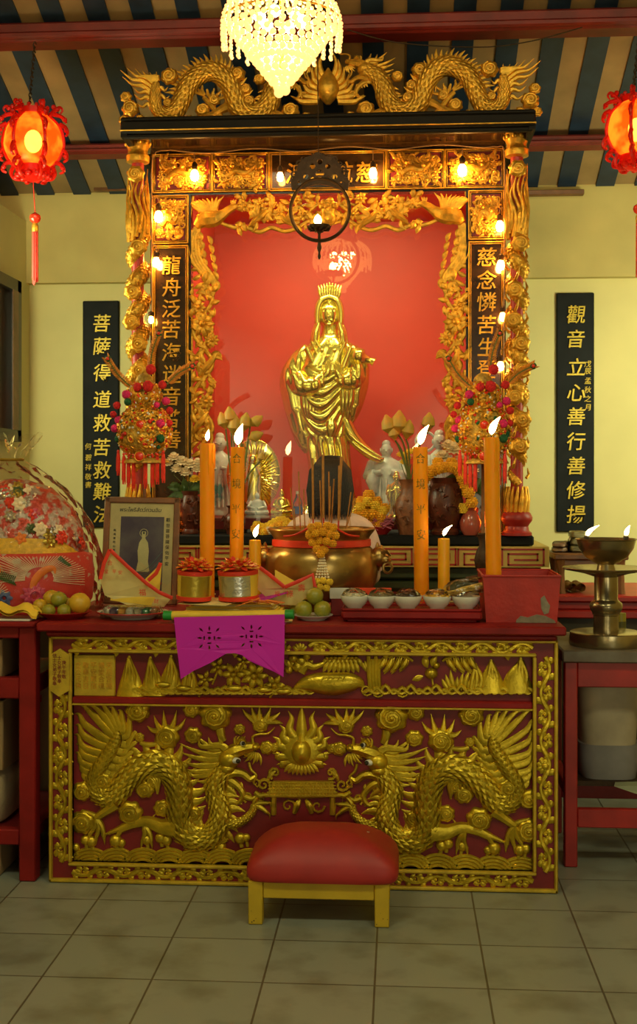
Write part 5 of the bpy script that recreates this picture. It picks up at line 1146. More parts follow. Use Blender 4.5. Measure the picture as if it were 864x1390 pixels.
mb = MB(); x0 = c.x - .10; mb.rows([[V((c.x + sx_ * .115 * q, c.y + sy_ * .05 * q, z)) for sx_, sy_ in ((-1, -1), (1, -1), (1, 1), (-1, 1))] for q, z in ((1, tz + .0), (1, tz + .014), (.86, tz + .034))]); mb.build('clear_lid', FILM2, t, smooth=0)

# framed devotional picture leaning back
YF = .57; fc = P(188, 650, YF); kf = S(YF); fw, fh = 52.5 * kf, (824 - 676) * kf
t = thing('framed_picture', 'wood framed picture of a white robed figure leaning behind the paper boat', 'picture', (fc.x, YF, AZ)); fx = fc.x
m = MB(); b_ = .026
for a in ((fx - fw, AZ, fx + fw, AZ + b_), (fx - fw, AZ + fh - b_, fx + fw, AZ + fh), (fx - fw, AZ, fx - fw + b_, AZ + fh), (fx + fw - b_, AZ, fx + fw, AZ + fh)): m.rbox((a[0], YF - .012, a[1]), (a[2], YF + .014, a[3]), .004)
m.build('frame', BROWN, t)
MATC = mat('cream_mount', (.66, .50, .20), .6)
m = MB(); m.box((fx - fw + .02, YF - .002, AZ + .02), (fx + fw - .02, YF + .006, AZ + fh - .02)); m.build('mount', MATC, t, smooth=0)
ix0, ix1, iz0, iz1 = fx - 29 * kf, fx + 33 * kf - 2 * kf, AZ + .055, AZ + fh - 27 * kf
m = MB(); m.box((ix0, YF - .0032, iz0), (ix1, YF - .001, iz1)); pic = m.build('print', mat('dusky_print', (.16, .12, .11), .4, 0, .4, 8, col2=(.065, .030, .065), thr=(.42, .72)), t, smooth=0)
m = MB(); gx = (ix0 + ix1) / 2 + .008; gz = iz0 + (iz1 - iz0) * .26; H_ = (iz1 - iz0) * .56
pr = [(-.028, 0), (.030, 0), (.022, .25), (.024, .5), (.019, .70), (.007, .8), (.009, .95), (0, 1), (-.009, .95), (-.007, .8), (-.018, .7), (-.024, .5), (-.020, .25)]
m.prism([(gx + a, gz + H_ * z) for a, z in pr], YF - .0042, YF - .003); m.build('painted_figure', mat('print_cream', (.62, .52, .22), .5), pic, smooth=0)
m = MB(); m.prism([(gx + .0035 * cos(a), gz + H_ * .93 + .006 * sin(a)) for a in [2 * pi * i / 12 for i in range(12)]], YF - .005, YF - .0041); m.prism([(gx + .006 * cos(a), gz + H_ * .97 + .005 * sin(a)) for a in [pi * i / 8 for i in range(9)]], YF - .0049, YF - .0041); m.build('painted_hair', INK, pic, smooth=0)
m = MB(); m.tube([V((gx + .017 * cos(a), YF - .0035, gz + H_ * .93 + .017 * sin(a))) for a in [2 * pi * i / 24 for i in range(25)]], .0012, 5); m.build('painted_halo', YELP, pic)
m = MB()
for i in range(5): m.tube(cr([(ix0 + .004, YF - .0034, iz0 + .02 + i * .018), ((ix0 + ix1) / 2 - .02, YF - .0034, iz0 + .035 + i * .012), ((ix0 + ix1) / 2 + .03, YF - .0034, iz0 + .02 + i * .02), (ix1 - .004, YF - .0034, iz0 + .05 + i * .03)], 4), .0016, 5)
m.build('painted_waves', mat('print_teal', (.12, .16, .14), .5), pic)
m = MB(); m.text('พระโพธิสัตว์กวนอิม', (fx - 2 * kf, YF - .003, AZ + fh - 17 * kf), .0235, .0006, None, .0, .15)
m.build('thai_lettering', INK, t, smooth=0)
m = MB()
for i, ch_ in enumerate('觀世音菩薩保佑平安'): m.text(ch_, (ix1 + 5.5 * kf, YF - .003, iz1 - .012 - i * .0235), .0185, .0006)
for i, ch_ in enumerate('南海普陀山紫竹'): m.text(ch_, (ix0 - 8 * kf, YF - .003, iz1 - .06 - i * .017), .0115, .0006)
m.build('chinese_lettering', INK, t, smooth=0)
m = MB(); m.box((fx - fw + .02, YF - .0075, AZ + .02), (fx + fw - .02, YF - .0065, AZ + fh - .02)); m.build('glass', PANE, t, smooth=0)
t.rotation_euler = (radians(-8), radians(1.0), radians(3)); t.location.z += .007

# folded joss paper boats
def boat(label, Y, front, back, edge, chars, loc):
    k = S(Y); t = thing('paper_boat', label, 'joss paper', loc, 'folded joss paper boats')
    for pts, y0, nm in ((front, Y - .035, 'front_sheet'), (back, Y + .03, 'back_sheet')):
        mb = MB(); q = [P(x, y, Y) for x, y in pts]; zb_ = min(p.z for p in q); zt2 = max(p.z for p in q)
        mb.prism([(p.x, p.z) for p in q], 0, .0015)
        s_ = -1 if nm[0] == 'f' else 1; dy = abs(Y - y0)
        xm = sum(p.x for p in q) / len(q)
        mb.warp(lambda v: V((v.x, Y + v.y + s_ * dy * min(1, ((v.z - zb_) / (zt2 - zb_)) * 1.1) - s_ * .5 * (v.x - xm) ** 2, v.z))); mb.build(nm, YELP if nm[0] == 'f' else YEL, t, smooth=0)
    mb = MB()
    for e in edge:
        q = [P(x, y, Y - .04) for x, y in e]; mb.tube(q, [2.6 * k] * len(q), 6, .3, (0, -1, 0))
    mb.build('red_border', REDP, t)
    mb = MB()
    for c_, x, y, s_ in chars: mb.text(c_, P(x, y, Y - .043), s_, .0008)
    mb.build('lettering', REDP, t, smooth=0)
boat('yellow paper boat with red edges in front of the framed picture', .26, [(149, 746), (136, 786), (142, 808), (172, 821), (222, 824), (232, 812), (199, 792)], [(150, 790), (190, 792), (218, 764), (216, 800), (205, 822), (150, 815)],
     [[(149, 746), (172, 768), (199, 792), (216, 804), (234, 812)], [(149, 746), (141, 765), (136, 786)], [(201, 788), (212, 778), (218, 764)]], (('合', 149, 764, .022), ('家', 144, 776, .018), ('平', 155, 776, .018), ('安', 163, 777, .018), ('福', 193, 804, .030), ('財', 212, 816, .02)), B(180, .26))
boat('yellow paper boat with red edges leaning at the censer beside the limes', .205, [(352, 770), (363, 778), (386, 797), (424, 780), (428, 800), (402, 822), (372, 820), (350, 800)], [(372, 800), (372, 774), (400, 790), (428, 786), (424, 812), (380, 820)],
     [[(352, 770), (363, 778), (386, 797)], [(386, 797), (405, 789), (424, 780), (428, 800)]], (('福', 376, 806, .022), ('祿', 393, 806, .03), ('壽', 409, 798, .03)), B(390, .205))
# joss paper pile with green ended roll, and purple paper cut banner under it
x0, x1 = B(228, .02).x, B(397, .02).x; xm = (x0 + x1) / 2
mb = MB(); kk = S(-.06)
def pw(pts): return [(P(x, y, -.062).x, P(x, y, -.062).z) for x, y in pts]
holes = []
for cx_, cy_ in ((284, 866), (341, 864)):
    for i in range(8):
        a = i * pi / 4; q = 13 if i % 2 == 0 else 16; c1, s1 = cos(a), sin(a); hx, hy = cx_ + q * c1, cy_ + q * s1; l, w_ = 4, 1.5
        holes.append([(hx + l * u * c1 - w_ * v * s1, hy + l * u * s1 + w_ * v * c1) for u, v in ((-1, 0), (0, -1), (1, 0), (0, 1))])
    for i in range(4): a = i * pi / 2; hx, hy = cx_ + 7 * cos(a), cy_ + 7 * sin(a); holes.append([(hx + 2.6 * abs(sin(a)) * u + 1 * abs(cos(a)) * u, hy + 2.6 * abs(cos(a)) * v + 1 * abs(sin(a)) * v) for u, v in ((-1, -1), (1, -1), (1, 1), (-1, 1))])
    holes.append([(cx_ + 2.2 * cos(i * pi / 3), cy_ + 2.2 * sin(i * pi / 3)) for i in range(6)])
out = [(236, 838), (386, 834), (386, 875), (384.5, 919), (372, 912), (355, 905), (338, 897), (328, 889), (318, 886.5), (307, 887), (298, 892), (285, 900), (262, 911), (245, 922), (240, 880)]
mb.prism(pw(out), -.0628, -.062, [pw(h) for h in holes])
mb.warp(lambda v: V((v.x, v.y + .004 * sin(v.x * 22) * min(1, (AZ - v.z) * 8), v.z)))
tp = P(386, 834, -.062).z
mb.box((P(236, 838, -.06).x, -.062, AZ + .0005), (P(386, 834, -.06).x, .20, AZ + .0017))
one('paper_cut_banner', mb, PINK, 'magenta paper banner with cut flower holes hanging over the altar front', 'banner', smooth=0)
rr = random.Random(2); tops_ = AZ + .0022
t = thing('joss_paper_pile', 'pile of yellow joss paper with a green ended roll on the magenta banner', 'joss paper', (xm, .12, AZ + .002))
for i in range(14):
    mb = MB(); a = rr.uniform(-.05, .05); M = Matrix.Rotation(a, 3, 'Z'); z = tops_ + i * .0045; mb.obox((xm + rr.uniform(-.008, .008), .145, z + .002), (x1 - x0 - .03 - i * .012, .28 - i * .008, .0036), M); mb.build('paper_sheet', YEL if i % 3 else YELP, t, smooth=0)
zr = tops_ + .03; mb = MB()
mb.tube([V((x0 + .012, -.02, zr - .004)), V((xm, -.026, zr - .001)), V((x1 - .012, -.02, zr + .004))], .021, 14, .8, (0, 0, 1)); mb.build('paper_roll', YEL, t)
for xx, zz_ in ((x0 + .008, zr - .004), (x1 - .008, zr + .004)): mb = MB(); mb.tube([V((xx - .016, -.02, zz_)), V((xx + .016, -.021, zz_))], .0225, 14, .8, (0, 0, 1)); mb.build('green_end', GRN, t)
mb = MB()
for dx, y_, rz_, m_ in ((.10, .20, .5, 0),): mb.obox((xm + dx, y_, zr + .044), (.17, .13, .002), Matrix.Rotation(rz_, 3, 'Z') @ Matrix.Rotation(-.25, 3, 'Y'))
mb.build('magenta_sheet', PINK, t, smooth=0)
mb = MB(); mb.obox((xm - .08, .08, zr + .040), (.20, .17, .002), Matrix.Rotation(-.3, 3, 'Z') @ Matrix.Rotation(.06, 3, 'X')); mb.build('loose_sheet', YELP, t, smooth=0)
mb = MB()
for i in range(7): mb.obox((xm + .06 + i * .018, .02 + rr.uniform(-.02, .03), zr + .040 + rr.uniform(0, .008)), (.07, .04, .0016), Matrix.Rotation(rr.uniform(-.6, .6), 3, 'Z') @ Matrix.Rotation(rr.uniform(-.4, .2), 3, 'Y'))
mb.build('folded_slip', mat('orange_paper', (.80, .20, .03), .5), t, smooth=0)
# foil drums
def drum(px, y0, y1, Y, rp, foil, tilt, label):
    k = S(Y); zb_ = zr + .047; H_ = (y1 - y0) * k; c = V((P(px, 650, Y).x, Y, zb_)); t = thing('joss_paper_drum', label, 'joss paper', c, 'foil covered joss paper drums'); r_ = rp * k
    mb = MB(); mb.lathe([(r_ * .96, 0), (r_ * .98, H_ * .5), (r_, H_), (r_ * .95, H_), (r_ * .9, H_ * .5), (r_ * .8, .004), (.002, .003)], c, 30); mb.build('drum_body', YEL, t)
    mb = MB()
    for z in (.0, H_ * .86): mb.lathe([(r_ * 1.0, z), (r_ * 1.02, z + .001), (r_ * 1.03, z + H_ * .14), (r_ * 1.0, z + H_ * .145)], c, 30)
    mb.build('red_band', REDP, t)
    mb = MB(); rows_ = []
    for z in (H_ * .17, H_ * .34, H_ * .5, H_ * .67, H_ * .84): rows_.append([c + V((r_ * 1.012 * sin(a), -r_ * 1.012 * cos(a), z)) for a in [-.95 + 1.9 * i / 16 + tilt * .3 for i in range(17)]])
    mb.rows(rows_, False); mb.build('foil_leaf', foil, t, norm=False)
    mb = MB(); m2 = MB()
    for j in range(3):
        for i in range(18): a = 2 * pi * (i + .5 * j) / 18; d = V((cos(a), sin(a), 0)); w_ = V((-sin(a), cos(a), 0)); (mb if (i + j) % 2 else m2).tube([c + d * r_ * (.15 + .1 * j) + V((0, 0, H_ + .014 + .006 * j)), c + d * r_ * (.75 - .12 * j) + V((0, 0, H_ + .012 + .012 * j)), c + d * r_ * (1.12 - .25 * j) + V((0, 0, H_ + .006 + .015 * j + .006 * (i % 3)))], [.004, .013, .006], 6, .25, (0, 0, 1))
    mb.build('gathered_red_paper', REDP, t); m2.build('gathered_gold_paper', mat('gold_orange_paper', (.78, .36, .03), .4, .3) if 'gold_orange_paper' not in MATS else MATS['gold_orange_paper'], t)
    t.rotation_euler = (radians(2), radians(tilt * 3), 0)
drum(263, 772, 812, .07, 23.5, FOILG, .8, 'gold foil joss paper drum at the left of the pile')
drum(324, 772, 812, .09, 27, FOILS, -.6, 'silver foil joss paper drum at the right of the pile')

# gift basket in cellophane
YG2 = .43; kg2 = S(YG2); gc = B(12, YG2) + V((0, 0, .004)); zg = lambda y: ZZ(y, YG2, 60)
t = thing('gift_basket', 'big cellophane wrapped gift basket with red patterned base at the left edge', 'gift basket', gc)
PATT = mat('peony_print', (.66, .05, .035), .5, 0, .2, 26, col2=(.60, .42, .30), thr=(.36, .40))
m = MB(); m.lathe([(.02, .001)] + [(q * kg2, zg(y) - gc.z) for q, y in ((108, 827), (116, 810), (119, 780), (116, 752), (106, 748), (98, 752), (.5, 756))], gc, 40, sy=.65); bs = m.build('patterned_base', PATT, t)
def onb(a, y, q=1.0): return gc + V((119 * kg2 * q * sin(a), -119 * kg2 * .65 * q * cos(a), zg(y) - gc.z))
for a, y, n, r_, m_ in ((.50, 803, 10, 19, mat('peony_pink', (.62, .07, .14), .5)), (-.1, 808, 8, 15, MATS['peony_pink']), (.16, 805, 7, 11, mat('print_blue', (.10, .15, .32), .5)), (.05, 770, 8, 12, mat('print_orange', (.85, .22, .03), .5))):
    mb = MB(); c = onb(a, y, 1.0); ax = V((sin(a), -cos(a), 0)); tx = V((cos(a), sin(a), 0))
    for j in range(3):
        for i in range(n): b2 = 2 * pi * i / n + j; d = tx * cos(b2) + V((0, 0, 1)) * sin(b2); mb.tube([c + d * r_ * kg2 * .2, c + d * r_ * kg2 * (.6 - .12 * j) + ax * .004 * j, c + d * r_ * kg2 * (1 - .25 * j) + ax * .004 * j], [.004, .012, .004], 6, .3, tuple(ax))
    mb.build('printed_peony', m_, bs)
onp = lambda x, y, q=1.012: onb(math.asin(max(-1, min(1, (x - 12) / 119))), y, q)
mb = MB()
for i in range(44):
    g = -.25 + 3.5 * i / 43; x_, y_ = 74, 780; e = 56 - 8 * sin(g * 2); p0 = (x_ + 17 * cos(g), y_ - 15 * sin(g)); p1 = (x_ + e * cos(g), max(751, y_ - e * .75 * sin(g))); p1 = (min(p1[0], 124), p1[1]); mb.tube([onp(p0[0] + (p1[0] - p0[0]) * u, p0[1] + (p1[1] - p0[1]) * u) for u in (0, .33, .66, 1)], .0015, 5)
for x_, y_, n_ in ((20, 800, 12), (-20, 795, 12)):
    for i in range(n_): g = .2 + 2.7 * i / n_; mb.tube([onp(x_ + 5 * cos(g), y_ - 5 * sin(g)), onp(x_ + 17 * cos(g), y_ - 17 * sin(g))], .0014, 5)
mb.build('printed_fan', PETW, bs)
mb = MB(); mb.tube(cr([tuple(onb(.46, 797, 1.01)), tuple(onb(.50, 782, 1.015)), tuple(onb(.60, 770, 1.02)), tuple(onb(.72, 767, 1.02)), tuple(onb(.74, 774, 1.02))], 4), [.006, .009, .012, .014, .015, .016, .016, .016, .015, .014, .013, .012, .01, .008, .006, .004, .003], 8, .3, (.5, -.85, 0)); mb.build('printed_scroll', MATS['print_orange'], bs)
mb = MB()
for i in range(14):
    for s_ in (-1, 1): mb.tube([onp(14 + i * 2.2, 772 + i * .8), onp(17 + i * 2.2, 772 + i * .8 + s_ * 6)], .0026, 5)
    mb.tube([onp(96 + i * .9, 756 + i * .7), onp(99 + i * .9, 751 + i)], .0024, 5)
mb.build('printed_leaf', LEAF, bs)
# yellow arched visor and red dome above
m = MB(); R_ = []
for q, y in ((1.02, 748), (.96, 738), (.86, 728), (.70, 718), (.5, 710), (.2, 706)): R_.append([gc + V(((20 + 84 * q * sin(a)) * kg2, -84 * .72 * q * kg2 * cos(a), zg(y) - gc.z - .03 * (1 - cos(a * .9)))) for a in [-1.35 + 2.7 * i / 22 for i in range(23)]])
R2 = [[p + V((0, .006, -.006)) for p in r_] for r_ in R_]
m.rows(R_[:3], False); m.rows(R2[:3], False); m.build('yellow_visor', mat('yellow_brocade', (.74, .42, .02), .45, 0, .25, 60, .3, 200), t, norm=False)
m = MB(); m.lathe([(110 * kg2, zg(750) - gc.z), (105 * kg2, zg(722) - gc.z), (86 * kg2, zg(690) - gc.z), (58 * kg2, zg(662) - gc.z), (22 * kg2, zg(650) - gc.z), (.002, zg(648) - gc.z)], gc + V((0, .02, 0)), 30, sy=.52)
m.warp(lambda p: p + (p - gc) * .06 * noise.noise(p * 12)); m.build('tinsel_dome', mat('red_tinsel', (.50, .05, .03), .25, .45, .5, 30, .9, 60, col2=(.45, .36, .30), thr=(.45, .55)), t)
rr = random.Random(6); cols_ = [JEWEL, MATS['peony_pink'], MATS['print_orange'], PETW, LEAF, FOILS, FOILG, REDP]
for i in range(64):
    a = rr.uniform(-.7, 1.45); y = rr.uniform(660, 742); q = (30 + (y - 655) * .82) * (.98 if y > 700 else 1); q = min(q * 1.13, 109)
    c = gc + V((q * kg2 * sin(a), -q * kg2 * .56 * cos(a) + .0, zg(y) - gc.z)); mb = MB(); ax = V((sin(a), -cos(a), .3)).normalized(); tx = ax.cross(V((0, 0, 1))).normalized(); ty = tx.cross(ax)
    n = rr.choice((5, 6, 7)); r_ = rr.uniform(.018, .034)
    for j in range(n): b2 = 2 * pi * j / n; d = tx * cos(b2) + ty * sin(b2); mb.tube([c, c + d * r_ * .6 + ax * .006, c + d * r_ + ax * .002], [.005, r_ * .36, .003], 6, .35, tuple(ax))
    mb.ball(c + ax * .006, r_ * .3, 7, 5); mb.build('foil_flower', cols_[i % len(cols_)], t)
m = MB(); pr = [(128, 828), (132, 815), (131, 780), (127, 750), (116, 715), (98, 685), (72, 660), (44, 640), (24, 630), (19, 624), (24, 614), (38, 600), (46, 592)]
m.lathe([(q * kg2, zg(y) - gc.z) for q, y in cr(pr, 4)], gc, 64, sy=.62); m.f = m.f[:-2]
def crumple(p):
    h = (p.z - gc.z) / (zg(592) - gc.z); d = p - V((gc.x, gc.y, p.z)); a = atan2(d.y, d.x); return p + d * (.035 * noise.noise(V((p.x * 22, p.y * 22, p.z * 22))) + .02 * noise.noise(V((p.x * 60, p.y * 60, p.z * 40))) + .018 * sin(a * 23 + 3 * h) * (.2 + h) + (.35 * noise.noise(V((a * 3, h * 3, 1))) if h > .86 else 0)) + V((0, 0, .02 * noise.noise(V((a * 2, 1, 4))) * h + (.05 * noise.noise(V((a * 4, 2, 4))) if h > .95 else 0)))
m.warp(crumple); m.warp(lambda p: V((p.x, p.y, max(p.z, AZ + .004)))); m.build('cellophane_wrap', FILM, t, norm=False)
m = MB(); m.tube([gc + V((19.5 * kg2 * cos(a), 14.5 * kg2 * sin(a), zg(624) - gc.z)) for a in [2 * pi * i / 24 for i in range(25)]], .006, 6); m.build('tie_ribbon', FOILG, t)
# cellophane tail folded toward the frame
mb = MB(); mb.rbox((XX(-60, .0), -.015, AZ + .0005), (XX(42, .0), .12, AZ + .008), .003); one('white_tray', mb, WHITE, 'white tray edge under the yellow cloth at the left border', 'tray', smooth=0)
mb = MB(); N = 20; R_ = []
for i in range(N): 
    x = -60 + 110 * i / (N - 1); R_.append([P(x, 650, .03 + .2 * j / 9) * V((1, 1, 0)) + V((0, 0, AZ + .020 + .012 * sin(i * .9) + .016 * sin(j * .8 + i * .3) + .006 * (j > 3) - (.012 if i > N - 3 else 0))) if False else V((P(x, 650, .0).x, -.01 + .12 * j / 9, AZ + .046 + .010 * sin(i * .9) + .012 * sin(j * .8 + i * .3) - (.012 if i > N - 3 else 0))) for j in range(10)])
mb.rows(R_, False); mb.rows([[p - V((0, 0, .008)) for p in r_] for r_ in R_], False); one('yellow_cloth', mb, YEL, 'crumpled yellow cloth lying left of the red fruit plate', 'cloth')

# ------------------------------------------------------------------ brocade ball lanterns on bronze stands
YL = .715
def brocade(px, dy, label):
    k = S(YL); q = lambda x, y, l=0: P(x - 200 + px, y + dy, YL) - V((0, l, 0)); base = B(px, YL)
    t = thing('brocade_lantern', label, 'lantern', base, 'brocade ball lanterns with pompoms')
    mb = MB(); c = q(200, 588)
    mb.ball(c, 37 * k, 24, 16, 1, .72, 1.05); mb.build('embroidered_ball', BROC, t)
    mb = MB(); mb.lathe([(27 * k, -36 * k), (34 * k, -40 * k), (35 * k, -43 * k), (30 * k, -44 * k), (.01, -38 * k)], c, 24, sy=.75); mb.build('lower_collar', BROC, t)
    mb = MB(); mb.ball(q(200, 541), 24 * k, 20, 12, 1, .75, .85); mb.build('crown_tier', BROC, t)
    mb = MB(); mb.ball(q(200, 521), 13 * k, 14, 9, 1, .8, 1); mb.build('top_knot', BROC, t)
    rr = random.Random(int(px))
    gold = MB(); red = MB(); grn = MB(); prl = MB()
    for i in range(230):
        if i < 150: a = rr.uniform(-1.45, 1.45); e = rr.uniform(-1.1, 1.0); p = c + V((37 * k * sin(a) * cos(e), -37 * k * .72 * cos(a) * cos(e), 37 * 1.05 * k * sin(e))); n = V((sin(a) * cos(e), -cos(a) * cos(e), sin(e)))
        else: a = rr.uniform(-1.4, 1.4); e = rr.uniform(-.5, 1.1); p = q(200, 541) + V((24 * k * sin(a) * cos(e), -24 * k * .75 * cos(a) * cos(e), 24 * .85 * k * sin(e))); n = V((sin(a) * cos(e), -cos(a) * cos(e), sin(e)))
        w = rr.random(); tx = n.orthogonal().normalized(); ty = n.cross(tx)
        if w < .55:
            m_ = rr.choice((5, 6, 8)); r_ = rr.uniform(5, 9.5) * k
            for j in range(m_): b2 = 2 * pi * j / m_; d = tx * cos(b2) + ty * sin(b2); gold.tube([p, p + d * r_ * .6 + n * .006, p + d * r_ + n * .004], [.004, .008, .002], 5, .5, tuple(n))
            (red if i % 3 else prl).ball(p + n * .006, 1.9 * k, 7, 5)
        elif w < .72: red.ball(p + n * .002, rr.uniform(2, 3.4) * k, 7, 5)
        elif w < .8: grn.ball(p + n * .002, rr.uniform(2, 3.4) * k, 7, 5)
        elif w < .88: prl.ball(p + n * .003, 1.8 * k, 7, 5)
        else: gold.tube([p + (tx * cos(s) + ty * sin(s)) * (6 * k * (1 - s / 12)) + n * .004 for s in [u * .9 for u in range(10)]], .0016, 5)
    for i in range(9): red.ball(q(200 + (i - 4) * 5, 622 - abs(i - 4) * .9, 27 * k * (1 - .05 * abs(i - 4))), 1.8 * k, 6, 4)
    for x, y in ((200, 580), (199, 622)): red.lathe([(6 * k, 0), (6 * k, .004), (3 * k, .01), (.001, .012)], q(x, y, 27 * k), 12, (0, -1, 0)); gold.tube([q(x, y, 27.5 * k) + V((6.5 * k * cos(a), -.003, 6.5 * k * sin(a))) for a in [2 * pi * i / 14 for i in range(15)]], .0024, 5)
    gold.build('gold_filigree', GOLDX, t); red.build('red_jewels', JEWEL, t); grn.build('green_jewels', POMG, t); prl.build('white_beads', WHITE, t)
    for x, y, r_, m_ in ((213, 505.5, 7, POMR), (209, 528, 7.5, POMR), (195, 529, 5.8, POMR), (228.5, 526, 5.8, POMR), (180, 539, 5.8, POMP), (231, 547, 5.8, POMP), (167, 573, 5.6, POMP), (162, 584, 5.6, POMP), (226, 578, 5.8, POMP), (221, 553, 4.2, POMP), (165, 553, 5.2, POMR), (160, 565, 4.6, POMR), (236, 560, 5.2, POMR), (235, 577, 5.2, POMR), (167, 598, 5.4, POMG), (226, 598, 5.8, POMG), (182, 549, 5, POMG)):
        mb = MB(); cc_ = q(x, y, 22 * k if 170 < x < 230 else 10 * k); mb.ball(cc_, r_ * k, 16, 10, 1, 1, 1, None, .12); mb.build('pompom', m_, t)
    for x, y0, y1 in ((168, 613, 648), (175.5, 617, 660), (182, 620, 664), (188.5, 621, 669), (204.5, 622, 666), (214, 620, 664), (220.5, 618, 660), (228.5, 614, 658)):
        mb = MB(); a = q(x, y0, 16 * k); mb.ball(a - V((0, 0, 2 * k)), 2 * k, 7, 5); L_ = (y1 - y0) * k
        for i in range(9): b2 = 2 * pi * i / 9; d = V((cos(b2), sin(b2), 0)); mb.tube([a - V((0, 0, 4 * k)) + d * .6 * k, a + d * 1.6 * k - V((0, 0, 12 * k)), a + d * (1.8 + .5 * (i % 2)) * k - V((0, 0, L_ - 3 * k * (i % 3)))], [1.3 * k, 1.35 * k, .8 * k], 5)
        mb.build('tassel', TASS, t)
    for tip, bs in (((153, 490), (186, 530)), ((222, 456), (209, 508)), ((267, 500), (232, 524))):
        mb = MB(); m2 = MB(); m3 = MB(); a, b_ = q(*bs, 8 * k), q(*tip, 12 * k); d = b_ - a; L_ = d.length; d.normalize(); w = V((0, -1, 0)).cross(d); mid = a + d * L_ * .5 + w * .01
        sp = cr([tuple(a), tuple(mid), tuple(b_)], 10); mb.tube(sp, 1.3 * k, 6)
        for i, p in enumerate(sp[2:]):
            for s_ in (-1, 1): p = V(p); m2.tube([p, p + w * s_ * 3.2 * k + d * 2.5 * k + V((0, -.002, 0)), p + w * s_ * 5.4 * k + d * 6.5 * k], [.8 * k, 1.1 * k, .3 * k], 5)
        m3.ball(b_, 4.6 * k, 12, 8, 1, .5, 1); m4 = MB(); m4.ball(b_ - V((0, 2 * k, 0)), 2.6 * k, 10, 7, 1, .6, 1)
        f = mb.build('peacock_feather', STEM, t); m2.build('barbs', mat('red_gold_barb', (.62, .22, .02), .5, .2, .4, 60) if 'red_gold_barb' not in MATS else MATS['red_gold_barb'], f); m3.build('feather_eye', POMG, f); m4.build('eye_centre', JEWEL, f)
    mb = MB(); mb.tube([q(200, 625), V((base.x, YL, AZ + .06))], 2.3 * k, 8); mb.build('pole', BROWN, t)
    mb = MB(); mb.lathe([(.002, .0), (24 * k, .001), (23 * k, 6 * k), (17 * k, 9 * k), (19 * k, 16 * k), (17 * k, 20 * k), (10 * k, 22 * k), (9 * k, 28 * k), (20 * k, 32 * k), (24 * k, 34 * k), (23 * k, 37 * k), (9 * k, 40 * k), (7 * k, 44 * k), (10 * k, 50 * k), (12 * k, 60 * k), (9 * k, 72 * k), (5 * k, 80 * k), (6.5 * k, 92 * k), (7.5 * k, 95 * k), (6 * k, 97 * k), (2.5 * k, 94 * k)], base, 24); mb.build('bronze_stand', BRONZE, t)
brocade(196, -2, 'embroidered ball lantern with pompoms and tassels left of the shrine niche')
brocade(655, -2, 'embroidered ball lantern with pompoms and tassels behind the right tall candle')

# ------------------------------------------------------------------ vases and offerings on the platform
YV = 1.435; kv = S(YV); BV = lambda px: V((P(px, 650, YV).x, YV, PZ))
def bloom(mb, c, r_, n=10, m=3, ax=V((0, -.55, .8))):
    ax = ax.normalized(); tx = ax.orthogonal().normalized(); ty = ax.cross(tx)
    for j in range(m):
        for i in range(n): b2 = 2 * pi * (i + .5 * j) / n; d = tx * cos(b2) + ty * sin(b2); mb.tube([c, c + d * r_ * (.55 - .1 * j) + ax * r_ * (.15 + .25 * j), c + d * r_ * (1 - .28 * j) + ax * r_ * (.25 + .3 * j)], [r_ * .1, r_ * .26, r_ * .08], 5, .4, tuple(ax))
    mb.ball(c + ax * r_ * .35, r_ * .3, 7, 5)
def leafy(mb, c, n, R_, rr):
    for i in range(n): a = rr.uniform(0, 6.3); e = rr.uniform(-.3, 1); d = V((cos(a) * cos(e), sin(a) * cos(e) * .4, sin(e))); mb.tube([c, c + d * R_ * .6, c + d * R_ - V((0, 0, .01))], [.004, .018, .003], 6, .25, (0, -1, .3))
def carvedpot(px, y0, rp, parent, m_=CARVW):
    mb = MB(); c = BV(px); H_ = (727 - y0) * kv; r_ = rp * kv; mb.lathe([(r_ * .75, .001), (r_ * .8, H_ * .06), (r_ * .68, H_ * .12), (r_ * .95, H_ * .35), (r_, H_ * .6), (r_ * .86, H_ * .82), (r_ * .7, H_ * .9), (r_ * .82, H_), (r_ * .7, H_), (r_ * .6, H_ * .9), (.002, H_ * .85)], c, 24)
    rr = random.Random(px)
    for i in range(26): a = rr.uniform(-1.6, 1.6); z = H_ * rr.uniform(.2, .85); p = c + V((r_ * .95 * sin(a), -r_ * .95 * cos(a), z)); mb.tube([p, p + V((.014 * cos(i), -.006, .014 * sin(i))), p + V((.02 * cos(i + 1.4), -.002, .02 * sin(i + 1.4)))], [.004, .008, .003], 6)
    return mb.build('carved_pot', m_, parent), c + V((0, 0, H_))
rr = random.Random(12)
# cream flowers, left
t = thing('flower_pot', 'dark carved pot of cream flowers behind the plain left candle', 'flowers', BV(252), 'flower pots on the shrine platform'); _, tp = carvedpot(258, 668, 15, t)
for x, y, r_, m_ in ((236, 622, 9, PETW), (247, 628, 10, PETW), (258, 632, 10, PETW), (268, 638, 9, PETW), (240, 638, 9, PETW), (252, 643, 9, PETW), (228, 630, 8, PETW), (274, 650, 9, MARI), (268, 628, 7, PETW), (264, 652, 8, MARIY)): mb = MB(); bloom(mb, P(x, y, YV - .02), r_ * kv, 10, 3); mb.build('bloom', m_, t)
mb = MB(); leafy(mb, tp + V((-.02, 0, -.01)), 26, .10, rr); leafy(mb, tp + V((-.05, 0, .0)), 14, .08, rr); mb.build('foliage', LEAF, t)
mb = MB()
for x in (236, 247, 258, 268): mb.tube([tp, P(x, 645, YV - .01), P(x, 632, YV - .01)], .0022, 5)
mb.build('stems', STEM, t)
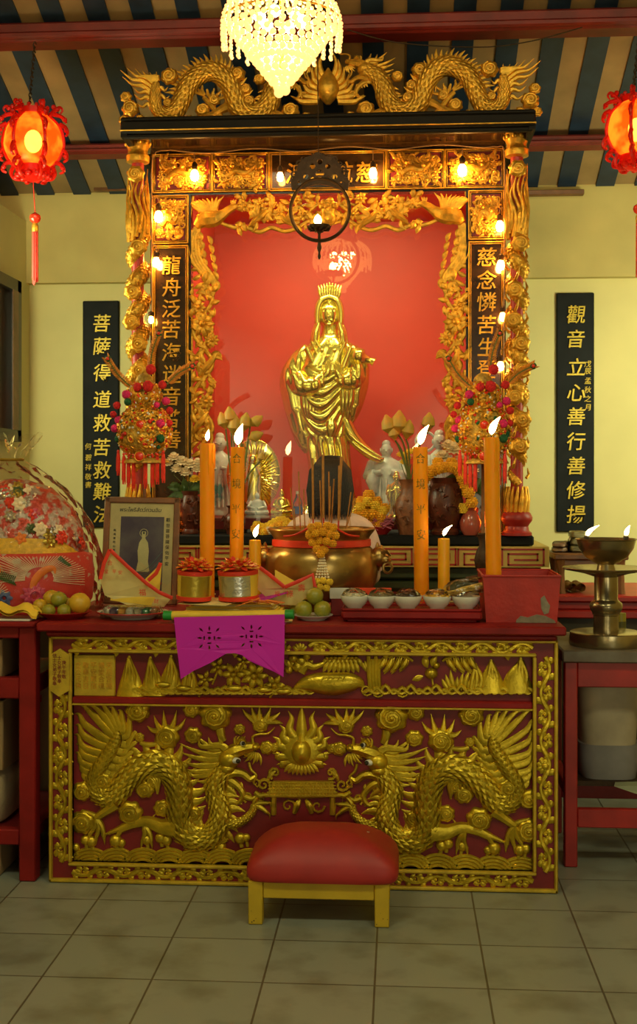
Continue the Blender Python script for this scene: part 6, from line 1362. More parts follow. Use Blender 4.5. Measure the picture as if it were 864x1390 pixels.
def lotus(px, y0, rp, buds, label, vm, extra=False):
    t = thing('lotus_vase', label, 'vase', BV(px), 'lotus vases on the shrine platform'); mb = MB(); c = BV(px); H_ = (727 - y0) * kv; r_ = rp * kv
    mb.lathe([(r_ * .7, .001), (r_ * .75, H_ * .08), (r_ * .95, H_ * .3), (r_, H_ * .5), (r_ * .9, H_ * .62), (r_ * .6, H_ * .74), (r_ * .58, H_ * .9), (r_ * .78, H_), (r_ * .66, H_), (r_ * .5, H_ * .9), (.002, H_ * .85)], c, 28)
    for i in range(24): a = rr.uniform(-1.6, 1.6); z = H_ * rr.uniform(.15, .6); p = c + V((r_ * .93 * sin(a), -r_ * .93 * cos(a), z)); mb.tube([p, p + V((.012 * cos(i), -.004, .012 * sin(i))), p + V((.018 * cos(i + 1.4), -.001, .018 * sin(i + 1.4)))], [.003, .006, .002], 5)
    mb.build('vase_body', vm, t); tp = c + V((0, 0, H_ * .95))
    for x, y, s_, an in buds:
        e = P(x, y, YV - .03); b_ = MB(); d = V((sin(an), -.1, cos(an))); tx = d.orthogonal().normalized(); ty = d.cross(tx); L_ = s_ * kv
        for i in range(7): g = 2 * pi * i / 7; w = tx * cos(g) + ty * sin(g); b_.tube([e - d * L_ * .5, e + w * L_ * .30 - d * L_ * .1, e + w * L_ * .24 + d * L_ * .25, e + w * L_ * .04 + d * L_ * .6], [L_ * .06, L_ * .22, L_ * .18, L_ * .02], 6, .4, tuple(w))
        b_.build('lotus_bud', LOTUS, t); s = MB(); s.tube(cr([tuple(tp), tuple(tp + (e - tp) * .5 + V((0, 0, .03))), tuple(e - d * L_ * .5)], 5), .0042, 6); s.build('stem', STEM, t)
    return t
lotus(318, 688, 15, ((303, 572, 22, -.3), (318, 578, 26, .1), (332, 574, 24, .2), (347, 572, 20, .9), (346, 592, 20, 1.2), (312, 566, 24, -.1), (354, 621, 12, .3)), 'dark vase of greenish lotus buds behind the left lettered candle', CARVW)
lotus(556, 652, 21, ((527, 578, 26, -.25), (541, 575, 30, .05), (553, 584, 24, .2), (581, 574, 24, .1), (534, 588, 20, -.2)), 'carved jar of orange lotus buds behind the right lettered candle', mat('carved_jar', (.20, .075, .03), .35, 0, .4, 40, .3, 90))
mb = MB()
t = thing('flower_bunch', 'small bunch of yellow flowers tucked behind the right lotus jar', 'flowers', P(548, 640, YV + .05) - V((0, 0, .04)))
for x, y in ((544, 618), (552, 622), (556, 614), (548, 628)): mb = MB(); bloom(mb, P(x, y, YV + .045), 7 * kv, 9, 2); mb.build('bloom', MARIY, t)
mb = MB(); [mb.tube([P(552, 652, YV + .04), P(x, 630, YV + .045)], .002, 5) for x in (544, 552, 558)]; mb.build('stems', STEM, t)
# marigold draped pot, right
t = thing('garlanded_pot', 'dark red carved pot draped with a marigold garland right of the lettered candle', 'flowers', BV(608)); _, tp = carvedpot(604, 650, 24, t)
for i in range(17):
    u = i / 16; x = 574 + 66 * u; y = 652 - 18 * sin(pi * u) ** .6 + (30 * max(0, u - .72) / .28); mb = MB(); marigold(mb, P(x, y, YV - .07 - .01 * (i % 2)), 8.5 * kv); mb.build('marigold', MARI, t)
for x, y in ((612, 628), (594, 628), (622, 636), (634, 668), (628, 690)): mb = MB(); marigold(mb, P(x, y, YV - .05), 8 * kv); mb.build('marigold', MARI if y < 660 else MARIY, t)
t = thing('flower_pot', 'cream and peach flowers behind the marigold garlanded pot', 'flowers', BV(622), 'flower pots on the shrine platform')
for x, y, r_ in ((600, 622, 12), (616, 612, 13), (628, 624, 12), (640, 640, 10), (608, 606, 10)): mb = MB(); bloom(mb, P(x, y, YV + .035), r_ * kv, 10, 3); mb.build('bloom', PETW, t)
mb = MB(); leafy(mb, P(648, 668, YV + .01), 18, .10, rr); leafy(mb, P(626, 650, YV + .03), 10, .08, rr); mb.build('foliage', LEAF, t)
mb = MB(); c = V((P(640, 650, YV).x, YV + .035, PZ)); mb.lathe([(.03, .001), (.045, .05), (.03, .10), (.036, .13), (.028, .13), (.02, .1), (.001, .09)], c, 20); mb.build('vase_body', RED, t)
for x, r_, h, m_, l in ((638, 15, 38, mat('pink_glaze', (.42, .09, .06), .2, 0, .15, 12, coat=.5), 'squat pinkish red vase at the right end of the shrine platform'),):
    t = thing('glazed_vase', l, 'vase', V((P(x, 650, YV - .05).x, YV - .035, PZ)), 'glazed vases on the shrine platform'); mb = MB(); r2 = r_ * kv; H_ = h * kv; mb.lathe([(r2 * .6, .001), (r2 * .9, H_ * .2), (r2, H_ * .45), (r2 * .7, H_ * .75), (r2 * .5, H_ * .88), (r2 * .7, H_), (r2 * .58, H_), (r2 * .4, H_ * .86), (.001, H_ * .8)], V((P(x, 650, YV - .05).x, YV - .035, PZ)), 24); mb.build('vase_body', m_, t)
# marigolds and pink sticks on a red dish
t = thing('offering_dish', 'red dish heaped with marigold garlands and pink bundle right of the censer', 'flowers', BV(507)); mb = MB(); c = BV(507); mb.lathe([(18 * kv, .001), (20 * kv, 3 * kv), (27 * kv, 9 * kv), (27.5 * kv, 11 * kv), (25 * kv, 10 * kv), (15 * kv, 5 * kv), (.001, 5 * kv)], c, 32, sy=.5); mb.build('dish', REDW, t)
for i in range(24):
    u = i / 23; x = 482 + 40 * ((i * 7) % 24) / 24; y = 712 - (i % 6) * 8 * (1 - abs(x - 500) / 44); mb = MB(); marigold(mb, P(x, y, YV - .03 + .03 * (i % 2)), (6.5 + (i % 3)) * kv); mb.build('marigold', (MARI, MARIY, MARI)[i % 3], t)
mb = MB()
for i in range(34): x = 506 + rr.uniform(0, 24); y = 718 - rr.uniform(0, 14); a = rr.uniform(-.5, .9); p = P(x, y, YV - .045 + rr.uniform(-.01, .01)); mb.tube([p - V((cos(a), 0, sin(a))) * .02, p + V((cos(a), 0, sin(a))) * .02], .0022, 5)
mb.build('pink_bundle', mat('dusty_pink', (.45, .10, .16), .6), t)
t = thing('marigold_chain', 'chain of marigolds lying on the platform left of the censer', 'garland', V((P(368, 650, 1.41).x, 1.42, PZ)))
for i in range(22):
    u = i / 21; x = 346 + 52 * u; y = 716 + 5 * sin(u * 7); mb = MB(); marigold(mb, P(x, y - (5 if i % 2 else -2), YV - .04 + .03 * (i % 2)), 6.3 * kv); mb.build('marigold', (MARI, MARIY, PETW)[i % 3 if i % 4 == 0 else i % 2], t)
# red electric altar lamps
def altar_lamp(px, y0, y1, label):
    c = BV(px); t = thing('altar_lamp', label, 'lamp', c, 'red electric altar lamps'); H_ = (727 - y0) * kv; mb = MB(); mb.lathe([(9 * kv, .001), (9.5 * kv, 5 * kv), (5 * kv, 9 * kv), (5.5 * kv, H_ * .3)], c, 18); mb.build('lamp_base', GOLDX, t)
    mb = MB(); mb.lathe([(5 * kv, H_ * .3), (8.5 * kv, H_ * .36), (9 * kv, H_ * .9), (6 * kv, H_ * .97), (5 * kv, H_)], c, 18); mb.build('red_shade', REDG, t, norm=False)
    mb = MB(); mb.ball(c + V((0, 0, H_ * .6)), 4 * kv, 10, 8, 1, 1, 1.5); mb.build('bulb', MATS['lantern_bulb'], t)
    for i in range(8): mb = MB(); a = 2 * pi * i / 8; mb.tube([c + V((5 * kv * cos(a), 5 * kv * sin(a), H_)), c + V((9 * kv * cos(a), 9 * kv * sin(a), H_ + 4 * kv)), c + V((10 * kv * cos(a), 10 * kv * sin(a), H_ + 1 * kv))], [.006, .007, .002], 6); mb.build('lotus_petal', JEWEL, t)
altar_lamp(233, 690, 0, 'glowing red tube lamp behind the framed picture'); altar_lamp(664, 694, 0, 'glowing red tube lamp behind the tall candle of the sand box')

# ------------------------------------------------------------------ small figures inside the niche
YN = 1.86
def robed(px, y0, y1, Y, rp, m_, label, name='figurine', halo=False, arms=True, z=None):
    k = S(Y); z = NZ if z is None else z; c = V((P(px, 650, Y).x, Y, z)); H_ = ZZ(y0, Y, px) - z; t = thing(name, label, 'figurine', c, 'figurines on the niche floor'); r_ = rp * k; mb = MB()
    mb.lathe([(r_ * 1.0, .001), (r_ * 1.05, H_ * .05), (r_ * .85, H_ * .08), (r_ * .92, H_ * .2), (r_ * .85, H_ * .45), (r_ * .9, H_ * .62), (r_ * .72, H_ * .72), (r_ * .28, H_ * .78), (r_ * .26, H_ * .80)], c, 24, sy=.75)
    if arms:
        for s_ in (-1, 1): mb.tube([c + V((s_ * r_ * .75, 0, H_ * .7)), c + V((s_ * r_ * 1.0, -r_ * .4, H_ * .54)), c + V((s_ * r_ * .2, -r_ * .85, H_ * .58))], [r_ * .3, r_ * .30, r_ * .16], 8); mb.tube([c + V((s_ * r_ * .62, -r_ * .45, H_ * .6)), c + V((s_ * r_ * .72, -r_ * .55, H_ * .46)), c + V((s_ * r_ * .62, -r_ * .5, H_ * .30))], [r_ * .36, r_ * .44, r_ * .2], 10, .8)
    for i in range(5): mb.tube([c + V(((i - 2) * r_ * .3, -r_ * .66, H_ * .5)), c + V(((i - 2) * r_ * .36, -r_ * .72, H_ * .1))], [r_ * .06, r_ * .12], 6)
    mb.build('robe', m_, t, smooth=60)
    mb = MB(); h = c + V((0, 0, H_ * .87)); mb.ball(h, H_ * .085, 14, 10, .9, .95, 1.15); mb.ball(h + V((0, H_ * .012, H_ * .08)), H_ * .06, 10, 8)
    mb.ball(h + V((0, -H_ * .085, -H_ * .01)), H_ * .014, 6, 5)
    for s_ in (-1, 1): mb.ball(h + V((s_ * H_ * .032, -H_ * .076, H_ * .012)), H_ * .012, 6, 4, 1.4, 1, .6); mb.ball(h + V((s_ * H_ * .078, 0, -.0)), H_ * .022, 6, 5, .5, .8, 1.4)
    mb.ball(h + V((0, -H_ * .074, -H_ * .042)), H_ * .012, 6, 4, 1.6, 1, .6); mb.build('head', m_, t, smooth=60)
    if halo: mb = MB(); mb.tube([h + V((-H_ * .16 + H_ * .11 * cos(a), 0, H_ * .0 + H_ * .11 * sin(a))) for a in [2 * pi * i / 20 for i in range(21)]], H_ * .016, 6); mb.build('ring', m_, t)
    return t
def seated(px, y0, Y, rp, m_, label):
    k = S(Y); c = V((P(px, 650, Y).x, Y, NZ)); H_ = ZZ(y0, Y, px) - NZ; t = thing('figurine', label, 'figurine', c, 'figurines on the niche floor'); r_ = rp * k; mb = MB()
    mb.lathe([(r_, .001), (r_ * 1.02, H_ * .08), (r_ * .8, H_ * .12), (r_ * .95, H_ * .2), (r_ * .85, H_ * .32), (r_ * .5, H_ * .42), (r_ * .52, H_ * .6), (r_ * .3, H_ * .7), (r_ * .16, H_ * .74)], c, 22, sy=.8)
    for s_ in (-1, 1): mb.tube([c + V((s_ * r_ * .45, 0, H_ * .62)), c + V((s_ * r_ * .7, -r_ * .3, H_ * .42)), c + V((s_ * r_ * .1, -r_ * .7, H_ * .36))], [r_ * .18, r_ * .17, r_ * .1], 8); mb.tube([c + V((s_ * r_ * .85, -r_ * .2, H_ * .22)), c + V((0, -r_ * .8, H_ * .2))], [r_ * .22, r_ * .16], 8)
    mb.build('seated_body', m_, t, smooth=60); mb = MB(); h = c + V((0, 0, H_ * .83)); mb.ball(h, H_ * .1, 12, 9, .9, .95, 1.15); mb.lathe([(H_ * .07, H_ * .08), (H_ * .05, H_ * .12), (H_ * .01, H_ * .17)], h, 10); mb.ball(h + V((0, -H_ * .1, 0)), H_ * .016, 6, 5); mb.build('head', m_, t, smooth=60)
WPORC = mat('painted_porcelain', (.62, .68, .62), .2, 0, .3, 9, col2=(.08, .30, .30), thr=(.36, .44), coat=.4)
robed(298, 588, 0, YN + .32, 18, WPORC, 'white and teal porcelain standing figure at the left of the niche')
robed(524, 598, 0, YN + .3, 25, PORC, 'large white porcelain robed figure right of the gold statue'); robed(596, 584, 0, YN + .12, 17, PORC, 'white porcelain figure with a ring beside its head', halo=True)
robed(538, 640, 0, 1.74, 12, GOLDS, 'small gold standing figure beside the lotus jar'); seated(382, 664, 1.76, 15, GOLDS, 'small gold seated figure right of the gold disc'); seated(349, 668, 1.72, 17, PORC, 'silver white seated figure in front of the gold disc')
seated(487, 680, 1.80, 9, GOLDS, 'tiny gold seated figure beside the statue foot'); seated(507, 676, 1.84, 9, GOLDS, 'tiny gold seated figure behind the marigold dish'); seated(418, 678, 1.78, 10, GOLDS, 'tiny gold seated figure behind the incense sticks left of the statue')
# thousand armed gold disc
YT = 1.97; kt = S(YT); c = P(344, 645, YT); t = thing('gold_disc', 'round gold disc of radiating arms behind the left lettered candle', 'figurine', V((c.x, YT, NZ)))
mb = MB(); R_ = []
for q, d in ((1, .004), (1, -.004), (.96, -.010), (.6, -.018), (.05, -.022)): R_.append([c + V((37 * kt * q * cos(a), d, 49 * kt * q * sin(a))) for a in [2 * pi * i / 48 for i in range(48)]])
mb.rows(R_); mb.build('disc_plate', GOLDS, t)
mb = MB()
for j in range(4):
    for i in range(26):
        a = 2 * pi * (i + .5 * (j % 2)) / 26; f = lambda q, l: c + V((37 * kt * q * cos(a + .12 * q), l, 49 * kt * q * sin(a + .12 * q))); q0 = .28 + .17 * j; mb.tube([f(q0 - .1, -.022), f(q0 + .08, -.026), f(q0 + .2, -.018)], [.004, .0055, .003], 6)
mb.build('radiating_arms', GOLDS, t)
mb = MB(); mb.lathe([(.05, 0), (.055, .02), (.03, .05), (.05, .10), (.04, .16), (.05, .22), (.02, .28)], V((c.x, YT - .045, NZ + .001)), 20, sy=.6); mb.ball(V((c.x, YT - .05, NZ + .31)), .028, 12, 9); mb.build('central_figure', GOLDS, t)
mb = MB(); mb.lathe([(.07, 0), (.075, .02), (.05, .03)], V((c.x, YT + .02, NZ + .001)), 20, sy=.5); mb.tube([V((c.x, YT + .01, NZ + .02)), c + V((0, .008, -40 * kt))], .012, 8); mb.build('stand', GOLDS, t)
t = thing('water_bottle', 'small clear bottle with blue label behind the incense sticks', 'bottle', V((P(404, 650, 1.70).x, 1.70, NZ))); k = S(1.7); c = V((P(404, 650, 1.70).x, 1.70, NZ)); mb = MB(); mb.lathe([(6 * k, .001), (6.4 * k, 4 * k), (6.2 * k, 22 * k), (3 * k, 29 * k), (2.6 * k, 33 * k)], c, 16); mb.build('bottle_body', FILM2, t); mb = MB(); mb.lathe([(6.6 * k, 6 * k), (6.6 * k, 16 * k)], c, 16); mb.build('label', mat('label_blue', (.02, .08, .4), .4), t); mb = MB(); mb.lathe([(3 * k, 33 * k), (3 * k, 37 * k), (.001, 37 * k)], c, 12); mb.build('cap', WHITE, t)

# ------------------------------------------------------------------ worshipper between altar and shrine
def skin(verts, edges, radii, name, m_, parent, sub=2, root=0):
    me = bpy.data.meshes.new(name); b = WL[parent.name]; me.from_pydata([tuple(V(v)) for v in verts], edges, []); o = bpy.data.objects.new(name, me); COL.objects.link(o)
    md = o.modifiers.new('skin', 'SKIN'); md.use_smooth_shade = True
    for i, r_ in enumerate(radii): me.skin_vertices[0].data[i].radius = r_ if isinstance(r_, tuple) else (r_, r_)
    me.skin_vertices[0].data[root].use_root = True
    s = o.modifiers.new('subd', 'SUBSURF'); s.levels = sub; s.render_levels = sub
    m2 = bpy.data.meshes.new_from_object(o.evaluated_get(bpy.context.evaluated_depsgraph_get())); bpy.data.objects.remove(o)
    m2.polygons.foreach_set('use_smooth', [True] * len(m2.polygons)); m2.materials.clear(); m2.materials.append(m_); r = bpy.data.objects.new(name, m2); link(r, parent); WL[r.name] = b; return r
YPn = 1.06; pc = V((P(448, 650, YPn).x, YPn, 0)); t = thing('person', 'person seen from behind in a pale pink shirt, standing before the shrine behind the censer', 'person', pc)
zt = ZZ(618, YPn, 448); zh = zt - .13
Vv = [(0, 0, .90), (0, -.01, 1.05), (0, 0, 1.22), (0, .0, 1.335), (0, .005, 1.41), (0, .01, zh - .04), (0, .015, zh + .03), (0, .01, zh + .075)]
Ee = [(i, i + 1) for i in range(7)]; Rr = [.125, .115, .125, .07, .050, .068, .078, .05]
for s_ in (-1, 1):
    i = len(Vv); Vv += [(s_ * .155, 0, 1.30), (s_ * .20, .0, 1.06), (s_ * .10, .17, 1.12), (s_ * .025, .21, 1.20), (s_ * .018, .215, 1.26)]; Ee += [(3, i), (i, i + 1), (i + 1, i + 2), (i + 2, i + 3), (i + 3, i + 4)]; Rr += [.052, .042, .033, .024, .022]
    i = len(Vv); Vv += [(s_ * .09, 0, .82), (s_ * .10, .01, .47), (s_ * .10, -.02, .08), (s_ * .10, .09, .035)]; Ee += [(0, i), (i, i + 1), (i + 1, i + 2), (i + 2, i + 3)]; Rr += [.085, .058, .040, .032]
body = skin(Vv, Ee, Rr, 'body', SKIN, t, 2, 0)
for s_ in (-1, 1):
    for j in range(5):
        x = s_ * (.012 + .001 * j); L_ = (.055, .075, .082, .076, .058)[j]; y = .195 + .012 * j
        if j == 0: vv = [(x, .205, 1.235), (x - s_ * .002, .190, 1.262), (x - s_ * .004, .186, 1.285)]
        else: vv = [(x, y, 1.255), (x - s_ * .003, y + .002, 1.255 + L_ * .5), (x - s_ * .008, y + .004, 1.255 + L_)]
        skin(vv, [(0, 1), (1, 2)], [.0095, .0085, .0065], 'finger', SKIN, t, 1)
mb = MB(); h = pc + V((0, .01, zh + .01)); mb.ball(h + V((0, .092, -.02)), .014, 8, 6, .8, 1, 1.4)
for s_ in (-1, 1): mb.ball(h + V((s_ * .084, .01, -.01)), .024, 8, 6, .4, .8, 1.3)
mb.build('nose_and_ears', SKIN, t)
mb = MB()
for s_ in (-1, 1): mb.ball(h + V((s_ * .03, .080, .01)), .011, 8, 6, 1.3, .5, .7)
mb.build('eyes', INK, t); mb = MB(); mb.ball(h + V((0, .082, -.055)), .02, 8, 6, 1.3, .4, .35); mb.build('mouth', mat('lip', (.45, .14, .11), .4), t)
mb = MB(); R_ = []
for z, rx, ry, oy in ((zt, .01, .01, .0), (zt - .004, .028, .028, -.0), (zt - .022, .060, .064, -.004), (zt - .06, .086, .090, -.01), (zt - .11, .100, .102, -.014), (zt - .16, .103, .096, -.022), (zt - .20, .100, .080, -.034), (zt - .235, .096, .062, -.042), (zt - .262, .090, .048, -.046), (zt - .272, .06, .03, -.044)):
    R_.append([pc + V((rx * cos(a) * (1 + .02 * sin(9 * a)), oy + ry * sin(a) * (1 + .02 * sin(13 * a)) - (0 if sin(a) < .2 else ry * .35 * (sin(a) - .2) if z < zt - .05 else 0), z)) for a in [2 * pi * i / 40 for i in range(40)]])
mb.rows(R_)
for i in range(46):
    a = pi + pi * (i + .5) / 46; mb.tube([pc + V((.04 * cos(a), .04 * sin(a), zt - .004)), pc + V((.092 * cos(a), -.01 + .094 * sin(a), zt - .07)), pc + V((.104 * cos(a), -.02 + .098 * sin(a), zt - .16)), pc + V((.094 * cos(a), -.042 + .060 * sin(a), zt - .268 - .012 * (i % 3)))], [.003, .006, .006, .002], 5)
mb.build('hair', HAIR, t)
sv = [(0, 0, .88), (0, -.01, 1.05), (0, 0, 1.22), (0, .0, 1.335), (0, .004, 1.375)]; se = [(0, 1), (1, 2), (2, 3), (3, 4)]; sr = [.145, .135, .145, .085, .062]
for s_ in (-1, 1): i = len(sv); sv += [(s_ * .16, 0, 1.305), (s_ * .205, .0, 1.08)]; se += [(3, i), (i, i + 1)]; sr += [.066, .06]
skin(sv, se, sr, 'shirt', SHIRT, t, 2)
sv = [(0, 0, .92)]; se = []; sr = [.14]
for s_ in (-1, 1): i = len(sv); sv += [(s_ * .09, 0, .82), (s_ * .10, .01, .47), (s_ * .10, -.015, .10)]; se += [(0, i), (i, i + 1), (i + 1, i + 2)]; sr += [.10, .075, .062]
skin(sv, se, sr, 'trousers', TROUS, t, 2)
for s_ in (-1, 1): mb = MB(); mb.tube([pc + V((s_ * .10, -.06, .036)), pc + V((s_ * .10, .02, .042)), pc + V((s_ * .10, .12, .032)), pc + V((s_ * .10, .16, .026))], [.03, .042, .04, .022], 12, .82, (0, 0, 1)); mb.build('shoe', TROUS, t)

# ------------------------------------------------------------------ kneeling stool
YK0, YK1 = -.40, -.045; a, b_ = P(333, 650, -.36).x, P(541, 650, -.36).x; cx_ = (a + b_) / 2
t = thing('kneeling_stool', 'low yellow kneeling stool with domed red vinyl cushion before the altar', 'stool', (cx_, (YK0 + YK1) / 2, 0))
zb_ = .150; W_ = (b_ - a) / 2; D_ = (YK1 - YK0) / 2; cy_ = (YK0 + YK1) / 2; R_ = []
def sq(ax, ay, z, n=64, e=.24): return [V((cx_ + ax * math.copysign(abs(cos(g)) ** e, cos(g)), cy_ + ay * math.copysign(abs(sin(g)) ** e, sin(g)), z)) for g in [2 * pi * (i + .5) / n for i in range(n)]]
for f, z in ((.965, zb_), (.99, zb_ + .008), (1.0, zb_ + .022), (.998, zb_ + .036), (.98, zb_ + .052), (.945, zb_ + .066), (.88, zb_ + .084), (.78, zb_ + .105), (.62, zb_ + .127), (.44, zb_ + .142), (.24, zb_ + .150), (.05, zb_ + .152)): R_.append(sq(W_ * (f if f > .9 else f), D_ * f, z, 64, .24 + .25 * (1 - f)))
VINYL = mat('red_vinyl', (.40, .020, .018), .5, 0, .12, 6, .05, 30)
mb = MB(); mb.rows(R_); cu = mb.build('cushion', VINYL, t, smooth=60)
mb = MB()
rr = random.Random(21)
for i in range(9): g = rr.uniform(0, 6.3); q = rr.uniform(.2, .72); p = V((cx_ + W_ * q * cos(g), cy_ + D_ * q * sin(g), zb_ + .150 - .06 * q ** 2)); mb.ball(p, rr.uniform(.003, .006), 8, 5, 1.3, .8, .5)
mb.build('worn_spots', mat('worn_vinyl', (.42, .22, .13), .7), cu)
YELW = mat('yellow_painted_wood', (.56, .36, .015), .45, 0, .12, 8, .1, 40)
lx0, lx1 = P(337, 650, -.37).x, P(528, 650, -.37).x; lw = .05
for x in (lx0, lx1 - lw):
    for y in (YK0 + .02, YK1 - .06):
        mb = MB(); mb.rbox((x, y, .001), (x + lw, y + .045, zb_), .003); lg = mb.build('leg', YELW, t)
        mb = MB()
        for i in range(5): mb.ball(V((x + rr.uniform(.006, lw - .006), y + .0005, rr.uniform(.008, .05))), rr.uniform(.0015, .003), 6, 4, 1.4, .3, 1)
        mb.build('paint_chips', INK, lg)
for y in (YK0 + .026, YK1 - .05): mb = MB(); mb.rbox((lx0 + lw + .0005, y, zb_ - .06), (lx1 - lw - .0005, y + .02, zb_), .003); mb.build('rail', YELW, t)
for x in (lx0 + .01, lx1 - .03): mb = MB(); mb.rbox((x, YK0 + .066, zb_ - .06), (x + .02, YK1 - .061, zb_), .003); mb.build('rail', YELW, t)

# ------------------------------------------------------------------ left side table, its boxes
TX1 = P(47, 650, -.01).x; TX0 = TX1 - 1.05
t = thing('side_table', 'red painted side table stacked with boxes left of the gilded altar', 'table', ((TX0 + TX1) / 2, .3, 0)); zz = lambda y: ZZ(y, 0, 35)
mb = MB(); mb.rbox((TX0 - .02, -.03, zz(851)), (TX1 + .004, .70, AZ), .006); mb.build('table_top', REDW, t)
pw_ = .065
for x in (TX0, TX1 - pw_):
    for y in (0, .60): mb = MB(); mb.rbox((x, y, .001), (x + pw_, y + .065, zz(851)), .005); mb.build('leg', REDW, t)
for ya, yb in ((851, 867), (921, 949), (1127, 1148)):
    mb = MB(); mb.rbox((TX0 + pw_, .004, zz(yb)), (TX1 - pw_, .05, zz(ya)), .004); mb.build('front_rail', REDW, t); mb = MB(); mb.rbox((TX1 - pw_ + .01, .066, zz(yb) + .01), (TX1 - .012, .60, zz(ya)), .004); mb.build('side_rail', REDW, t); mb = MB(); mb.rbox((TX0 + .01, .066, zz(yb) + .01), (TX0 + pw_ - .012, .60, zz(ya)), .004); mb.build('side_rail', REDW, t)
for y in (932, 1138): mb = MB(); mb.box((TX0 + .02, .052, zz(y)), (TX1 - pw_ + .009, .64, zz(y - 5))); mb.build('shelf', REDD, t, smooth=0)
def carton(name, x0, y0, z0, x1, y1, z1, m_, label, group=None, txt=None, flaps=True, tm=None, ts=.05):
    b = thing(name, label, 'box', ((x0 + x1) / 2, (y0 + y1) / 2, z0), group); mb = MB(); mb.rbox((x0, y0, z0), (x1, y1, z1), .004); mb.build('box_body', m_, b)
    if flaps: mb = MB(); mb.box((x0 + .01, y0 - .0008, (z0 + z1) / 2 - .0), (x1 - .01, y0 + .001, (z0 + z1) / 2 + .006)); mb.box((x0 + .002, (y0 + y1) / 2 - .03, z1 - .001), (x1 - .002, (y0 + y1) / 2 + .03, z1 + .0008)); mb.build('tape', mat('brown_tape', (.28, .16, .06), .3) if 'brown_tape' not in MATS else MATS['brown_tape'], b, smooth=0)
    if txt: mb = MB(); mb.text(txt[0], (txt[1], y0 - .001, txt[2]), ts, .0006); mb.build('lettering', tm, b, smooth=0)
    return b
sx0, sx1 = TX1 - pw_ - .50, TX1 - pw_ - .09
carton('cardboard_box', sx0, .08, zz(926) + .002, sx1, .45, zz(872), CARD, 'brown cardboard box on the upper shelf of the left side table', 'boxes under the left side table')
carton('cardboard_box', sx0 + .02, .09, zz(1055), sx1, .46, zz(958), CARD, 'taped cardboard box on top of the patterned sack under the left side table', 'boxes under the left side table')
mb = MB(); z0, z1 = zz(1132) + .002, zz(1057); R_ = []
for u, s_ in ((0, .92), (.08, 1), (.5, 1.03), (.9, 1), (1, .9)): R_.append([V(((sx0 + sx1) / 2 + (sx1 - sx0) / 2 * s_ * .98 * math.copysign(abs(cos(g)) ** .35, cos(g)), .27 + .18 * s_ * math.copysign(abs(sin(g)) ** .35, sin(g)), z0 + (z1 - z0) * u)) for g in [2 * pi * i / 40 for i in range(40)]])
mb.rows(R_); mb.warp(lambda p: p + V((0, .012 * noise.noise(p * 14), 0)))
sk = thing('rice_sack', 'pale sack with red stripes under the cardboard box of the left table', 'sack', ((sx0 + sx1) / 2, .27, z0)); mb.build('sack_body', mat('striped_sack', (.46, .34, .18), .8, 0, .2, 9, .2, 60), sk)
mb = MB()
for i in range(3): mb.tube(cr([(sx1 - .16, .087, z0 + .06 + i * .05), (sx1 - .09, .086, z0 + .065 + i * .05), (sx1 - .03, .087, z0 + .058 + i * .05)], 3), .006, 5, .3, (0, -1, 0))
mb.build('red_stripes', REDP, sk)
carton('cardboard_box', sx0, .06, .002, sx1, .40, zz(1152), CARD, 'worn cardboard box on the floor under the left side table', 'boxes under the left side table')
fx0, fx1 = P(49, 650, .45).x, P(69.5, 650, .45).x
carton('crate', TX1 - .45, .72, .002, TX1 - .03, 1.0, ZZ(1083, .72, 60), REDD, 'dark red crate on the floor between side table and altar', None, None, False)
carton('foam_box', TX1 - .45, .72, ZZ(1083, .72, 60) + .001, TX1 - .03, 1.0, ZZ(929, .72, 60), FOAM, 'white foam box between the left side table and the altar', None, ('N', P(52, 650, .72).x, ZZ(948, .72, 55)), False, REDP, .045)

t = thing('storage_cabinet', 'dark wooden cabinet standing behind the left side table', 'cabinet', (TX1 - .55, 1.25, 0)); mb = MB(); mb.rbox((TX1 - .95, 1.06, .05), (TX1 - .17, 1.45, .96), .006); mb.build('cabinet_body', MATS['dark_brown_frame'], t); mb = MB(); mb.rbox((TX1 - .97, 1.04, .96), (TX1 - .15, 1.47, .985), .006); mb.build('cabinet_top', MATS['dark_brown_frame'], t)
for a in (-.94, -.555): mb = MB(); mb.rbox((TX1 + a, 1.045, .08), (TX1 + a + .375, 1.059, .93), .004); dd = mb.build('door', MATS['dark_brown_frame'], t); mb = MB(); mb.ball((TX1 + a + (.34 if a < -.6 else .035), 1.036, .52), .012, 10, 7); mb.build('knob', BRASS, dd)
for a in (-.93, -.22): mb = MB(); mb.box((TX1 + a, 1.08, .001), (TX1 + a + .05, 1.43, .05)); mb.build('foot', MATS['dark_brown_frame'], t, smooth=0)

# ------------------------------------------------------------------ right side: lamp table, oil lamp, bench, stool
ZTb = ZZ(883, .28, 800); rx0 = P(763, 650, .28).x; rx1 = rx0 + .80
t = thing('lamp_table', 'red table with grey stone top carrying the brass oil lamp', 'table', ((rx0 + rx1) / 2, .55, 0)); zz = lambda y: ZZ(y, .3, 800)
mb = MB(); mb.rbox((rx0, .28, ZTb - .05), (rx1, .86, ZTb), .006); mb.build('stone_top', mat('stained_stone', (.24, .22, .17), .5, 0, .3, 6, .1, 30, col2=(.10, .06, .03)), t)
for x in (P(766, 650, .31).x, rx1 - .07):
    for y in (.31, .77): mb = MB(); mb.rbox((x, y, .001), (x + .05, y + .05, ZTb - .05), .004); mb.build('leg', RED, t)
lxa = P(766, 650, .31).x
mb = MB(); mb.rbox((lxa + .05, .315, zz(934)), (rx1 - .07, .345, ZTb - .05), .004); mb.build('apron', RED, t)
for yy, a_, b2 in ((.315, 1098, 1124), (.775, 1058, 1084)): mb = MB(); mb.rbox((lxa + .05, yy, ZZ(b2, yy, 800)), (rx1 - .07, yy + .03, ZZ(a_, yy, 800)), .004); mb.build('stretcher', RED, t)
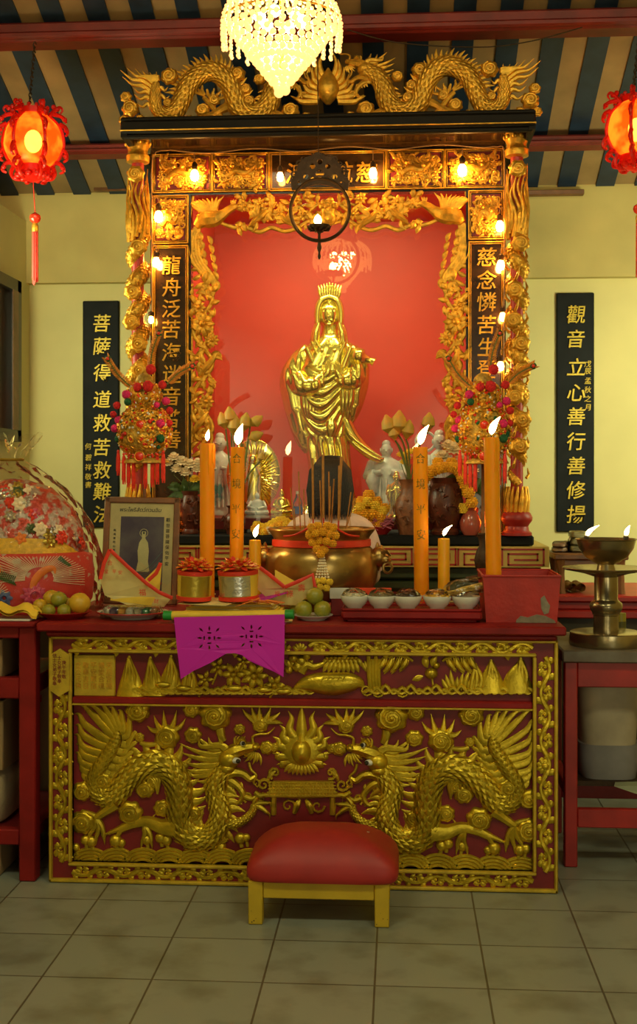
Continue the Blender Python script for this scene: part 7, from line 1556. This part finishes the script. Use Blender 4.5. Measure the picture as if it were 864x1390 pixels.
mb = MB(); zsh = ZZ(1052, .5, 800); mb.box((lxa + .051, .40, zsh - .02), (rx1 - .071, .76, zsh)); mb.build('shelf', BRONZE, t, smooth=0)
for yy in (.361, .719): pass
mb = MB(); mb.rbox((lxa + .005, .361, zsh - .05), (lxa + .045, .769, zsh - .0), .004); mb.build('side_rail', RED, t); mb = MB(); mb.rbox((rx1 - .065, .361, zsh - .05), (rx1 - .025, .769, zsh), .004); mb.build('side_rail', RED, t)
# white tub on the shelf
tbx = P(822, 650, .55).x; t = thing('plastic_tub', 'tall white plastic tub with grey lower half under the lamp table', 'tub', (tbx, .57, zsh + .001)); wt = 40 * S(.55); mb = MB()
def tub(z0, z1, f=1): 
    R_ = []
    for u in (0, .04, .5, 1): R_.append([V((tbx + wt * f * (.90 + .1 * min(1, u * 3)) * math.copysign(abs(cos(g)) ** .5, cos(g)), .57 + .15 * f * math.copysign(abs(sin(g)) ** .5, sin(g)), z0 + (z1 - z0) * u)) for g in [2 * pi * i / 36 for i in range(36)]])
    return R_
zg2 = ZZ(1012, .42, 820); zt2 = ZTb - .06
mb.rows(tub(zg2, zt2)); mb.build('white_upper', mat('dirty_white_plastic', (.42, .34, .22), .5, 0, .25, 6), t); mb = MB(); mb.rows(tub(zsh + .001, zg2, 1.004)); mb.build('grey_lower', mat('grey_plastic', (.20, .18, .17), .5, 0, .2, 8), t)
mb = MB(); p = V((P(850, 650, .36).x, .37, zsh - .02)); mb.add([p + V(v) for v in ((-.05, -.015, .012), (.10, -.02, .02), (.10, .02, .026), (-.04, .02, .02), (.03, -.03, -.012), (.10, -.03, -.02))], [[0, 1, 2, 3], [0, 4, 5, 1]]); one('folded_leaflet', mb, mat('grey_green_paper', (.28, .28, .16), .6), 'grey green folded leaflet on the rail under the lamp table', 'paper', smooth=0)
# oil lamp
YO2 = .445; ko = S(YO2); oc = V((P(822, 650, YO2).x, YO2, ZTb)); zo = lambda y: ZZ(y, YO2, 822) - ZTb
t = thing('oil_lamp', 'tall brass oil lamp with two burning wicks on the right table', 'lamp', oc)
mb = MB(); mb.lathe([(48 * ko, .001), (49 * ko, .01), (47.5 * ko, zo(858)), (46 * ko, zo(857)), (20 * ko, zo(858)), (.001, zo(858))], oc, 48); mb.build('drum_base', STEEL, t)
mb = MB(); mb.lathe([(17 * ko, zo(859)), (16.6 * ko, zo(835)), (18 * ko, zo(834)), (18 * ko, zo(832)), (20 * ko, zo(829)), (22 * ko, zo(823)), (20.5 * ko, zo(818)), (17 * ko, zo(815)), (15.5 * ko, zo(813)), (15.5 * ko, zo(782))], oc, 36); mb.build('column', STEEL, t)
mb = MB(); mb.lathe([(15 * ko, zo(783)), (30 * ko, zo(778)), (56 * ko, zo(773)), (58 * ko, zo(771)), (57 * ko, zo(770)), (30 * ko, zo(774)), (12 * ko, zo(776))], oc, 48); mb.build('drip_plate', STEEL, t)
mb = MB(); mb.lathe([(13 * ko, zo(776)), (12 * ko, zo(772)), (11 * ko, zo(766)), (17 * ko, zo(763)), (28 * ko, zo(756)), (36 * ko, zo(744)), (39 * ko, zo(733)), (41 * ko, zo(732)), (40 * ko, zo(731)), (37 * ko, zo(734)), (.001, zo(736))], oc, 48); mb.build('oil_bowl', STEEL, t)
for dx, dy_, ln in ((-27, -.03, 1.1), (25, -.02, .35)):
    mb = MB(); c = oc + V((dx * ko, dy_, zo(733))); mb.ball(c + V((0, 0, 3 * ko)), 4 * ko, 10, 7, 1, 1, 1.1); mb.build('wick', INK, t); flame_at(c + V((0, 0, 5 * ko)), 15 * ko, ln, t)
mb = MB(); cnx = V((P(845, 650, .68).x, .735, ZTb)); k = S(.68)
t = thing('tin_can', 'small yellow tin standing behind the oil lamp base', 'can', cnx); mb.lathe([(7 * k, .001), (7.2 * k, .003), (7.2 * k, 30 * k), (6.8 * k, 31 * k), (.001, 31 * k)], cnx, 20); mb.build('can_body', mat('yellow_tin', (.42, .36, .03), .4), t); mb = MB(); mb.lathe([(7.3 * k, 8 * k), (7.3 * k, 20 * k)], cnx, 20); mb.build('label', mat('olive_label', (.16, .15, .03), .5), t)
# bench and low table behind
YBk = 1.42; kb = S(YBk); bz = ZZ(809, YBk, 800); bx0_ = PX1 + .04; bx1_ = bx0_ + .9
t = thing('offering_bench', 'dark red stepped bench beside the shrine platform', 'bench', ((bx0_ + bx1_) / 2, 1.7, 0))
mb = MB(); mb.rbox((bx0_, YBk, bz - .03), (bx1_, 2.2, bz), .006); mb.rbox((bx0_ + .01, YBk + .03, bz - .07), (bx1_, 2.2, bz - .03), .006); mb.rbox((bx0_, YBk + .005, bz - .11), (bx1_, 2.2, bz - .07), .006); mb.build('bench_top', RED, t)
mb = MB(); mb.box((bx0_ + .02, YBk + .05, .001), (bx1_, 2.18, bz - .11)); mb.build('bench_body', mat('dark_olive_wood', (.05, .04, .02), .5, 0, .3, 8), t, smooth=0)
sx_a, sx_b = P(752, 650, 1.5).x, P(853, 650, 1.5).x; szt = ZZ(752, 1.5, 800)
t = thing('low_table', 'small brown wooden table on the red bench behind the oil lamp', 'table', ((sx_a + sx_b) / 2, 1.66, bz)); mb = MB(); mb.rbox((sx_a, 1.5, szt - .03), (sx_b, 1.85, szt), .006); mb.build('table_top', BROWN, t)
mb = MB(); mb.rbox((sx_a + .02, 1.52, szt - .06), (sx_b - .02, 1.54, szt - .03), .004); mb.build('apron', BROWN, t)
for x in (sx_a + .015, sx_b - .055):
    for y in (1.515, 1.79): mb = MB(); mb.tube([V((x + .02, y + .02, bz + .001)), V((x + .02, y + .02, bz + .03)), V((x + .022, y + .02, (bz + szt) / 2)), V((x + .02, y + .02, szt - .03))], [.026, .022, .017, .026], 8); mb.build('leg', BROWN, t)
for i, (x, l) in enumerate(((775, 'rolled orange paper under the small brown table, beside its leg'), (787, 'rolled orange paper with open end under the small brown table'))):
    c = V((P(x, 650, 1.6).x, 1.56, bz + .026)); mb = MB(); pts = []
    for j in range(40): a = j * .42; q = .006 + .0005 * j; pts.append((q * cos(a), q * sin(a)))
    R_ = [[c + V((a, y, b2)) for a, b2 in pts] for y in (0, .2)]; mb.rows(R_, False); one('paper_roll', mb, mat('roll_orange', (.62, .28, .05), .6) if i == 0 else MATS['roll_orange'], l, 'paper', 'rolled papers under the small table', tuple(c - V((0, 0, .026))))
rr = random.Random(31)
for i, (x, y, w, h, l, m_) in enumerate(((762, 748, 22, 16, 'clear wrapped pale packet on the small brown table, nearest the shrine', mat('pale_goods', (.60, .42, .30), .5, 0, .3, 20)), (785, 746, 26, 22, 'clear wrapped packets heaped on the small brown table behind the lamp flame', mat('greenish_goods', (.50, .48, .28), .5, 0, .4, 20)), (806, 748, 14, 15, 'small dark yellow packet on the brown table beside the oil bowl', mat('ochre_goods', (.42, .28, .05), .5, 0, .3, 20)))):
    k = S(1.62); c = V((P(x, 650, 1.62).x, 1.66, szt)); t = thing('wrapped_packet', l, 'packet', c, 'packets on the small brown table'); M = Matrix.Rotation(.25 * (i - 1), 3, 'Z')
    for j in range(2 + (i == 1)):
        mb = MB(); hh = h * k * .40; n_ = 28; cz_ = szt + .002 + j * hh * 1.04; R_ = []
        for u, f_ in ((0, .86), (.25, 1), (.7, 1), (1, .86)): R_.append([V((c.x, c.y, cz_ + u * hh)) + M @ V((w * k * .48 * f_ * math.copysign(abs(cos(g)) ** .45, cos(g)) * (1 - .08 * j), .075 * f_ * math.copysign(abs(sin(g)) ** .45, sin(g)), .003 * noise.noise(V((g * 2, u, i))))) for g in [2 * pi * q / n_ for q in range(n_)]])
        mb.rows(R_); mb.build('goods', m_, t)
        mb = MB(); mb.rows([[p + (p - V((c.x, c.y, cz_ + hh / 2))) * (.05 + .04 * noise.noise(p * 60)) + V((0, 0, .0015)) for p in r_] for r_ in R_]); mb.build('plastic_wrap', FILM2, t)
